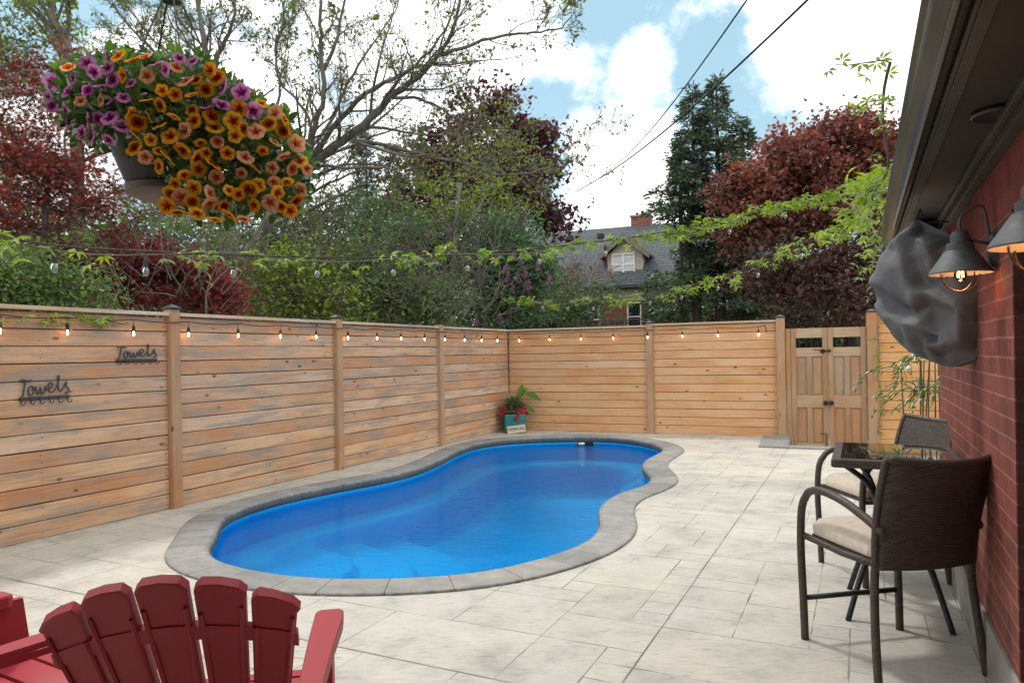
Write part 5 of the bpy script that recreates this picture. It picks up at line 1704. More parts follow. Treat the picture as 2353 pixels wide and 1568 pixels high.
def sprout(rng, P, R, level, maxlev, lines, tips, nch, ratio, angle, wob=0.12, upb=0.1, tmin=0.25, rmin=0.004, side=None):
    """grow children from the polyline P"""
    L = np.linalg.norm(np.diff(P, axis=0), axis=1).sum()
    m = len(P)
    for c in range(nch[level]):
        t = tmin + (1 - tmin) * (c + rng.rand()) / nch[level]
        f = t * (m - 1); i = min(int(f), m - 2)
        p = P[i] + (P[i + 1] - P[i]) * (f - i)
        d = P[i + 1] - P[i]; d /= np.linalg.norm(d) + 1e-9
        r0 = (R[i] + (R[i + 1] - R[i]) * (f - i)) * 0.45
        a = np.radians(rng.uniform(*angle))
        q = rng.normal(size=3); q -= q.dot(d) * d; q /= np.linalg.norm(q) + 1e-9
        dr = d * np.cos(a) + q * np.sin(a); dr[2] += upb; dr /= np.linalg.norm(dr)
        ln = L * ratio[level] * (1.15 - 0.6 * t) * rng.uniform(0.6, 1.25)
        k = 6 if level < maxlev - 1 else 5
        pts = [p]
        for s in range(k - 1):
            dr = dr + rng.normal(size=3) * wob; dr[2] += upb * 0.25; dr /= np.linalg.norm(dr)
            pts.append(pts[-1] + dr * ln / (k - 1))
        pts = np.array(pts)
        r0 = max(r0, rmin)
        rad = np.linspace(r0, max(rmin * 0.6, r0 * 0.3), k)
        lines[min(level, len(lines) - 1)].append((pts, rad))
        if level + 1 < maxlev:
            sprout(rng, pts, rad, level + 1, maxlev, lines, tips, nch, ratio, angle, wob, upb, 0.2, rmin)
        else:
            tips.append((pts, dr))


def densify(P, k=5):
    Q = catmull([Vector(p) for p in P], k, False)
    return np.array([tuple(q) for q in Q])


# --- the big, nearly bare tree
def big_tree():
    rng = np.random.RandomState(21)
    D = 12.5
    base = at(533, 800, D)
    o = empty('bare_tree', (0, 0, 0), 0, 'large spreading tree with bare grey limbs and sparse yellow green buds behind the left fence', 'tree')
    def px(lst): return [tuple(at(x, y, d)) for (x, y, d) in lst]
    g = at(533, 760, D)
    trunk = [(g.x, g.y, -0.1), (g.x, g.y, 0.6)] + px([(532, 760, D), (528, 680, D), (524, 600, D), (520, 530, D)])
    limbs = [
        # big right limb
        ([(530, 640, D), (575, 580, D), (610, 520, D - .1), (655, 440, D - .2), (700, 395, D - .3), (770, 335, D - .5), (838, 287, D - .7), (897, 225, D - .9), (949, 183, D - 1.1), (1008, 128, D - 1.3), (1046, 52, D - 1.5), (1060, -30, D - 1.6)], .17, .035),
        ([(1008, 128, D - 1.3), (1087, 100, D - 1.5), (1174, 80, D - 1.6), (1243, 73, D - 1.7), (1300, 55, D - 1.8), (1322, 20, D - 1.8)], .045, .008),
        ([(700, 395, D - .3), (760, 300, D - .6), (838, 215, D - .9), (918, 173, D - 1.2), (959, 145, D - 1.4), (1010, 85, D - 1.6), (1045, 20, D - 1.8)], .075, .018),
        ([(897, 225, D - .9), (966, 228, D - .6), (1011, 249, D - .5), (1056, 280, D - .4), (1104, 301, D - .3), (1160, 310, D - .2)], .04, .008),
        ([(785, 320, D - .5), (862, 332, D - .2), (931, 346, D), (1000, 363, D + .1), (1070, 377, D + .2), (1139, 401, D + .2), (1243, 391, D + .2), (1277, 370, D + .2), (1346, 300, D + .2)], .055, .008),
        ([(655, 440, D - .2), (690, 380, D - .6), (712, 325, D - .8), (728, 277, D - .9), (744, 208, D - 1.0), (739, 138, D - 1.1), (736, 60, D - 1.2), (734, -40, D - 1.3)], .085, .045),
        ([(744, 160, D - 1.0), (769, 104, D - 1.0), (793, 0, D - 1.0), (805, -60, D - 1.0)], .05, .02),
        ([(700, 360, D - .6), (765, 270, D - .2), (800, 190, D), (850, 110, D + .1), (905, 30, D + .2), (930, -40, D + .2)], .05, .012),
        ([(720, 300, D - .9), (690, 240, D - .5), (644, 190, D - .4), (633, 132, D - .3), (640, 60, D - .2), (668, -20, D)], .04, .015),
        ([(637, 300, D + .6), (637, 242, D + .6), (644, 190, D + .6), (633, 120, D + .6), (650, 50, D + .6), (640, -30, D + .6)], .045, .02),
        # left fork
        ([(524, 540, D), (505, 450, D - .1), (490, 330, D - .2), (484, 220, D - .3), (474, 138, D - .4), (464, 69, D - .5), (448, -40, D - .6)], .15, .055),
        ([(486, 240, D - .3), (499, 132, D - .1), (533, 59, D), (541, -40, D + .1)], .07, .035),
        ([(490, 330, D - .2), (430, 200, D), (360, 128, D), (329, 93, D), (277, 38, D), (235, -20, D)], .055, .022),
        ([(492, 300, D - .2), (420, 160, D + .2), (350, 90, D + .3), (290, 10, D + .4), (250, -60, D + .5)], .035, .015),
        ([(474, 138, D - .4), (420, 90, D - .6), (380, 30, D - .6), (350, -40, D - .6)], .03, .012),
        ([(600, 530, D), (660, 500, D + .4), (740, 470, D + .6), (820, 430, D + .8), (900, 405, D + .9), (960, 400, D + 1)], .06, .01),
        ([(575, 580, D), (640, 545, D + .2), (700, 530, D + .4), (780, 520, D + .6), (860, 470, D + .7)], .05, .01),
        ([(590, 560, D - .1), (700, 455, D + .8), (800, 400, D + 1.0), (880, 380, D + 1.2), (980, 345, D + 1.3)], .05, .01),
        ([(528, 620, D), (470, 560, D + .3), (400, 520, D + .5), (320, 470, D + .7), (250, 440, D + .8)], .05, .01),
    ]
    main = [(densify(trunk, 5), None)]
    tl = densify(trunk, 4); lines0 = [(tl, np.linspace(.21, .165, len(tl)))]
    np_tubes('trunk', lines0, BARK_GREY, o, 14)
    tw1, tw2, tips = [], [], []
    for (pts, ra, rb) in limbs:
        P = densify(px(pts), 4)
        P[1:-1] += rng.normal(size=(len(P) - 2, 3)) * 0.012
        R = np.linspace(ra * .70, rb * .52, len(P))
        np_tubes('limb', [(P, R)], BARK_GREY, o, 9)
        L = np.linalg.norm(np.diff(P, axis=0), axis=1).sum()
        nch = [max(7, int(L * 4.2)), 7, 7]
        sprout(rng, P, R, 0, 3, [tw1, tw2, tw2], tips, nch, [0.30 if L > 3 else 0.42, 0.48, 0.5], (28, 62), wob=0.16, upb=0.16, tmin=0.22, rmin=0.0042)
    np_tubes('branches', tw1, BARK_GREY, o, 5)
    tag(np_tubes('twigs', tw2, BARK_TWIG, o, 3), kind='stuff')
    P = []
    for (pts, d) in tips:
        if rng.rand() < 0.25:
            for _ in range(rng.randint(1, 5)):
                P.append(pts[rng.randint(2, len(pts))] + rng.normal(size=3) * 0.035)
    tag(leaves('buds', np.array(P), 0.062, T_OVAL, leafmat('bud_leaves', [(0.09, 0.13, 0.015), (0.14, 0.19, 0.025), (0.20, 0.25, 0.035)], trans=0.35), o, rng), kind='stuff')
    return o


big_tree()


def side_tree(name, label, cat, limbs, D, seed, leafcols, nleaf, lsize, ra=.1, bark=BARK_GREY, tm=T_OVAL, nmul=2.2, group=None, prob=0.6, lev=3):
    rng = np.random.RandomState(seed)
    o = empty(name, (0, 0, 0), 0, label, cat, group)
    tw1, tw2, tips = [], [], []
    g = at(limbs[0][0][0][0], 760, D)
    for j, (pts, a, b) in enumerate(limbs):
        P = [tuple(at(x, y, D + dd)) for (x, y, dd) in pts]
        if j == 0: P = [(g.x, g.y, -0.1)] + P
        P = densify(P, 4); R = np.linspace(a, b, len(P))
        np_tubes('trunk' if j == 0 else 'limb', [(P, R)], bark, o, 8)
        L = np.linalg.norm(np.diff(P, axis=0), axis=1).sum()
        sprout(rng, P, R, 0, lev, [tw1, tw2, tw2], tips, [max(4, int(L * nmul)), 4, 4], [0.30, 0.48, 0.5], (25, 60), wob=0.16, upb=0.15, tmin=0.3, rmin=0.0045)
    np_tubes('branches', tw1 + tw2, BARK_TWIG if bark is not BARK_DARK else bark, o, 3)
    P = []
    for (pts, d) in tips:
        if rng.rand() < prob:
            for _ in range(rng.randint(1, nleaf)):
                P.append(pts[rng.randint(1, len(pts))] + rng.normal(size=3) * 0.06)
    if P: leaves('foliage', np.array(P), lsize, tm, leafmat(name + '_leaf', leafcols, trans=0.45), o, rng)
    return o


G1 = [(0.035, 0.065, 0.012), (0.075, 0.12, 0.02), (0.14, 0.19, 0.03)]
G2 = [(0.12, 0.18, 0.02), (0.21, 0.29, 0.035), (0.30, 0.38, 0.06)]
side_tree('budding_tree', 'leaning tree with yellow green young leaves in the upper left corner', 'tree',
          [([(175, 760, 0), (180, 500, 0), (170, 250, 0), (149, 90, 0), (125, 52, 0), (112, -40, 0)], .16, .07), ([(172, 160, 0), (110, 60, 0), (60, 10, 0), (20, -40, 0)], .06, .03), ([(150, 95, 0), (160, 40, 0.2), (150, -40, .3)], .05, .03),
           ([(170, 260, 0), (90, 190, 0), (0, 130, 0), (-80, 110, 0)], .05, .02), ([(172, 330, 0), (230, 260, 0), (300, 200, .3), (340, 170, .3)], .03, .01)],
          14.5, 31, G2, 12, .085, prob=0.8)
side_tree('young_tree', 'slim pale trunked tree between the lilacs, thin bare twigs', 'tree',
          [([(1040, 745, 0), (1042, 640, 0), (1044, 560, 0), (1048, 500, 0), (1058, 420, 0)], .075, .03), ([(1044, 540, 0), (1000, 470, .2), (960, 420, .2)], .03, .01), ([(1044, 560, 0), (1090, 490, -.2), (1130, 430, -.2)], .03, .01)],
          14.5, 33, G2, 8, .07, bark=BARK_PALE, prob=0.9)


# --- full crowns
def crown(name, label, cat, D, lobes, nclump, nleaf, lsize, tmpl, cols, seed, trunk_px, bark=BARK_DARK, cl_r=0.30, trunk_r=0.16, shell=0.55, up=0.3, group=None, squash=0.75, base_z=None, tiers=False, mat=None, gapmin=0.0, depth_k=0.8):
    """lobes: (px,py,rx,ry) ellipsoids seen in the photo at distance D; clumps of leaves fill them, limbs reach every clump"""
    rng = np.random.RandomState(seed)
    o = empty(name, (0, 0, 0), 0, label, cat, group)
    L = []
    for (x, y, rx, ry) in lobes:
        c = np.array(at(x, y, D)); L.append((c, rx / F * D, ry / F * D))
    vol = np.array([a * a * b for (_, a, b) in L]) ** 0.8; vol /= vol.sum()
    C = []
    for i in range(nclump):
        c, a, b = L[rng.choice(len(L), p=vol)]
        d = rng.normal(size=3); d /= np.linalg.norm(d)
        r = rng.rand() ** (1 / 3) * (1 - shell) + shell * (0.75 + 0.25 * rng.rand()) if rng.rand() < 0.7 else rng.rand() ** 0.5
        C.append(c + d * np.array([a, a * depth_k, b]) * r)
    C = np.array(C)
    # limbs
    tx, ty = trunk_px
    foot = np.array(at(tx, ty, D)); foot[2] = -0.1
    cen = C.mean(0)
    top = np.array([foot[0] * 0.6 + cen[0] * 0.4, foot[1] * .6 + cen[1] * .4, cen[2]])
    tr = densify([tuple(foot), tuple(foot * 0.65 + top * 0.35 + rng.normal(size=3) * 0.1 * np.array([1, 1, 0])), tuple(foot * 0.3 + top * 0.7 + rng.normal(size=3) * 0.15 * np.array([1, 1, 0])), tuple(top)], 4)
    np_tubes('trunk', [(tr, np.linspace(trunk_r, trunk_r * 0.3, len(tr)))], bark, o, 9)
    lines = []
    order = np.argsort(np.linalg.norm(C - top, axis=1))
    nodes = [(p, trunk_r * (1 - 0.6 * i / len(tr))) for i, p in enumerate(tr) if i > len(tr) * 0.35]
    NP = np.array([p for p, _ in nodes]); NR = [r for _, r in nodes]
    for i in order:
        c = C[i]
        dd = np.linalg.norm(NP - c, axis=1) + 0.9 * np.maximum(0, NP[:, 2] - c[2])
        j = int(np.argmin(dd)); p = NP[j]
        r0 = max(0.006, NR[j] * 0.55)
        mid1 = p * .66 + c * .34 + rng.normal(size=3) * 0.06 * dd[j]; mid2 = p * .33 + c * .67 + rng.normal(size=3) * 0.05 * dd[j]
        P = np.array([p, mid1, mid2, c]); R = np.linspace(r0, max(0.004, r0 * .45), 4)
        lines.append((P, R))
        NP = np.vstack([NP, mid2, c]); NR += [R[2], R[3]]
        if lsize > 0:
            for _ in range(4):
                e = c + rng.normal(size=3) * cl_r * 0.7; lines.append((np.array([c, (c + e) / 2 + rng.normal(size=3) * .03, e]), np.array([.005, .004, .003])))
    np_tubes('branches', lines, bark, o, 4)
    P, T = [], []
    for c in C:
        k = rng.poisson(nleaf)
        tone = rng.normal() * 0.16
        q = rng.normal(size=(k, 3)) * cl_r * rng.uniform(0.7, 1.25); q[:, 2] *= squash
        P.append(c + q); T.append(np.full(k, 0.5 + tone) + rng.normal(size=k) * 0.2)
    P = np.concatenate(P); T = np.concatenate(T)
    m = mat or leafmat(name + '_leaf', cols)
    leaves('foliage', P, lsize, tmpl, m, o, rng, up=up, rnd=T)
    return o


MAROON = [(0.035, 0.012, 0.018), (0.07, 0.022, 0.028), (0.115, 0.036, 0.04), (0.17, 0.055, 0.05)]
crown('purple_maple', 'dark purple leaved maple with yellow green sprays in the centre', 'tree', 22, [(1110, 255, 90, 50), (1090, 340, 150, 90), (1000, 430, 100, 90), (1215, 350, 60, 80), (1235, 440, 75, 90), (1130, 450, 150, 100), (1250, 520, 60, 60), (950, 480, 60, 60)],
      180, 95, .11, T_MAPLE, MAROON, 51, (1110, 740), cl_r=.28, trunk_r=.22)
rngx = np.random.RandomState(60)
crown('yellow_green_tree', 'loose spray of yellow green leaves overlapping the dark purple maple', 'tree', 17, [(1110, 300, 110, 60), (1080, 380, 150, 60), (1170, 400, 120, 80), (1060, 480, 150, 70), (1190, 470, 100, 60)],
      75, 30, .085, T_OVAL, [(0.10, 0.13, 0.015), (0.17, 0.20, 0.025), (0.25, 0.28, 0.04)], 52, (1010, 745), cl_r=.28, trunk_r=.09, bark=BARK_GREY)
REDM = [(0.07, 0.026, 0.022), (0.15, 0.045, 0.034), (0.25, 0.075, 0.048), (0.38, 0.115, 0.065)]
crown('red_maple', 'broad copper red maple behind the gate, right of the spruce', 'tree', 21, [(1900, 360, 150, 80), (1780, 420, 110, 90), (1720, 480, 80, 80), (1990, 350, 90, 80), (1850, 470, 170, 90), (2000, 450, 90, 110), (1800, 330, 60, 50), (1930, 300, 80, 35), (1700, 560, 60, 60)],
      215, 125, .10, T_MAPLE, REDM, 53, (1960, 760), cl_r=.27, trunk_r=.25)
crown('maroon_maple', 'shaded maroon lower maple boughs hanging above the gate', 'tree', 19.5, [(1850, 620, 150, 70), (1980, 600, 110, 80), (1760, 600, 80, 70), (1900, 700, 140, 50), (2060, 680, 80, 80), (1760, 680, 60, 40)],
      95, 95, .095, T_MAPLE, [(0.045, 0.02, 0.018), (0.09, 0.034, 0.028), (0.15, 0.06, 0.042)], 54, (2010, 760), cl_r=.32, trunk_r=.14)


def conifer(name, label, D, tops, cols, seed, group=None, dens=1.0, lsize=.17):
    """tops: (px, py_top, py_bottom, half width px at the bottom)"""
    rng = np.random.RandomState(seed)
    o = empty(name, (0, 0, 0), 0, label, 'tree', group)
    P, Rt, T, lines, trunks = [], [], [], [], []
    for (x, y0, y1, hw) in tops:
        a, b = np.array(at(x, y0, D)), np.array(at(x, y1, D))
        b[0], b[1] = a[0], a[1]
        hgt = a[2] - b[2]; W = hw / F * D
        trunks.append((np.array([(a[0], a[1], -0.1), (a[0], a[1], b[2]), tuple((a + b) / 2), tuple(a)]), np.array([.2, .16, .09, .015]) * W / 2.2))
        nb = int(hgt * 19 * dens)
        for k in range(nb):
            t = (k + rng.rand()) / nb
            z = a[2] - t * hgt
            prof = (0.06 + 0.94 * t ** 0.8) * (0.62 + 0.38 * math.sin(k * 0.35 + seed) ** 2) * rng.uniform(0.55, 1.15)
            ln = W * prof
            az = rng.uniform(0, 2 * math.pi)
            d = np.array([math.cos(az), math.sin(az), 0])
            m = 6
            q = np.linspace(0, 1, m)
            pts = np.array([(a[0], a[1], z)] * m) + d * (ln * q)[:, None]
            pts[:, 2] += ln * (0.25 * q - 0.55 * q ** 2 + 0.18 * q ** 3) + rng.normal() * 0.05
            lines.append((pts, np.linspace(.022, .005, m)))
            ns = int(18 + ln * 70)
            tt = rng.uniform(0.12, 1.0, ns) ** 0.75
            base = np.array([np.interp(tt, q, pts[:, c]) for c in range(3)]).T
            side = np.array([-d[1], d[0], 0])
            sg = rng.normal(size=ns)
            wd = 0.26 * ln * (1 - tt) + 0.07
            pp = base + side * (sg * wd)[:, None] * 0.8 + rng.normal(size=(ns, 3)) * 0.05
            pp[:, 2] -= np.abs(sg) * wd * 0.12
            ax = d[None] * 0.7 + side[None] * sg[:, None] * 0.5 + rng.normal(size=(ns, 3)) * 0.35; ax[:, 2] += rng.uniform(-0.35, 0.25, ns)
            ax /= np.linalg.norm(ax, axis=1)[:, None]
            zz = rng.normal(size=(ns, 3)); zz[:, 2] += 1.0; zz -= (zz * ax).sum(1)[:, None] * ax; zz /= np.linalg.norm(zz, axis=1)[:, None]
            P.append(pp); Rt.append(np.stack([ax, np.cross(zz, ax), zz], 2)); T.append(0.5 + rng.normal(size=ns) * .22 + rng.normal() * .1)
    np_tubes('trunk', trunks, BARK_DARK, o, 8)
    np_tubes('branches', lines, BARK_DARK, o, 3)
    leaves('foliage', np.concatenate(P), lsize, T_SPRAY, leafmat(name + '_needle', cols, trans=0.2), o, rng, rnd=np.concatenate(T), rot=np.concatenate(Rt))
    return o


CON = [(0.035, 0.062, 0.034), (0.065, 0.105, 0.052), (0.11, 0.165, 0.08)]
conifer('conifer', 'tall dark green conifer with two pointed tops right of the brick chimney', 24, [(1645, 182, 700, 175), (1590, 205, 480, 115), (1705, 275, 560, 110), (1600, 500, 670, 95), (1560, 330, 520, 60), (1690, 560, 745, 90)], CON, 71, dens=0.95, lsize=.2)
conifer('conifer', 'smaller pine with blue green needles behind the bare limbs left of the purple maple', 27, [(840, 300, 640, 80), (905, 330, 640, 70)], [(0.025, 0.055, 0.03), (0.05, 0.10, 0.055), (0.08, 0.14, 0.08)], 72, dens=0.6, lsize=.2)

# red japanese maple on the left
JM = [(0.06, 0.012, 0.010), (0.14, 0.022, 0.018), (0.26, 0.036, 0.024), (0.42, 0.065, 0.035)]
crown('japanese_maple', 'tall feathery red Japanese maple at the far left behind the flower basket', 'tree', 8.6, [(60, 230, 130, 90), (190, 140, 60, 35), (110, 330, 130, 80), (40, 420, 150, 90), (160, 430, 120, 70), (330, 400, 60, 50), (60, 520, 130, 70), (250, 500, 90, 50)],
      185, 62, .050, T_JAP, JM, 81, (130, 800), cl_r=.15, trunk_r=.075, squash=.45, up=.8)
crown('japanese_maple', 'low crimson Japanese maple just above the fence around the first post cap', 'tree', 9.2, [(330, 600, 100, 55), (420, 650, 120, 60), (260, 660, 100, 50), (490, 690, 60, 45), (180, 610, 80, 40), (560, 722, 30, 12)],
      150, 85, .058, T_JAP, [(0.07, 0.010, 0.012), (0.16, 0.018, 0.020), (0.30, 0.032, 0.032), (0.42, 0.07, 0.05)], 82, (390, 800), cl_r=.14, trunk_r=.05, squash=.45, up=.8)

# shrubs between the fence and the trees
GM = [(0.05, 0.095, 0.022), (0.09, 0.17, 0.035), (0.15, 0.25, 0.055), (0.22, 0.34, 0.08)]
GB = [(0.055, 0.11, 0.022), (0.11, 0.20, 0.035), (0.19, 0.30, 0.06)]
GD = [(0.04, 0.08, 0.028), (0.075, 0.14, 0.042), (0.13, 0.22, 0.065)]
SH = 'shrubs behind the left fence'
crown('leafy_shrub', 'bright green leafy shrub at the far left directly above the fence', 'shrub', 7.2, [(60, 640, 110, 60), (150, 670, 90, 45), (-40, 660, 90, 60), (230, 700, 60, 30)], 85, 75, .048, T_OVAL, GB, 91, (80, 800), cl_r=.15, trunk_r=.03, bark=BARK_TWIG, group=SH)
crown('leafy_shrub', 'yellow green fine leaved shrub between the crimson maple and the dark trunk', 'shrub', 11, [(620, 640, 90, 60), (700, 620, 90, 60), (640, 700, 100, 40), (760, 690, 90, 45)], 95, 55, .065, T_OVAL, G2, 92, (650, 800), cl_r=.22, trunk_r=.03, bark=BARK_TWIG, group=SH)
crown('leafy_shrub', 'mid green tangled shrub behind the middle of the left fence', 'shrub', 12, [(850, 660, 90, 60), (920, 690, 110, 45), (800, 600, 70, 50), (1000, 700, 80, 40)], 105, 55, .085, T_OVAL, GM, 93, (880, 800), cl_r=.25, trunk_r=.03, bark=BARK_TWIG, group=SH)
crown('leafy_shrub', 'drab green shrub behind the red foliage at the left, below the basket', 'shrub', 10.5, [(150, 560, 130, 60), (330, 540, 110, 60), (450, 560, 80, 50), (40, 560, 90, 50), (250, 600, 120, 40)], 110, 45, .075, T_OVAL, GM, 94, (250, 800), cl_r=.22, trunk_r=.03, bark=BARK_TWIG, group=SH)


def lilac(label, D, lobes, seed, blooms, nclump, tx):
    o = crown('lilac_bush', label, 'shrub', D, lobes, nclump, 55, .10, T_OVAL, [(0.03, 0.075, 0.024), (0.06, 0.13, 0.04), (0.10, 0.20, 0.065)], seed, (tx, 800), cl_r=.26, trunk_r=.04, bark=BARK_GREY, group='lilac bushes')
    rng = np.random.RandomState(seed)
    m = leafmat('lilac_bloom_%d' % seed, [(0.22, 0.05, 0.16), (0.34, 0.11, 0.28), (0.48, 0.2, 0.42)], trans=0.2)
    for (x, y) in blooms:
        c = np.array(at(x, y, D - 0.75)); n = 130
        t = rng.rand(n); r = 0.075 * (1 - t * 0.75) * np.sqrt(rng.rand(n)) ; a = rng.rand(n) * 6.283
        P = c + np.stack([r * np.cos(a), r * np.sin(a), t * 0.20 - 0.08], 1)
        leaves('flower_cluster', P, .022, T_OVAL, m, o, rng)


lilac('lilac bush with purple clusters left of the neighbouring roof, behind the fence corner', 14.6, [(1160, 590, 80, 85), (1205, 660, 65, 75), (1150, 690, 80, 50), (1225, 600, 30, 55), (1100, 620, 50, 60)], 101,
      [(1197, 600), (1180, 590), (1162, 618), (1205, 628), (1215, 655), (1190, 640), (1178, 665), (1235, 612), (1262, 645), (1208, 660), (1095, 738), (1150, 735), (1165, 640), (1250, 700)], 130, 1190)
lilac('lilac bush with few blooms high up in front of the purple maple', 15.5, [(960, 560, 70, 70), (1020, 580, 70, 70), (1110, 540, 60, 50), (940, 640, 70, 50), (1180, 530, 50, 40)], 102,
      [(1030, 565), (1045, 588), (1008, 585), (1115, 545), (930, 512), (936, 560), (1180, 520), (1190, 505), (1207, 513), (1165, 525), (1110, 505)], 110, 1000)
lilac('lilac bush in front of the brick gable, beside the dormer window', 17, [(1388, 662, 18, 40), (1340, 722, 30, 22), (1290, 712, 45, 30)], 103, [(1405, 622), (1395, 630), (1345, 690)], 26, 1350)

crown('dark_evergreen', 'dark mass of evergreen boughs behind the middle of the left fence', 'tree', 19, [(700, 560, 120, 100), (850, 540, 110, 90), (620, 640, 100, 90), (790, 660, 130, 70), (950, 620, 90, 90), (560, 600, 60, 90)],
      210, 60, .20, T_SPRAY, GD, 111, (760, 780), cl_r=.45, trunk_r=.16)
crown('distant_tree', 'mid green tree standing behind the red maple at the far left', 'tree', 24, [(60, 480, 160, 140), (-60, 350, 120, 120), (230, 580, 160, 110), (400, 560, 110, 120)],
      150, 40, .17, T_OVAL, [(0.04, 0.08, 0.02), (0.08, 0.13, 0.035), (0.12, 0.18, 0.06)], 112, (150, 780), cl_r=.5, trunk_r=.2)
crown('corner_tree', 'leafy bough filling the top left corner of the photo', 'tree', 10.5, [(-20, 60, 100, 80), (40, 120, 60, 40), (-40, 180, 90, 60), (20, 20, 60, 50)],
      60, 50, .06, T_OVAL, [(0.05, 0.08, 0.015), (0.09, 0.13, 0.025), (0.15, 0.19, 0.04)], 113, (-80, 780), cl_r=.20, trunk_r=.09, bark=BARK_GREY)
# bare brush tangle
def tangle(label, D, boxpx, n, seed, mat):
    rng = np.random.RandomState(seed)
    lines = []
    x0, x1, y0, y1 = boxpx
    for _ in range(n):
        p = np.array(at(rng.uniform(x0, x1), rng.uniform(y0 + 30, y1), D + rng.uniform(-.8, .8)))
        d = rng.normal(size=3) * 0.5; d[2] = abs(d[2]) + 0.5; d /= np.linalg.norm(d)
        pts = [p]; ln = rng.uniform(0.5, 1.5)
        for k in range(7):
            d = d + rng.normal(size=3) * 0.22; d[2] -= 0.06; d /= np.linalg.norm(d); pts.append(pts[-1] + d * ln / 7)
        lines.append((np.array(pts), np.linspace(.009, .003, 8)))
    o = np_tubes('bare_brush', lines, mat, None, 3); tag(o, label, 'brush', kind='stuff')


tangle('tangle of thin bare twigs among the shrubs behind the fence', 11.3, (560, 1140, 540, 745), 420, 5, barkmat('brush_bark', (0.07, 0.06, 0.045), (0.13, 0.11, 0.085)))
tangle('tangle of bare stems behind the left part of the fence', 9.0, (200, 520, 560, 735), 170, 6, BARK_TWIG)
tangle('reddish bare twigs in front of the neighbouring roof', 18, (1290, 1400, 590, 740), 160, 7, barkmat('red_twig', (0.16, 0.10, 0.08), (0.24, 0.17, 0.14)))

# distant hedge line so that no horizon shows through
def far_wood():
    rng = np.random.RandomState(77)
    n = 34000
    x = rng.uniform(-300, 1330, n)
    top = 585 + 35 * np.sin(x / 60.0) + 25 * np.sin(x / 23.0 + 1)
    y = top + (790 - top) * rng.rand(n) ** 0.8
    x2 = rng.uniform(1480, 2700, n // 2); top2 = 640 + 22 * np.sin(x2 / 50); y2 = top2 + (790 - top2) * rng.rand(n // 2) ** .8
    X, Y = np.concatenate([x, x2]), np.concatenate([y, y2])
    P = np.array([tuple(at(a, b, 30 + rng.uniform(-2, 2))) for a, b in zip(X, Y)])
    o = leaves('far_wood', P, .24, T_OVAL, leafmat('far_leaf', [(0.025, 0.05, 0.02), (0.05, 0.085, 0.032), (0.09, 0.135, 0.055)]), None, rng)
    tag(o, 'distant dark green wood seen between the nearer trees', 'wood', kind='stuff')


far_wood()

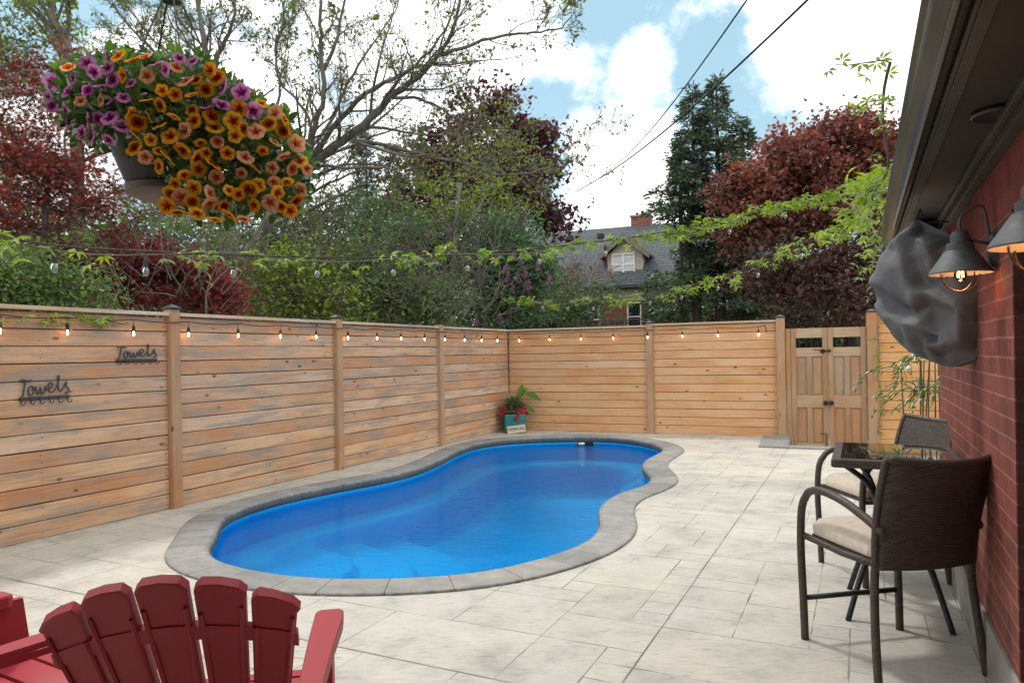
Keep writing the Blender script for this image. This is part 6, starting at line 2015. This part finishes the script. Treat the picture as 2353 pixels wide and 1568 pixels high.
# ------------------------------------------------------------------ neighbouring brick house
def neighbour():
    D2n = D2.copy(); nn = Vector((D2.y, -D2.x, 0)); nn = -Vector((-D2.y, D2.x, 0))       # towards the camera
    O = at(1300, 532, 36.0); ZR = O.z
    rz = math.atan2(D2.y, D2.x)
    O0 = Vector((O.x, O.y, 0))
    Hn = empty('neighbour_house', O0, rz, 'neighbouring brick house with dark shingle roof, dormer window and chimney', 'house')
    inv = (Matrix.Translation(O0) @ Matrix.Rotation(rz, 4, 'Z')).inverted()
    def lp(px, py, w):                       # local point on the vertical plane w metres in front of the ridge
        p = hit(px, py, O0 + nn * w, nn); return inv @ p
    shingle, N, L = newmat('slate_shingles'); oo = N.new('ShaderNodeOutputMaterial'); b = N.new('ShaderNodeBsdfPrincipled'); L.new(b.outputs[0], oo.inputs[0]); b.inputs['Roughness'].default_value = 0.85
    tc = N.new('ShaderNodeTexCoord'); mp = N.new('ShaderNodeMapping'); mp.inputs['Scale'].default_value = (1, 1, 1.0); L.new(tc.outputs['Object'], mp.inputs[0]); sp = N.new('ShaderNodeSeparateXYZ'); L.new(mp.outputs[0], sp.inputs[0]); cb = N.new('ShaderNodeCombineXYZ'); L.new(sp.outputs[0], cb.inputs[0]); L.new(sp.outputs[2], cb.inputs[1])
    br = N.new('ShaderNodeTexBrick'); L.new(cb.outputs[0], br.inputs['Vector']); br.inputs['Scale'].default_value = 1; br.inputs['Brick Width'].default_value = 0.42; br.inputs['Row Height'].default_value = 0.14; br.inputs['Mortar Size'].default_value = 0.016
    br.inputs['Color1'].default_value = (0.065, 0.08, 0.095, 1); br.inputs['Color2'].default_value = (0.095, 0.11, 0.125, 1); br.inputs['Mortar'].default_value = (0.03, 0.036, 0.045, 1); L.new(br.outputs['Color'], b.inputs['Base Color'])
    ze = 4.35; we = 3.3
    th = 0.14
    x0, x1 = -4.0, 11.0
    mb = MB()
    V = [(x0, 0, ZR), (x1, 0, ZR), (x1, -we, ze), (x0, -we, ze), (x0, we, ze), (x1, we, ze)]
    V2 = [(x, y, z - th) for (x, y, z) in V]
    mb.add(V + V2, [(0, 3, 2, 1), (0, 1, 5, 4), (6, 7, 8, 9), (7, 6, 10, 11), (3, 9, 8, 2), (4, 5, 11, 10), (0, 4, 10, 6), (0, 6, 9, 3), (1, 7, 11, 5), (1, 2, 8, 7)])
    rf = mb.build('roof', shingle, Hn)
    brick = brickmat('neighbour_brick', (0.30, 0.10, 0.06), (0.21, 0.065, 0.045), (0.30, 0.26, 0.22), bw=0.23, bh=0.08, msz=0.014)
    siding = surf('tan_siding', (0.46, 0.41, 0.33), (0.52, 0.46, 0.37), scale=2, rough=0.7)
    white = surf('white_frame', (0.80, 0.80, 0.78), rough=0.5)
    mb = MB(); mb.box(((x0 + x1) / 2, 0, 1.75), (x1 - x0 - 0.6, 6.0, 3.9)); mb.build('brick_wall', brick, Hn)
    mb = MB(); mb.box(((x0 + x1) / 2, -3.02, 3.98), (x1 - x0 - 0.5, 0.06, 0.55)); mb.build('frieze', siding, Hn)
    mb = MB(); mb.box(((x0 + x1) / 2, -we - 0.05, ze - 0.05), (x1 - x0, 0.12, 0.13)); mb.box(((x0 + x1) / 2, -3.17, ze - 0.14), (x1 - x0 - 0.2, 0.30, 0.02)); mb.build('eave_gutter', surf('dark_gutter', (0.05, 0.05, 0.05), rough=0.5), Hn)
    # gable ends
    for x in (x0 + 0.3, x1 - 0.3):
        mb = MB(); mb.add([(x, -3, 3.7), (x, 3, 3.7), (x, 0, ZR - 0.3)], [(0, 1, 2)]); mb.build('gable', siding, Hn)
    # dormer
    wD = 2.55
    a = lp(1395, 600, wD); c = lp(1476, 600, wD); apex = lp(1428, 541, wD + 0.25); bot = lp(1431, 650, wD).z; eL = lp(1374, 594, wD + 0.25); eR = lp(1490, 580, wD + 0.25)
    zt = (eL.z + eR.z) / 2; xl, xr_ = a.x, c.x; xm = (xl + xr_) / 2
    half = (eR.x - eL.x) / 2; xm = (eL.x + eR.x) / 2; ap = apex.z
    dm = MB()
    dep = 2.6
    wallz = zt + 0.05
    fV = [(xl, -wD, bot), (xr_, -wD, bot), (xr_, -wD, wallz), (xm, -wD, ap - 0.12), (xl, -wD, wallz)]
    bV = [(x, -wD + dep, z) for (x, y, z) in fV]
    dm.add(fV + bV, [(0, 1, 2, 3, 4), (5, 9, 8, 7, 6), (0, 5, 6, 1), (1, 6, 7, 2), (2, 7, 8, 3), (3, 8, 9, 4), (4, 9, 5, 0)])
    lap = MB()
    d = dm.build('dormer', siding, Hn)
    for k in range(int((ap - bot) / 0.11)):
        z = bot + 0.05 + k * 0.11
        hw = (xr_ - xl) / 2 if z < wallz else max(0.0, (ap - 0.15 - z) / (ap - 0.12 - wallz) * (xr_ - xl) / 2)
        if hw > 0.06: lap.box(((xl + xr_) / 2, -wD - 0.008, z), (2 * hw, 0.014, 0.03))
    lap.build('siding_laps', siding, d)
    rr = MB()
    for s in (-1, 1):
        xe = xm + s * (half + 0.02)
        y0, y1 = -wD - 0.28, -wD + dep + 0.3
        t = 0.09
        ze2 = zt - 0.05
        V = [(xm, y0, ap), (xe, y0, ze2), (xe, y1, ze2), (xm, y1, ap)]
        V += [(x, y, z + t) for (x, y, z) in V]
        Fc = [(0, 1, 2, 3), (7, 6, 5, 4), (0, 4, 5, 1), (1, 5, 6, 2), (2, 6, 7, 3), (3, 7, 4, 0)]
        rr.add(V, Fc if s > 0 else [f[::-1] for f in Fc])
    rr.build('dormer_roof', shingle, d)
    fa = MB()
    for s in (-1, 1):
        xe = xm + s * (half + 0.03)
        V = [(xm, -wD - 0.30, ap + 0.06), (xe, -wD - 0.30, zt - 0.0), (xe, -wD - 0.30, zt - 0.20), (xm, -wD - 0.30, ap - 0.16)]
        V += [(x, y + 0.03, z) for (x, y, z) in V]
        Fc = [(0, 3, 2, 1), (4, 5, 6, 7), (0, 1, 5, 4), (1, 2, 6, 5), (2, 3, 7, 6), (3, 0, 4, 7)]
        fa.add(V, Fc if s > 0 else [f[::-1] for f in Fc])
    fa.build('bargeboard', surf('brown_fascia', (0.17, 0.145, 0.12), (0.21, 0.18, 0.15), rough=0.6), d)
    # dormer window, two sashes
    wa, wb = lp(1405, 584, wD), lp(1459, 633, wD)
    def window(parent, xa, xb, za, zb, y, panes, glass):
        f = MB(); t = 0.06
        f.box(((xa + xb) / 2, y, zb - t / 2), (xb - xa, 0.06, t)); f.box(((xa + xb) / 2, y, za + t / 2), (xb - xa + 0.06, 0.08, t))
        f.box((xa + t / 2, y + .001, (za + zb) / 2), (t, 0.058, zb - za - 2 * t)); f.box((xb - t / 2, y + .001, (za + zb) / 2), (t, 0.058, zb - za - 2 * t))
        if panes == 2: f.box(((xa + xb) / 2, y + .002, (za + zb) / 2), (0.09, 0.055, zb - za - 2 * t))
        f.box(((xa + xb) / 2, y + .006, (za + zb) / 2), (xb - xa - 2 * t, 0.04, 0.05))
        w = f.build('window', white, parent)
        g = MB(); g.box(((xa + xb) / 2, y + 0.03, (za + zb) / 2), (xb - xa - 0.04, 0.012, zb - za - 0.04)); g.build('pane', glass, w)
    gl_l = surf('curtained_glass', (0.60, 0.66, 0.68), (0.78, 0.80, 0.80), scale=1.5, rough=0.08, spec=0.9)
    gl_d = surf('dark_window_glass', (0.012, 0.015, 0.018), (0.03, 0.035, 0.04), rough=0.05, spec=0.9)
    window(d, wa.x, wb.x, wb.z, wa.z, -wD - 0.04, 2, gl_l)
    # window in the brick wall and the one peeping from behind the lilac
    p1, p2 = lp(1440, 694, 3.05), lp(1474, 750, 3.05); window(Hn, p1.x, p2.x, p2.z - 0.2, p1.z, -3.05, 1, gl_d)
    p1, p2 = lp(1350, 700, 3.05), lp(1377, 735, 3.05); window(Hn, p1.x, p2.x, p2.z, p1.z, -3.05, 1, gl_d)
    # chimney
    ca, cb2 = lp(1449, 500, -0.1), lp(1494, 500, -0.1)
    w = cb2.x - ca.x; xc = (ca.x + cb2.x) / 2
    zt2 = lp(1470, 497, 0).z
    mb = MB(); mb.box((xc, 0.35, (zt2 + ZR - 1.2) / 2), (w * 0.95, 0.75, zt2 - ZR + 1.2)); ch = mb.build('chimney', brick, rf)
    mb = MB(); mb.box((xc, 0.35, zt2 + 0.04), (w * 1.06, 0.86, 0.09), bev=0.01); mb.build('chimney_cap', surf('cap_stone', (0.30, 0.27, 0.23), rough=0.8), ch)
    for (dx, hh) in ((-0.22, .18), (0.05, .26), (0.27, .10)):
        mb = MB(); mb.lathe([(0.07, 0), (0.07, hh * .7)], (xc + dx * w, 0.3, zt2 + 0.08), 10); mb.lathe([(0.13, hh * .8), (0.0, hh)], (xc + dx * w, 0.3, zt2 + 0.08), 10); mb.build('chimney_pot', DARKMETAL, ch)
    # roof vents
    for (px, py) in ((1309, 583 - 42 - 5), (1379, 530)):
        w2 = 0.55
        p = lp(px, py + 6, w2)
        mb = MB(); mb.box((p.x, -w2, ZR - w2 * (ZR - ze) / we + 0.08), (0.28, 0.28, 0.2), bev=0.01); mb.build('roof_vent', DARKMETAL, rf)
    # set back wing on the right
    mb = MB(); mb.box((14.4, 2.0, 1.9), (8.5, 4.0, 4.2)); mb.build('rear_wing', brick, Hn)
    p1, p2 = lp(1556, 702, 0), lp(1566, 730, 0)
    for (a_, b_) in ((1557, 1568), (1578, 1586), (1600, 1612)):
        q1, q2 = lp(a_, 700, 0.02), lp(b_, 731, 0.02)
        window(Hn, q1.x, q2.x, q2.z, q1.z, -0.04, 1, gl_d)
    # balcony railing
    r1, r2 = lp(1345, 738, 4.5), lp(1505, 738, 4.5)
    mb = MB(); mb.tube([(r1.x, -4.5, r1.z), (r2.x, -4.5, r1.z)], 0.03, 5); mb.tube([(r1.x, -4.5, r1.z - 0.12), (r2.x, -4.5, r1.z - 0.12)], 0.02, 5)
    for k in range(14):
        x = r1.x + (r2.x - r1.x) * k / 13; mb.tube([(x, -4.5, r1.z - 0.9), (x, -4.5, r1.z)], 0.014, 4)
    mb.build('balcony_railing', BLACKMETAL, Hn)
    mb = MB(); mb.box(((r1.x + r2.x) / 2, -3.75, r1.z - 0.95), (r2.x - r1.x + 0.1, 1.5, 0.12)); mb.build('balcony_floor', surf('balcony_grey', (0.3, 0.3, 0.29), rough=0.8), Hn)


neighbour()

# ------------------------------------------------------------------ vines
M_VINE = leafmat('vine_leaf', [(0.13, 0.22, 0.012), (0.22, 0.34, 0.02), (0.36, 0.46, 0.035)], trans=0.42)
M_VSTEM = surf('vine_stem', (0.10, 0.08, 0.05), (0.16, 0.13, 0.09), rough=0.8)


def vine(name, label, path, seed, dens, size, spread=0.07, hang=0.3, where=None, sprays=0.25, group='climbing vines'):
    """stem winding along a path with palmate leaves"""
    rng = np.random.RandomState(seed)
    P = np.array([tuple(p) for p in path]); n = len(P)
    o = empty(name, (0, 0, 0), 0, label, 'vine', group)
    ph = rng.rand() * 6
    wob = np.stack([np.sin(np.arange(n) * 0.21 + ph) * .02, np.cos(np.arange(n) * 0.26) * .02, np.sin(np.arange(n) * 0.17 + 2 * ph) * .028 - 0.012], 1)
    S = P + wob
    lines = [(S[::2], np.full(len(S[::2]), 0.0055))]
    L, rots = [], []
    for i in range(n):
        w = 1.0 if where is None else where(i / (n - 1))
        for _ in range(rng.poisson(dens * w)):
            q = rng.normal(size=3) * spread; q[2] = q[2] * 0.7 - 0.02
            L.append(S[i] + q)
        if rng.rand() < sprays * w * 0.35:
            d = rng.normal(size=3); d[2] = -abs(d[2]) * hang + 0.25; d /= np.linalg.norm(d)
            pts = [S[i]]; ln = rng.uniform(0.10, 0.30)
            for k in range(5):
                d = d + rng.normal(size=3) * .2; d[2] -= hang * .3; d /= np.linalg.norm(d); pts.append(pts[-1] + d * ln / 5)
                L.append(pts[-1] + rng.normal(size=3) * 0.02)
            lines.append((np.array(pts), np.linspace(.003, .0015, 6)))
    np_tubes('stem', lines, M_VSTEM, o, 4)
    L = np.array(L)
    leaves('foliage', L, size, T_PALM, M_VINE, o, rng, up=0.9)
    return o


def wA(t):                                        # sparse at the left, thick at the right
    return 0.85 + 0.5 * math.sin(t * 40) * 0.8 + (2.6 if t > 0.60 else 0.0) + (0.5 if 0.42 < t < 0.62 else 0)
vine('vine', 'leafy green vine wound along the high string of bulbs across the pool', strandA, 201, 1.25, 0.078, spread=.055, where=wA)
def wB(t): return 0.7 + 0.4 * math.sin(t * 31) + (1.6 if t > 0.72 else 0)
vine('vine', 'vine wound along the lower string of bulbs from the corner pole to the eave', strandB, 202, 1.25, 0.088, spread=.07, where=wB)
vt = fine_path([hit(x, y, C0 + nL * 0.05, nL) for (x, y) in [(-160, 690), (-60, 705), (20, 722), (90, 728), (160, 733), (230, 737), (290, 745)]], 0.05)
vine('vine', 'vine lying along the top of the left fence at the edge of the photo', vt, 203, 1.5, 0.062, spread=.045, sprays=.4)
ev = fine_path([wp(2.1, 0.36, 2.16), wp(1.6, 0.37, 2.22), wp(1.0, 0.38, 2.26), wp(0.4, 0.37, 2.30), wp(-0.2, 0.37, 2.34), wp(-.8, .36, 2.40)], 0.05)
vine('vine', 'vine creeping along the top edge of the house gutter', ev, 204, 0.9, 0.040, spread=.035, sprays=.35, hang=.05)
cv = fine_path([wp(2.1, 0.26, 1.9), wp(2.4, 0.36, 2.2), wp(3.0, .48, 2.6), wp(3.5, .60, 2.8)], 0.05)
vine('vine', 'thick yellow green vine hanging beyond the end of the gutter', cv, 205, 1.3, 0.050, spread=.12, sprays=1.2, hang=.6)
gv = fine_path([fb(xr + .06, 0.09, 1.9), fb(xr + .10, 0.10, 1.5), fb(xr + .07, 0.10, 1.0), fb(xr + .10, 0.10, 0.6), fb(xr + .05, 0.12, 0.2)], 0.05)
vine('vine', 'thin creeper climbing the post right of the gate', gv, 206, 0.6, 0.045, spread=.04, sprays=.5)


def bamboo():
    rng = np.random.RandomState(9)
    b = wp(3.35, -0.04)
    o = empty('bamboo_plant', b, 0, 'drooping narrow leaved green plant beyond the corner of the brick house', 'plant')
    lines, P, R = [], [], []
    for k in range(11):
        a = rng.uniform(2.2, 4.4); ln = rng.uniform(.25, .55)
        p = np.array([rng.normal() * .06, rng.normal() * .12, rng.uniform(0.95, 1.40)])
        d = np.array([math.cos(a) * .6, math.sin(a) * .6, 1.0]); d /= np.linalg.norm(d)
        pts = [p]
        for s in range(9):
            d = d + np.array([math.cos(a) * .16, math.sin(a) * .16, -.30]) + rng.normal(size=3) * .07; d /= np.linalg.norm(d); pts.append(pts[-1] + d * ln / 9)
            for _ in range(5):
                x = d + rng.normal(size=3) * .5; x[2] -= .45; x /= np.linalg.norm(x)
                z = rng.normal(size=3); z -= z.dot(x) * x; z /= np.linalg.norm(z)
                P.append(pts[-1] + rng.normal(size=3) * .02); R.append(np.stack([x, np.cross(z, x), z], 1))
        lines.append((np.array(pts), np.linspace(.005, .002, 10)))
    for k in range(8):
        p = np.array([rng.normal() * .06, rng.normal() * .1, 0]); lines.append((np.array([p, p + [0, 0, .6], p + [rng.normal() * .03, 0, 1.3]]), np.array([.01, .009, .006])))
    np_tubes('stem', lines, M_VSTEM, o, 4)
    leaves('foliage', np.array(P), .062, T_NARROW, leafmat('bamboo_leaf', [(0.05, 0.10, 0.015), (0.10, 0.18, 0.03), (0.17, 0.26, 0.05)]), o, rng, rot=np.array(R))


bamboo()

# ------------------------------------------------------------------ hanging basket
def petunia(col_mat, r):
    """trumpet flower with five scalloped petals, opening along +z"""
    V, Fc, M = [], [], []
    n = 30
    prof = [(0.0, -0.42, 0), (0.16, -0.26, 0), (0.34, -0.04, 1), (0.62, 0.03, 1), (0.86, 0.03, 1), (1.0, -0.03, 1)]
    for j, (rr, z, _) in enumerate(prof):
        for k in range(n):
            a = 2 * math.pi * k / n
            sc = 1 - 0.15 * (rr ** 2) * (1 - abs(math.cos(2.5 * a)) ** 0.6)
            zz = z + 0.07 * rr * math.cos(5 * a)
            V.append((rr * sc * math.cos(a) * r, rr * sc * math.sin(a) * r, zz * r))
    for j in range(len(prof) - 1):
        for k in range(n): Fc.append((j * n + k, j * n + (k + 1) % n, (j + 1) * n + (k + 1) % n, (j + 1) * n + k))
    me_o = mesh_obj('flower', V, Fc, col_mat, None, smooth=True)
    me = me_o.data
    bpy.data.objects.remove(me_o)
    return me


def petalmat(name, throat, mid, rim, trans=0.4):
    m, N, L = newmat(name); out = N.new('ShaderNodeOutputMaterial')
    tc = N.new('ShaderNodeTexCoord'); vl = N.new('ShaderNodeVectorMath'); vl.operation = 'LENGTH'
    mp = N.new('ShaderNodeMapping'); mp.inputs['Scale'].default_value = (1, 1, 0.0); L.new(tc.outputs['Object'], mp.inputs[0]); L.new(mp.outputs[0], vl.inputs[0])
    sp = N.new('ShaderNodeSeparateXYZ'); L.new(tc.outputs['Object'], sp.inputs[0])
    at2 = N.new('ShaderNodeMath'); at2.operation = 'ARCTAN2'; L.new(sp.outputs[1], at2.inputs[0]); L.new(sp.outputs[0], at2.inputs[1])
    w = N.new('ShaderNodeMath'); w.operation = 'MULTIPLY'; w.inputs[1].default_value = 5; L.new(at2.outputs[0], w.inputs[0])
    co = N.new('ShaderNodeMath'); co.operation = 'COSINE'; L.new(w.outputs[0], co.inputs[0])
    k = N.new('ShaderNodeMath'); k.operation = 'MULTIPLY_ADD'; L.new(co.outputs[0], k.inputs[0]); k.inputs[1].default_value = -0.10; 
    s = N.new('ShaderNodeMath'); s.operation = 'DIVIDE'; L.new(vl.outputs['Value'], s.inputs[0]); s.inputs[1].default_value = 0.0222
    L.new(s.outputs[0], k.inputs[2])
    r = ramp(N, [(0.0, throat), (0.26, throat), (0.46, mid), (0.66, rim), (1.0, rim)]); L.new(k.outputs[0], r.inputs[0])
    oi = N.new('ShaderNodeObjectInfo'); ov = N.new('ShaderNodeMath'); ov.operation = 'MULTIPLY_ADD'; L.new(oi.outputs['Random'], ov.inputs[0]); ov.inputs[1].default_value = 0.45; ov.inputs[2].default_value = 0.7
    hv = N.new('ShaderNodeHueSaturation'); L.new(ov.outputs[0], hv.inputs['Value']); L.new(r.outputs[0], hv.inputs['Color'])
    d = N.new('ShaderNodeBsdfDiffuse'); t = N.new('ShaderNodeBsdfTranslucent'); L.new(hv.outputs[0], d.inputs[0]); L.new(hv.outputs[0], t.inputs[0])
    mx = N.new('ShaderNodeMixShader'); mx.inputs[0].default_value = trans; L.new(d.outputs[0], mx.inputs[1]); L.new(t.outputs[0], mx.inputs[2]); L.new(mx.outputs[0], out.inputs[0])
    return m


def build_basket():
    DB = 1.95
    c = at(388, 300, DB)
    o = empty('hanging_basket', (c.x, c.y, c.z), 0, 'hanging brown pot overflowing with orange, peach and purple petunias', 'hanging basket')
    def loc(px, py, d): return at(px, py, d) - c
    mpot = surf('brown_plastic_pot', (0.024, 0.016, 0.012), (0.034, 0.023, 0.017), scale=60, rough=0.55, bump=0.6, bscale=60, stretch=(1, 1, 0.15), bdist=0.003)
    R = 0.172
    mb = MB(); mb.lathe([(0.0, -0.172), (0.07, -0.174), (0.098, -0.168), (0.104, -0.160), (0.125, -0.11), (0.150, -0.04), (R, 0.03), (R + 0.008, 0.032), (R + 0.009, 0.048), (R - 0.006, 0.048), (R - 0.012, 0.02), (0.0, 0.015)], (0, 0, 0), 40)
    autosmooth(mb.build('pot', mpot, o), 45)
    mb = MB(); mb.lathe([(0.0, -0.188), (0.085, -0.188), (0.108, -0.176), (0.112, -0.160), (0.105, -0.158)], (0, 0, 0), 40); autosmooth(mb.build('drip_saucer', surf('tan_saucer', (0.09, 0.07, 0.056), rough=0.5), o), 45)
    hang = MB()
    top = loc(392, -8, DB)
    for a in (0.3, 2.4, 4.5, 5.4):
        hang.tube([Vector((R * math.cos(a), R * math.sin(a), 0.04)), top + Vector((0.02 * math.cos(a), 0.02 * math.sin(a), 0.0))], 0.0024, 5)
    hang.build('hanger_wire', DARKMETAL, o)
    mb = MB(); mb.lathe([(0.0, 0.075), (0.018, 0.07), (0.024, 0.0), (0.026, -0.014), (0.0, -0.010)], top, 16); mb.build('hanger_cap', mpot, o)
    mb = MB(); mb.tube([top + Vector((0, 0, 0.07)), Vector((top.x, top.y, 2.74 - c.z)), Vector((top.x, top.y - .03, 2.76 - c.z)), Vector((top.x, top.y - 1.08, 2.80 - c.z))], 0.004, 6); mb.build('hook', DARKMETAL, o)
    rng = np.random.RandomState(12)
    poly = [(112, 190), (135, 150), (200, 138), (262, 118), (330, 122), (385, 130), (450, 128), (490, 160), (540, 195), (600, 235), (655, 265), (690, 330), (722, 385), (700, 440), (680, 490), (600, 480), (560, 505), (500, 512), (440, 488), (385, 490), (372, 460), (395, 430), (400, 400), (372, 395), (340, 380), (305, 345), (300, 305), (245, 330), (185, 325), (150, 285), (108, 235)]
    def depth(px, py, f):                      # front surface of the mound
        ax = (px - 400) / 330; ay = (py - 240) / 280
        return DB - 0.30 * math.sqrt(max(0.02, 1 - ax * ax * 0.9)) * f
    # foliage
    P, T = [], []
    while len(P) < 8000:
        x, y = rng.uniform(100, 735), rng.uniform(110, 520)
        if not inside(x, y, poly): continue
        if 235 < x < 400 and y > 330 and rng.rand() < .75: continue
        P.append(tuple(loc(x + rng.normal() * 6, y + rng.normal() * 6, depth(x, y, rng.uniform(-0.55, 0.93))))); T.append(rng.rand())
    leaves('foliage', np.array(P), .027, T_OVAL, leafmat('petunia_leaf', [(0.03, 0.07, 0.015), (0.07, 0.15, 0.03), (0.15, 0.26, 0.05)]), o, rng, rnd=np.array(T))
    # trailing sprigs on the right side
    # flowers
    mats = {'o': petalmat('orange_petal', (0.35, 0.02, 0.008), (0.80, 0.24, 0.012), (0.90, 0.42, 0.04)),
            'y': petalmat('golden_petal', (0.40, 0.03, 0.006), (0.85, 0.32, 0.012), (0.92, 0.58, 0.06)),
            'p': petalmat('peach_petal', (0.52, 0.08, 0.03), (0.84, 0.34, 0.15), (0.90, 0.50, 0.28)),
            'v': petalmat('purple_petal', (0.18, 0.008, 0.08), (0.50, 0.12, 0.36), (0.68, 0.30, 0.58))}
    meshes = {k: petunia(m, 0.0208) for k, m in mats.items()}
    spots = []
    tries = 0
    while tries < 9000 and len(spots) < 140:
        tries += 1
        x, y = rng.uniform(102, 730), rng.uniform(112, 515)
        if not inside(x, y, poly): continue
        if 300 < x < 480 and 150 < y < 250 and rng.rand() < .7: continue
        if 400 < x < 580 and 300 < y < 410 and rng.rand() < .75: continue
        if any((x - a) ** 2 + (y - b) ** 2 < (20 + 22 * rng.rand()) ** 2 for (a, b) in spots): continue
        spots.append((x, y))
    ph = []
    for (x, y) in spots:
        if x < 300 and y > 175: k = 'v' if rng.rand() < .88 else 'p'
        elif x < 260: k = 'v' if rng.rand() < .6 else rng.choice(['o', 'p'])
        elif y < 190: k = rng.choice(['o', 'p', 'p', 'v', 'o'])
        elif x > 600: k = rng.choice(['p', 'o', 'p', 'y'])
        elif 460 < x < 620 and y < 260: k = rng.choice(['v', 'p', 'o'])
        else: k = rng.choice(['y', 'o', 'o', 'y', 'p'])
        p = loc(x, y, depth(x, y, 0.97))
        out = Vector(((x - 400) / 300, -0.9, (250 - y) / 260 + 0.10)) + Vector(tuple(rng.normal(size=3) * 0.62))
        q = out.normalized().to_track_quat('Z', 'Y').to_matrix().to_4x4() @ Matrix.Rotation(rng.uniform(0, 6.28), 4, 'Z')
        ph.append((k, p, q, rng.uniform(.72, 1.18)))
    rest = MB(); mi = {'o': 0, 'y': 1, 'p': 2, 'v': 3}
    for i, (k, p, q, s) in enumerate(ph):
        f = bpy.data.objects.new('flower', meshes[k]); COL.objects.link(f); f.parent = o
        f.matrix_local = Matrix.Translation(p) @ q @ Matrix.Diagonal((s, s, s, 1))
        if i >= 96: break
    if len(ph) > 97:
        # smaller share of blossoms joined, colours kept
        for kk in 'oypv':
            pass
        VS, FS, MI = [], [], []
        base = 0
        me = meshes['o']; TV = np.array([tuple(v.co) for v in me.vertices]); TF = np.array([list(f.vertices) for f in me.polygons])
        return o, ph[97:], meshes
    return o, [], meshes


bk_, more_, meshes_ = build_basket()
if more_:
    # the remaining blossoms: one part, petals coloured by a radial attribute
    VS, FS, RD, b0 = [], [], [], 0
    me = meshes_['o']; TV = np.array([tuple(v.co) for v in me.vertices]); TF = np.array([list(f.vertices) for f in me.polygons])
    cr = np.array([np.hypot(*TV[f][:, :2].mean(0)) / 0.0208 for f in TF])
    kind = {'o': 0.0, 'y': 0.25, 'p': 0.5, 'v': 0.75}
    for (k, p, q, s) in more_:
        Mx = np.array(Matrix.Translation(p) @ q @ Matrix.Diagonal((s, s, s, 1)))
        VS.append(TV @ Mx[:3, :3].T + Mx[:3, 3]); FS.append(TF + b0); b0 += len(TV)
        RD.append(kind[k] + 0.24 * np.clip(cr, 0, 1))
    mat = leafmat('mixed_petals', [(0.16, 0.008, 0.008), (0.62, 0.27, 0.02)], trans=.4, gloss=0.0)
    rp_ = [n for n in mat.node_tree.nodes if n.type == 'VALTORGB'][0]
    el = rp_.color_ramp.elements
    while len(el) > 1: el.remove(el[-1])
    stops = []
    for k, th, rm in (('o', (0.16, 0.008, 0.008), (0.62, 0.27, 0.02)), ('y', (0.20, 0.012, 0.006), (0.70, 0.38, 0.03)), ('p', (0.42, 0.06, 0.03), (0.80, 0.40, 0.22)), ('v', (0.13, 0.008, 0.06), (0.50, 0.17, 0.42))):
        a = kind[k]; stops += [(a + 0.001, th), (a + 0.10, th), (a + 0.17, rm), (a + 0.245, rm)]
    el[0].position = stops[0][0]; el[0].color = (*stops[0][1], 1)
    for (pp, cc) in stops[1:]:
        e = el.new(pp); e.color = (*cc, 1)
    r_ = mesh_obj('flowers', np.concatenate(VS), np.concatenate(FS), mat, bk_, smooth=True, rnd=np.concatenate(RD))
    tag(r_, kind='stuff')
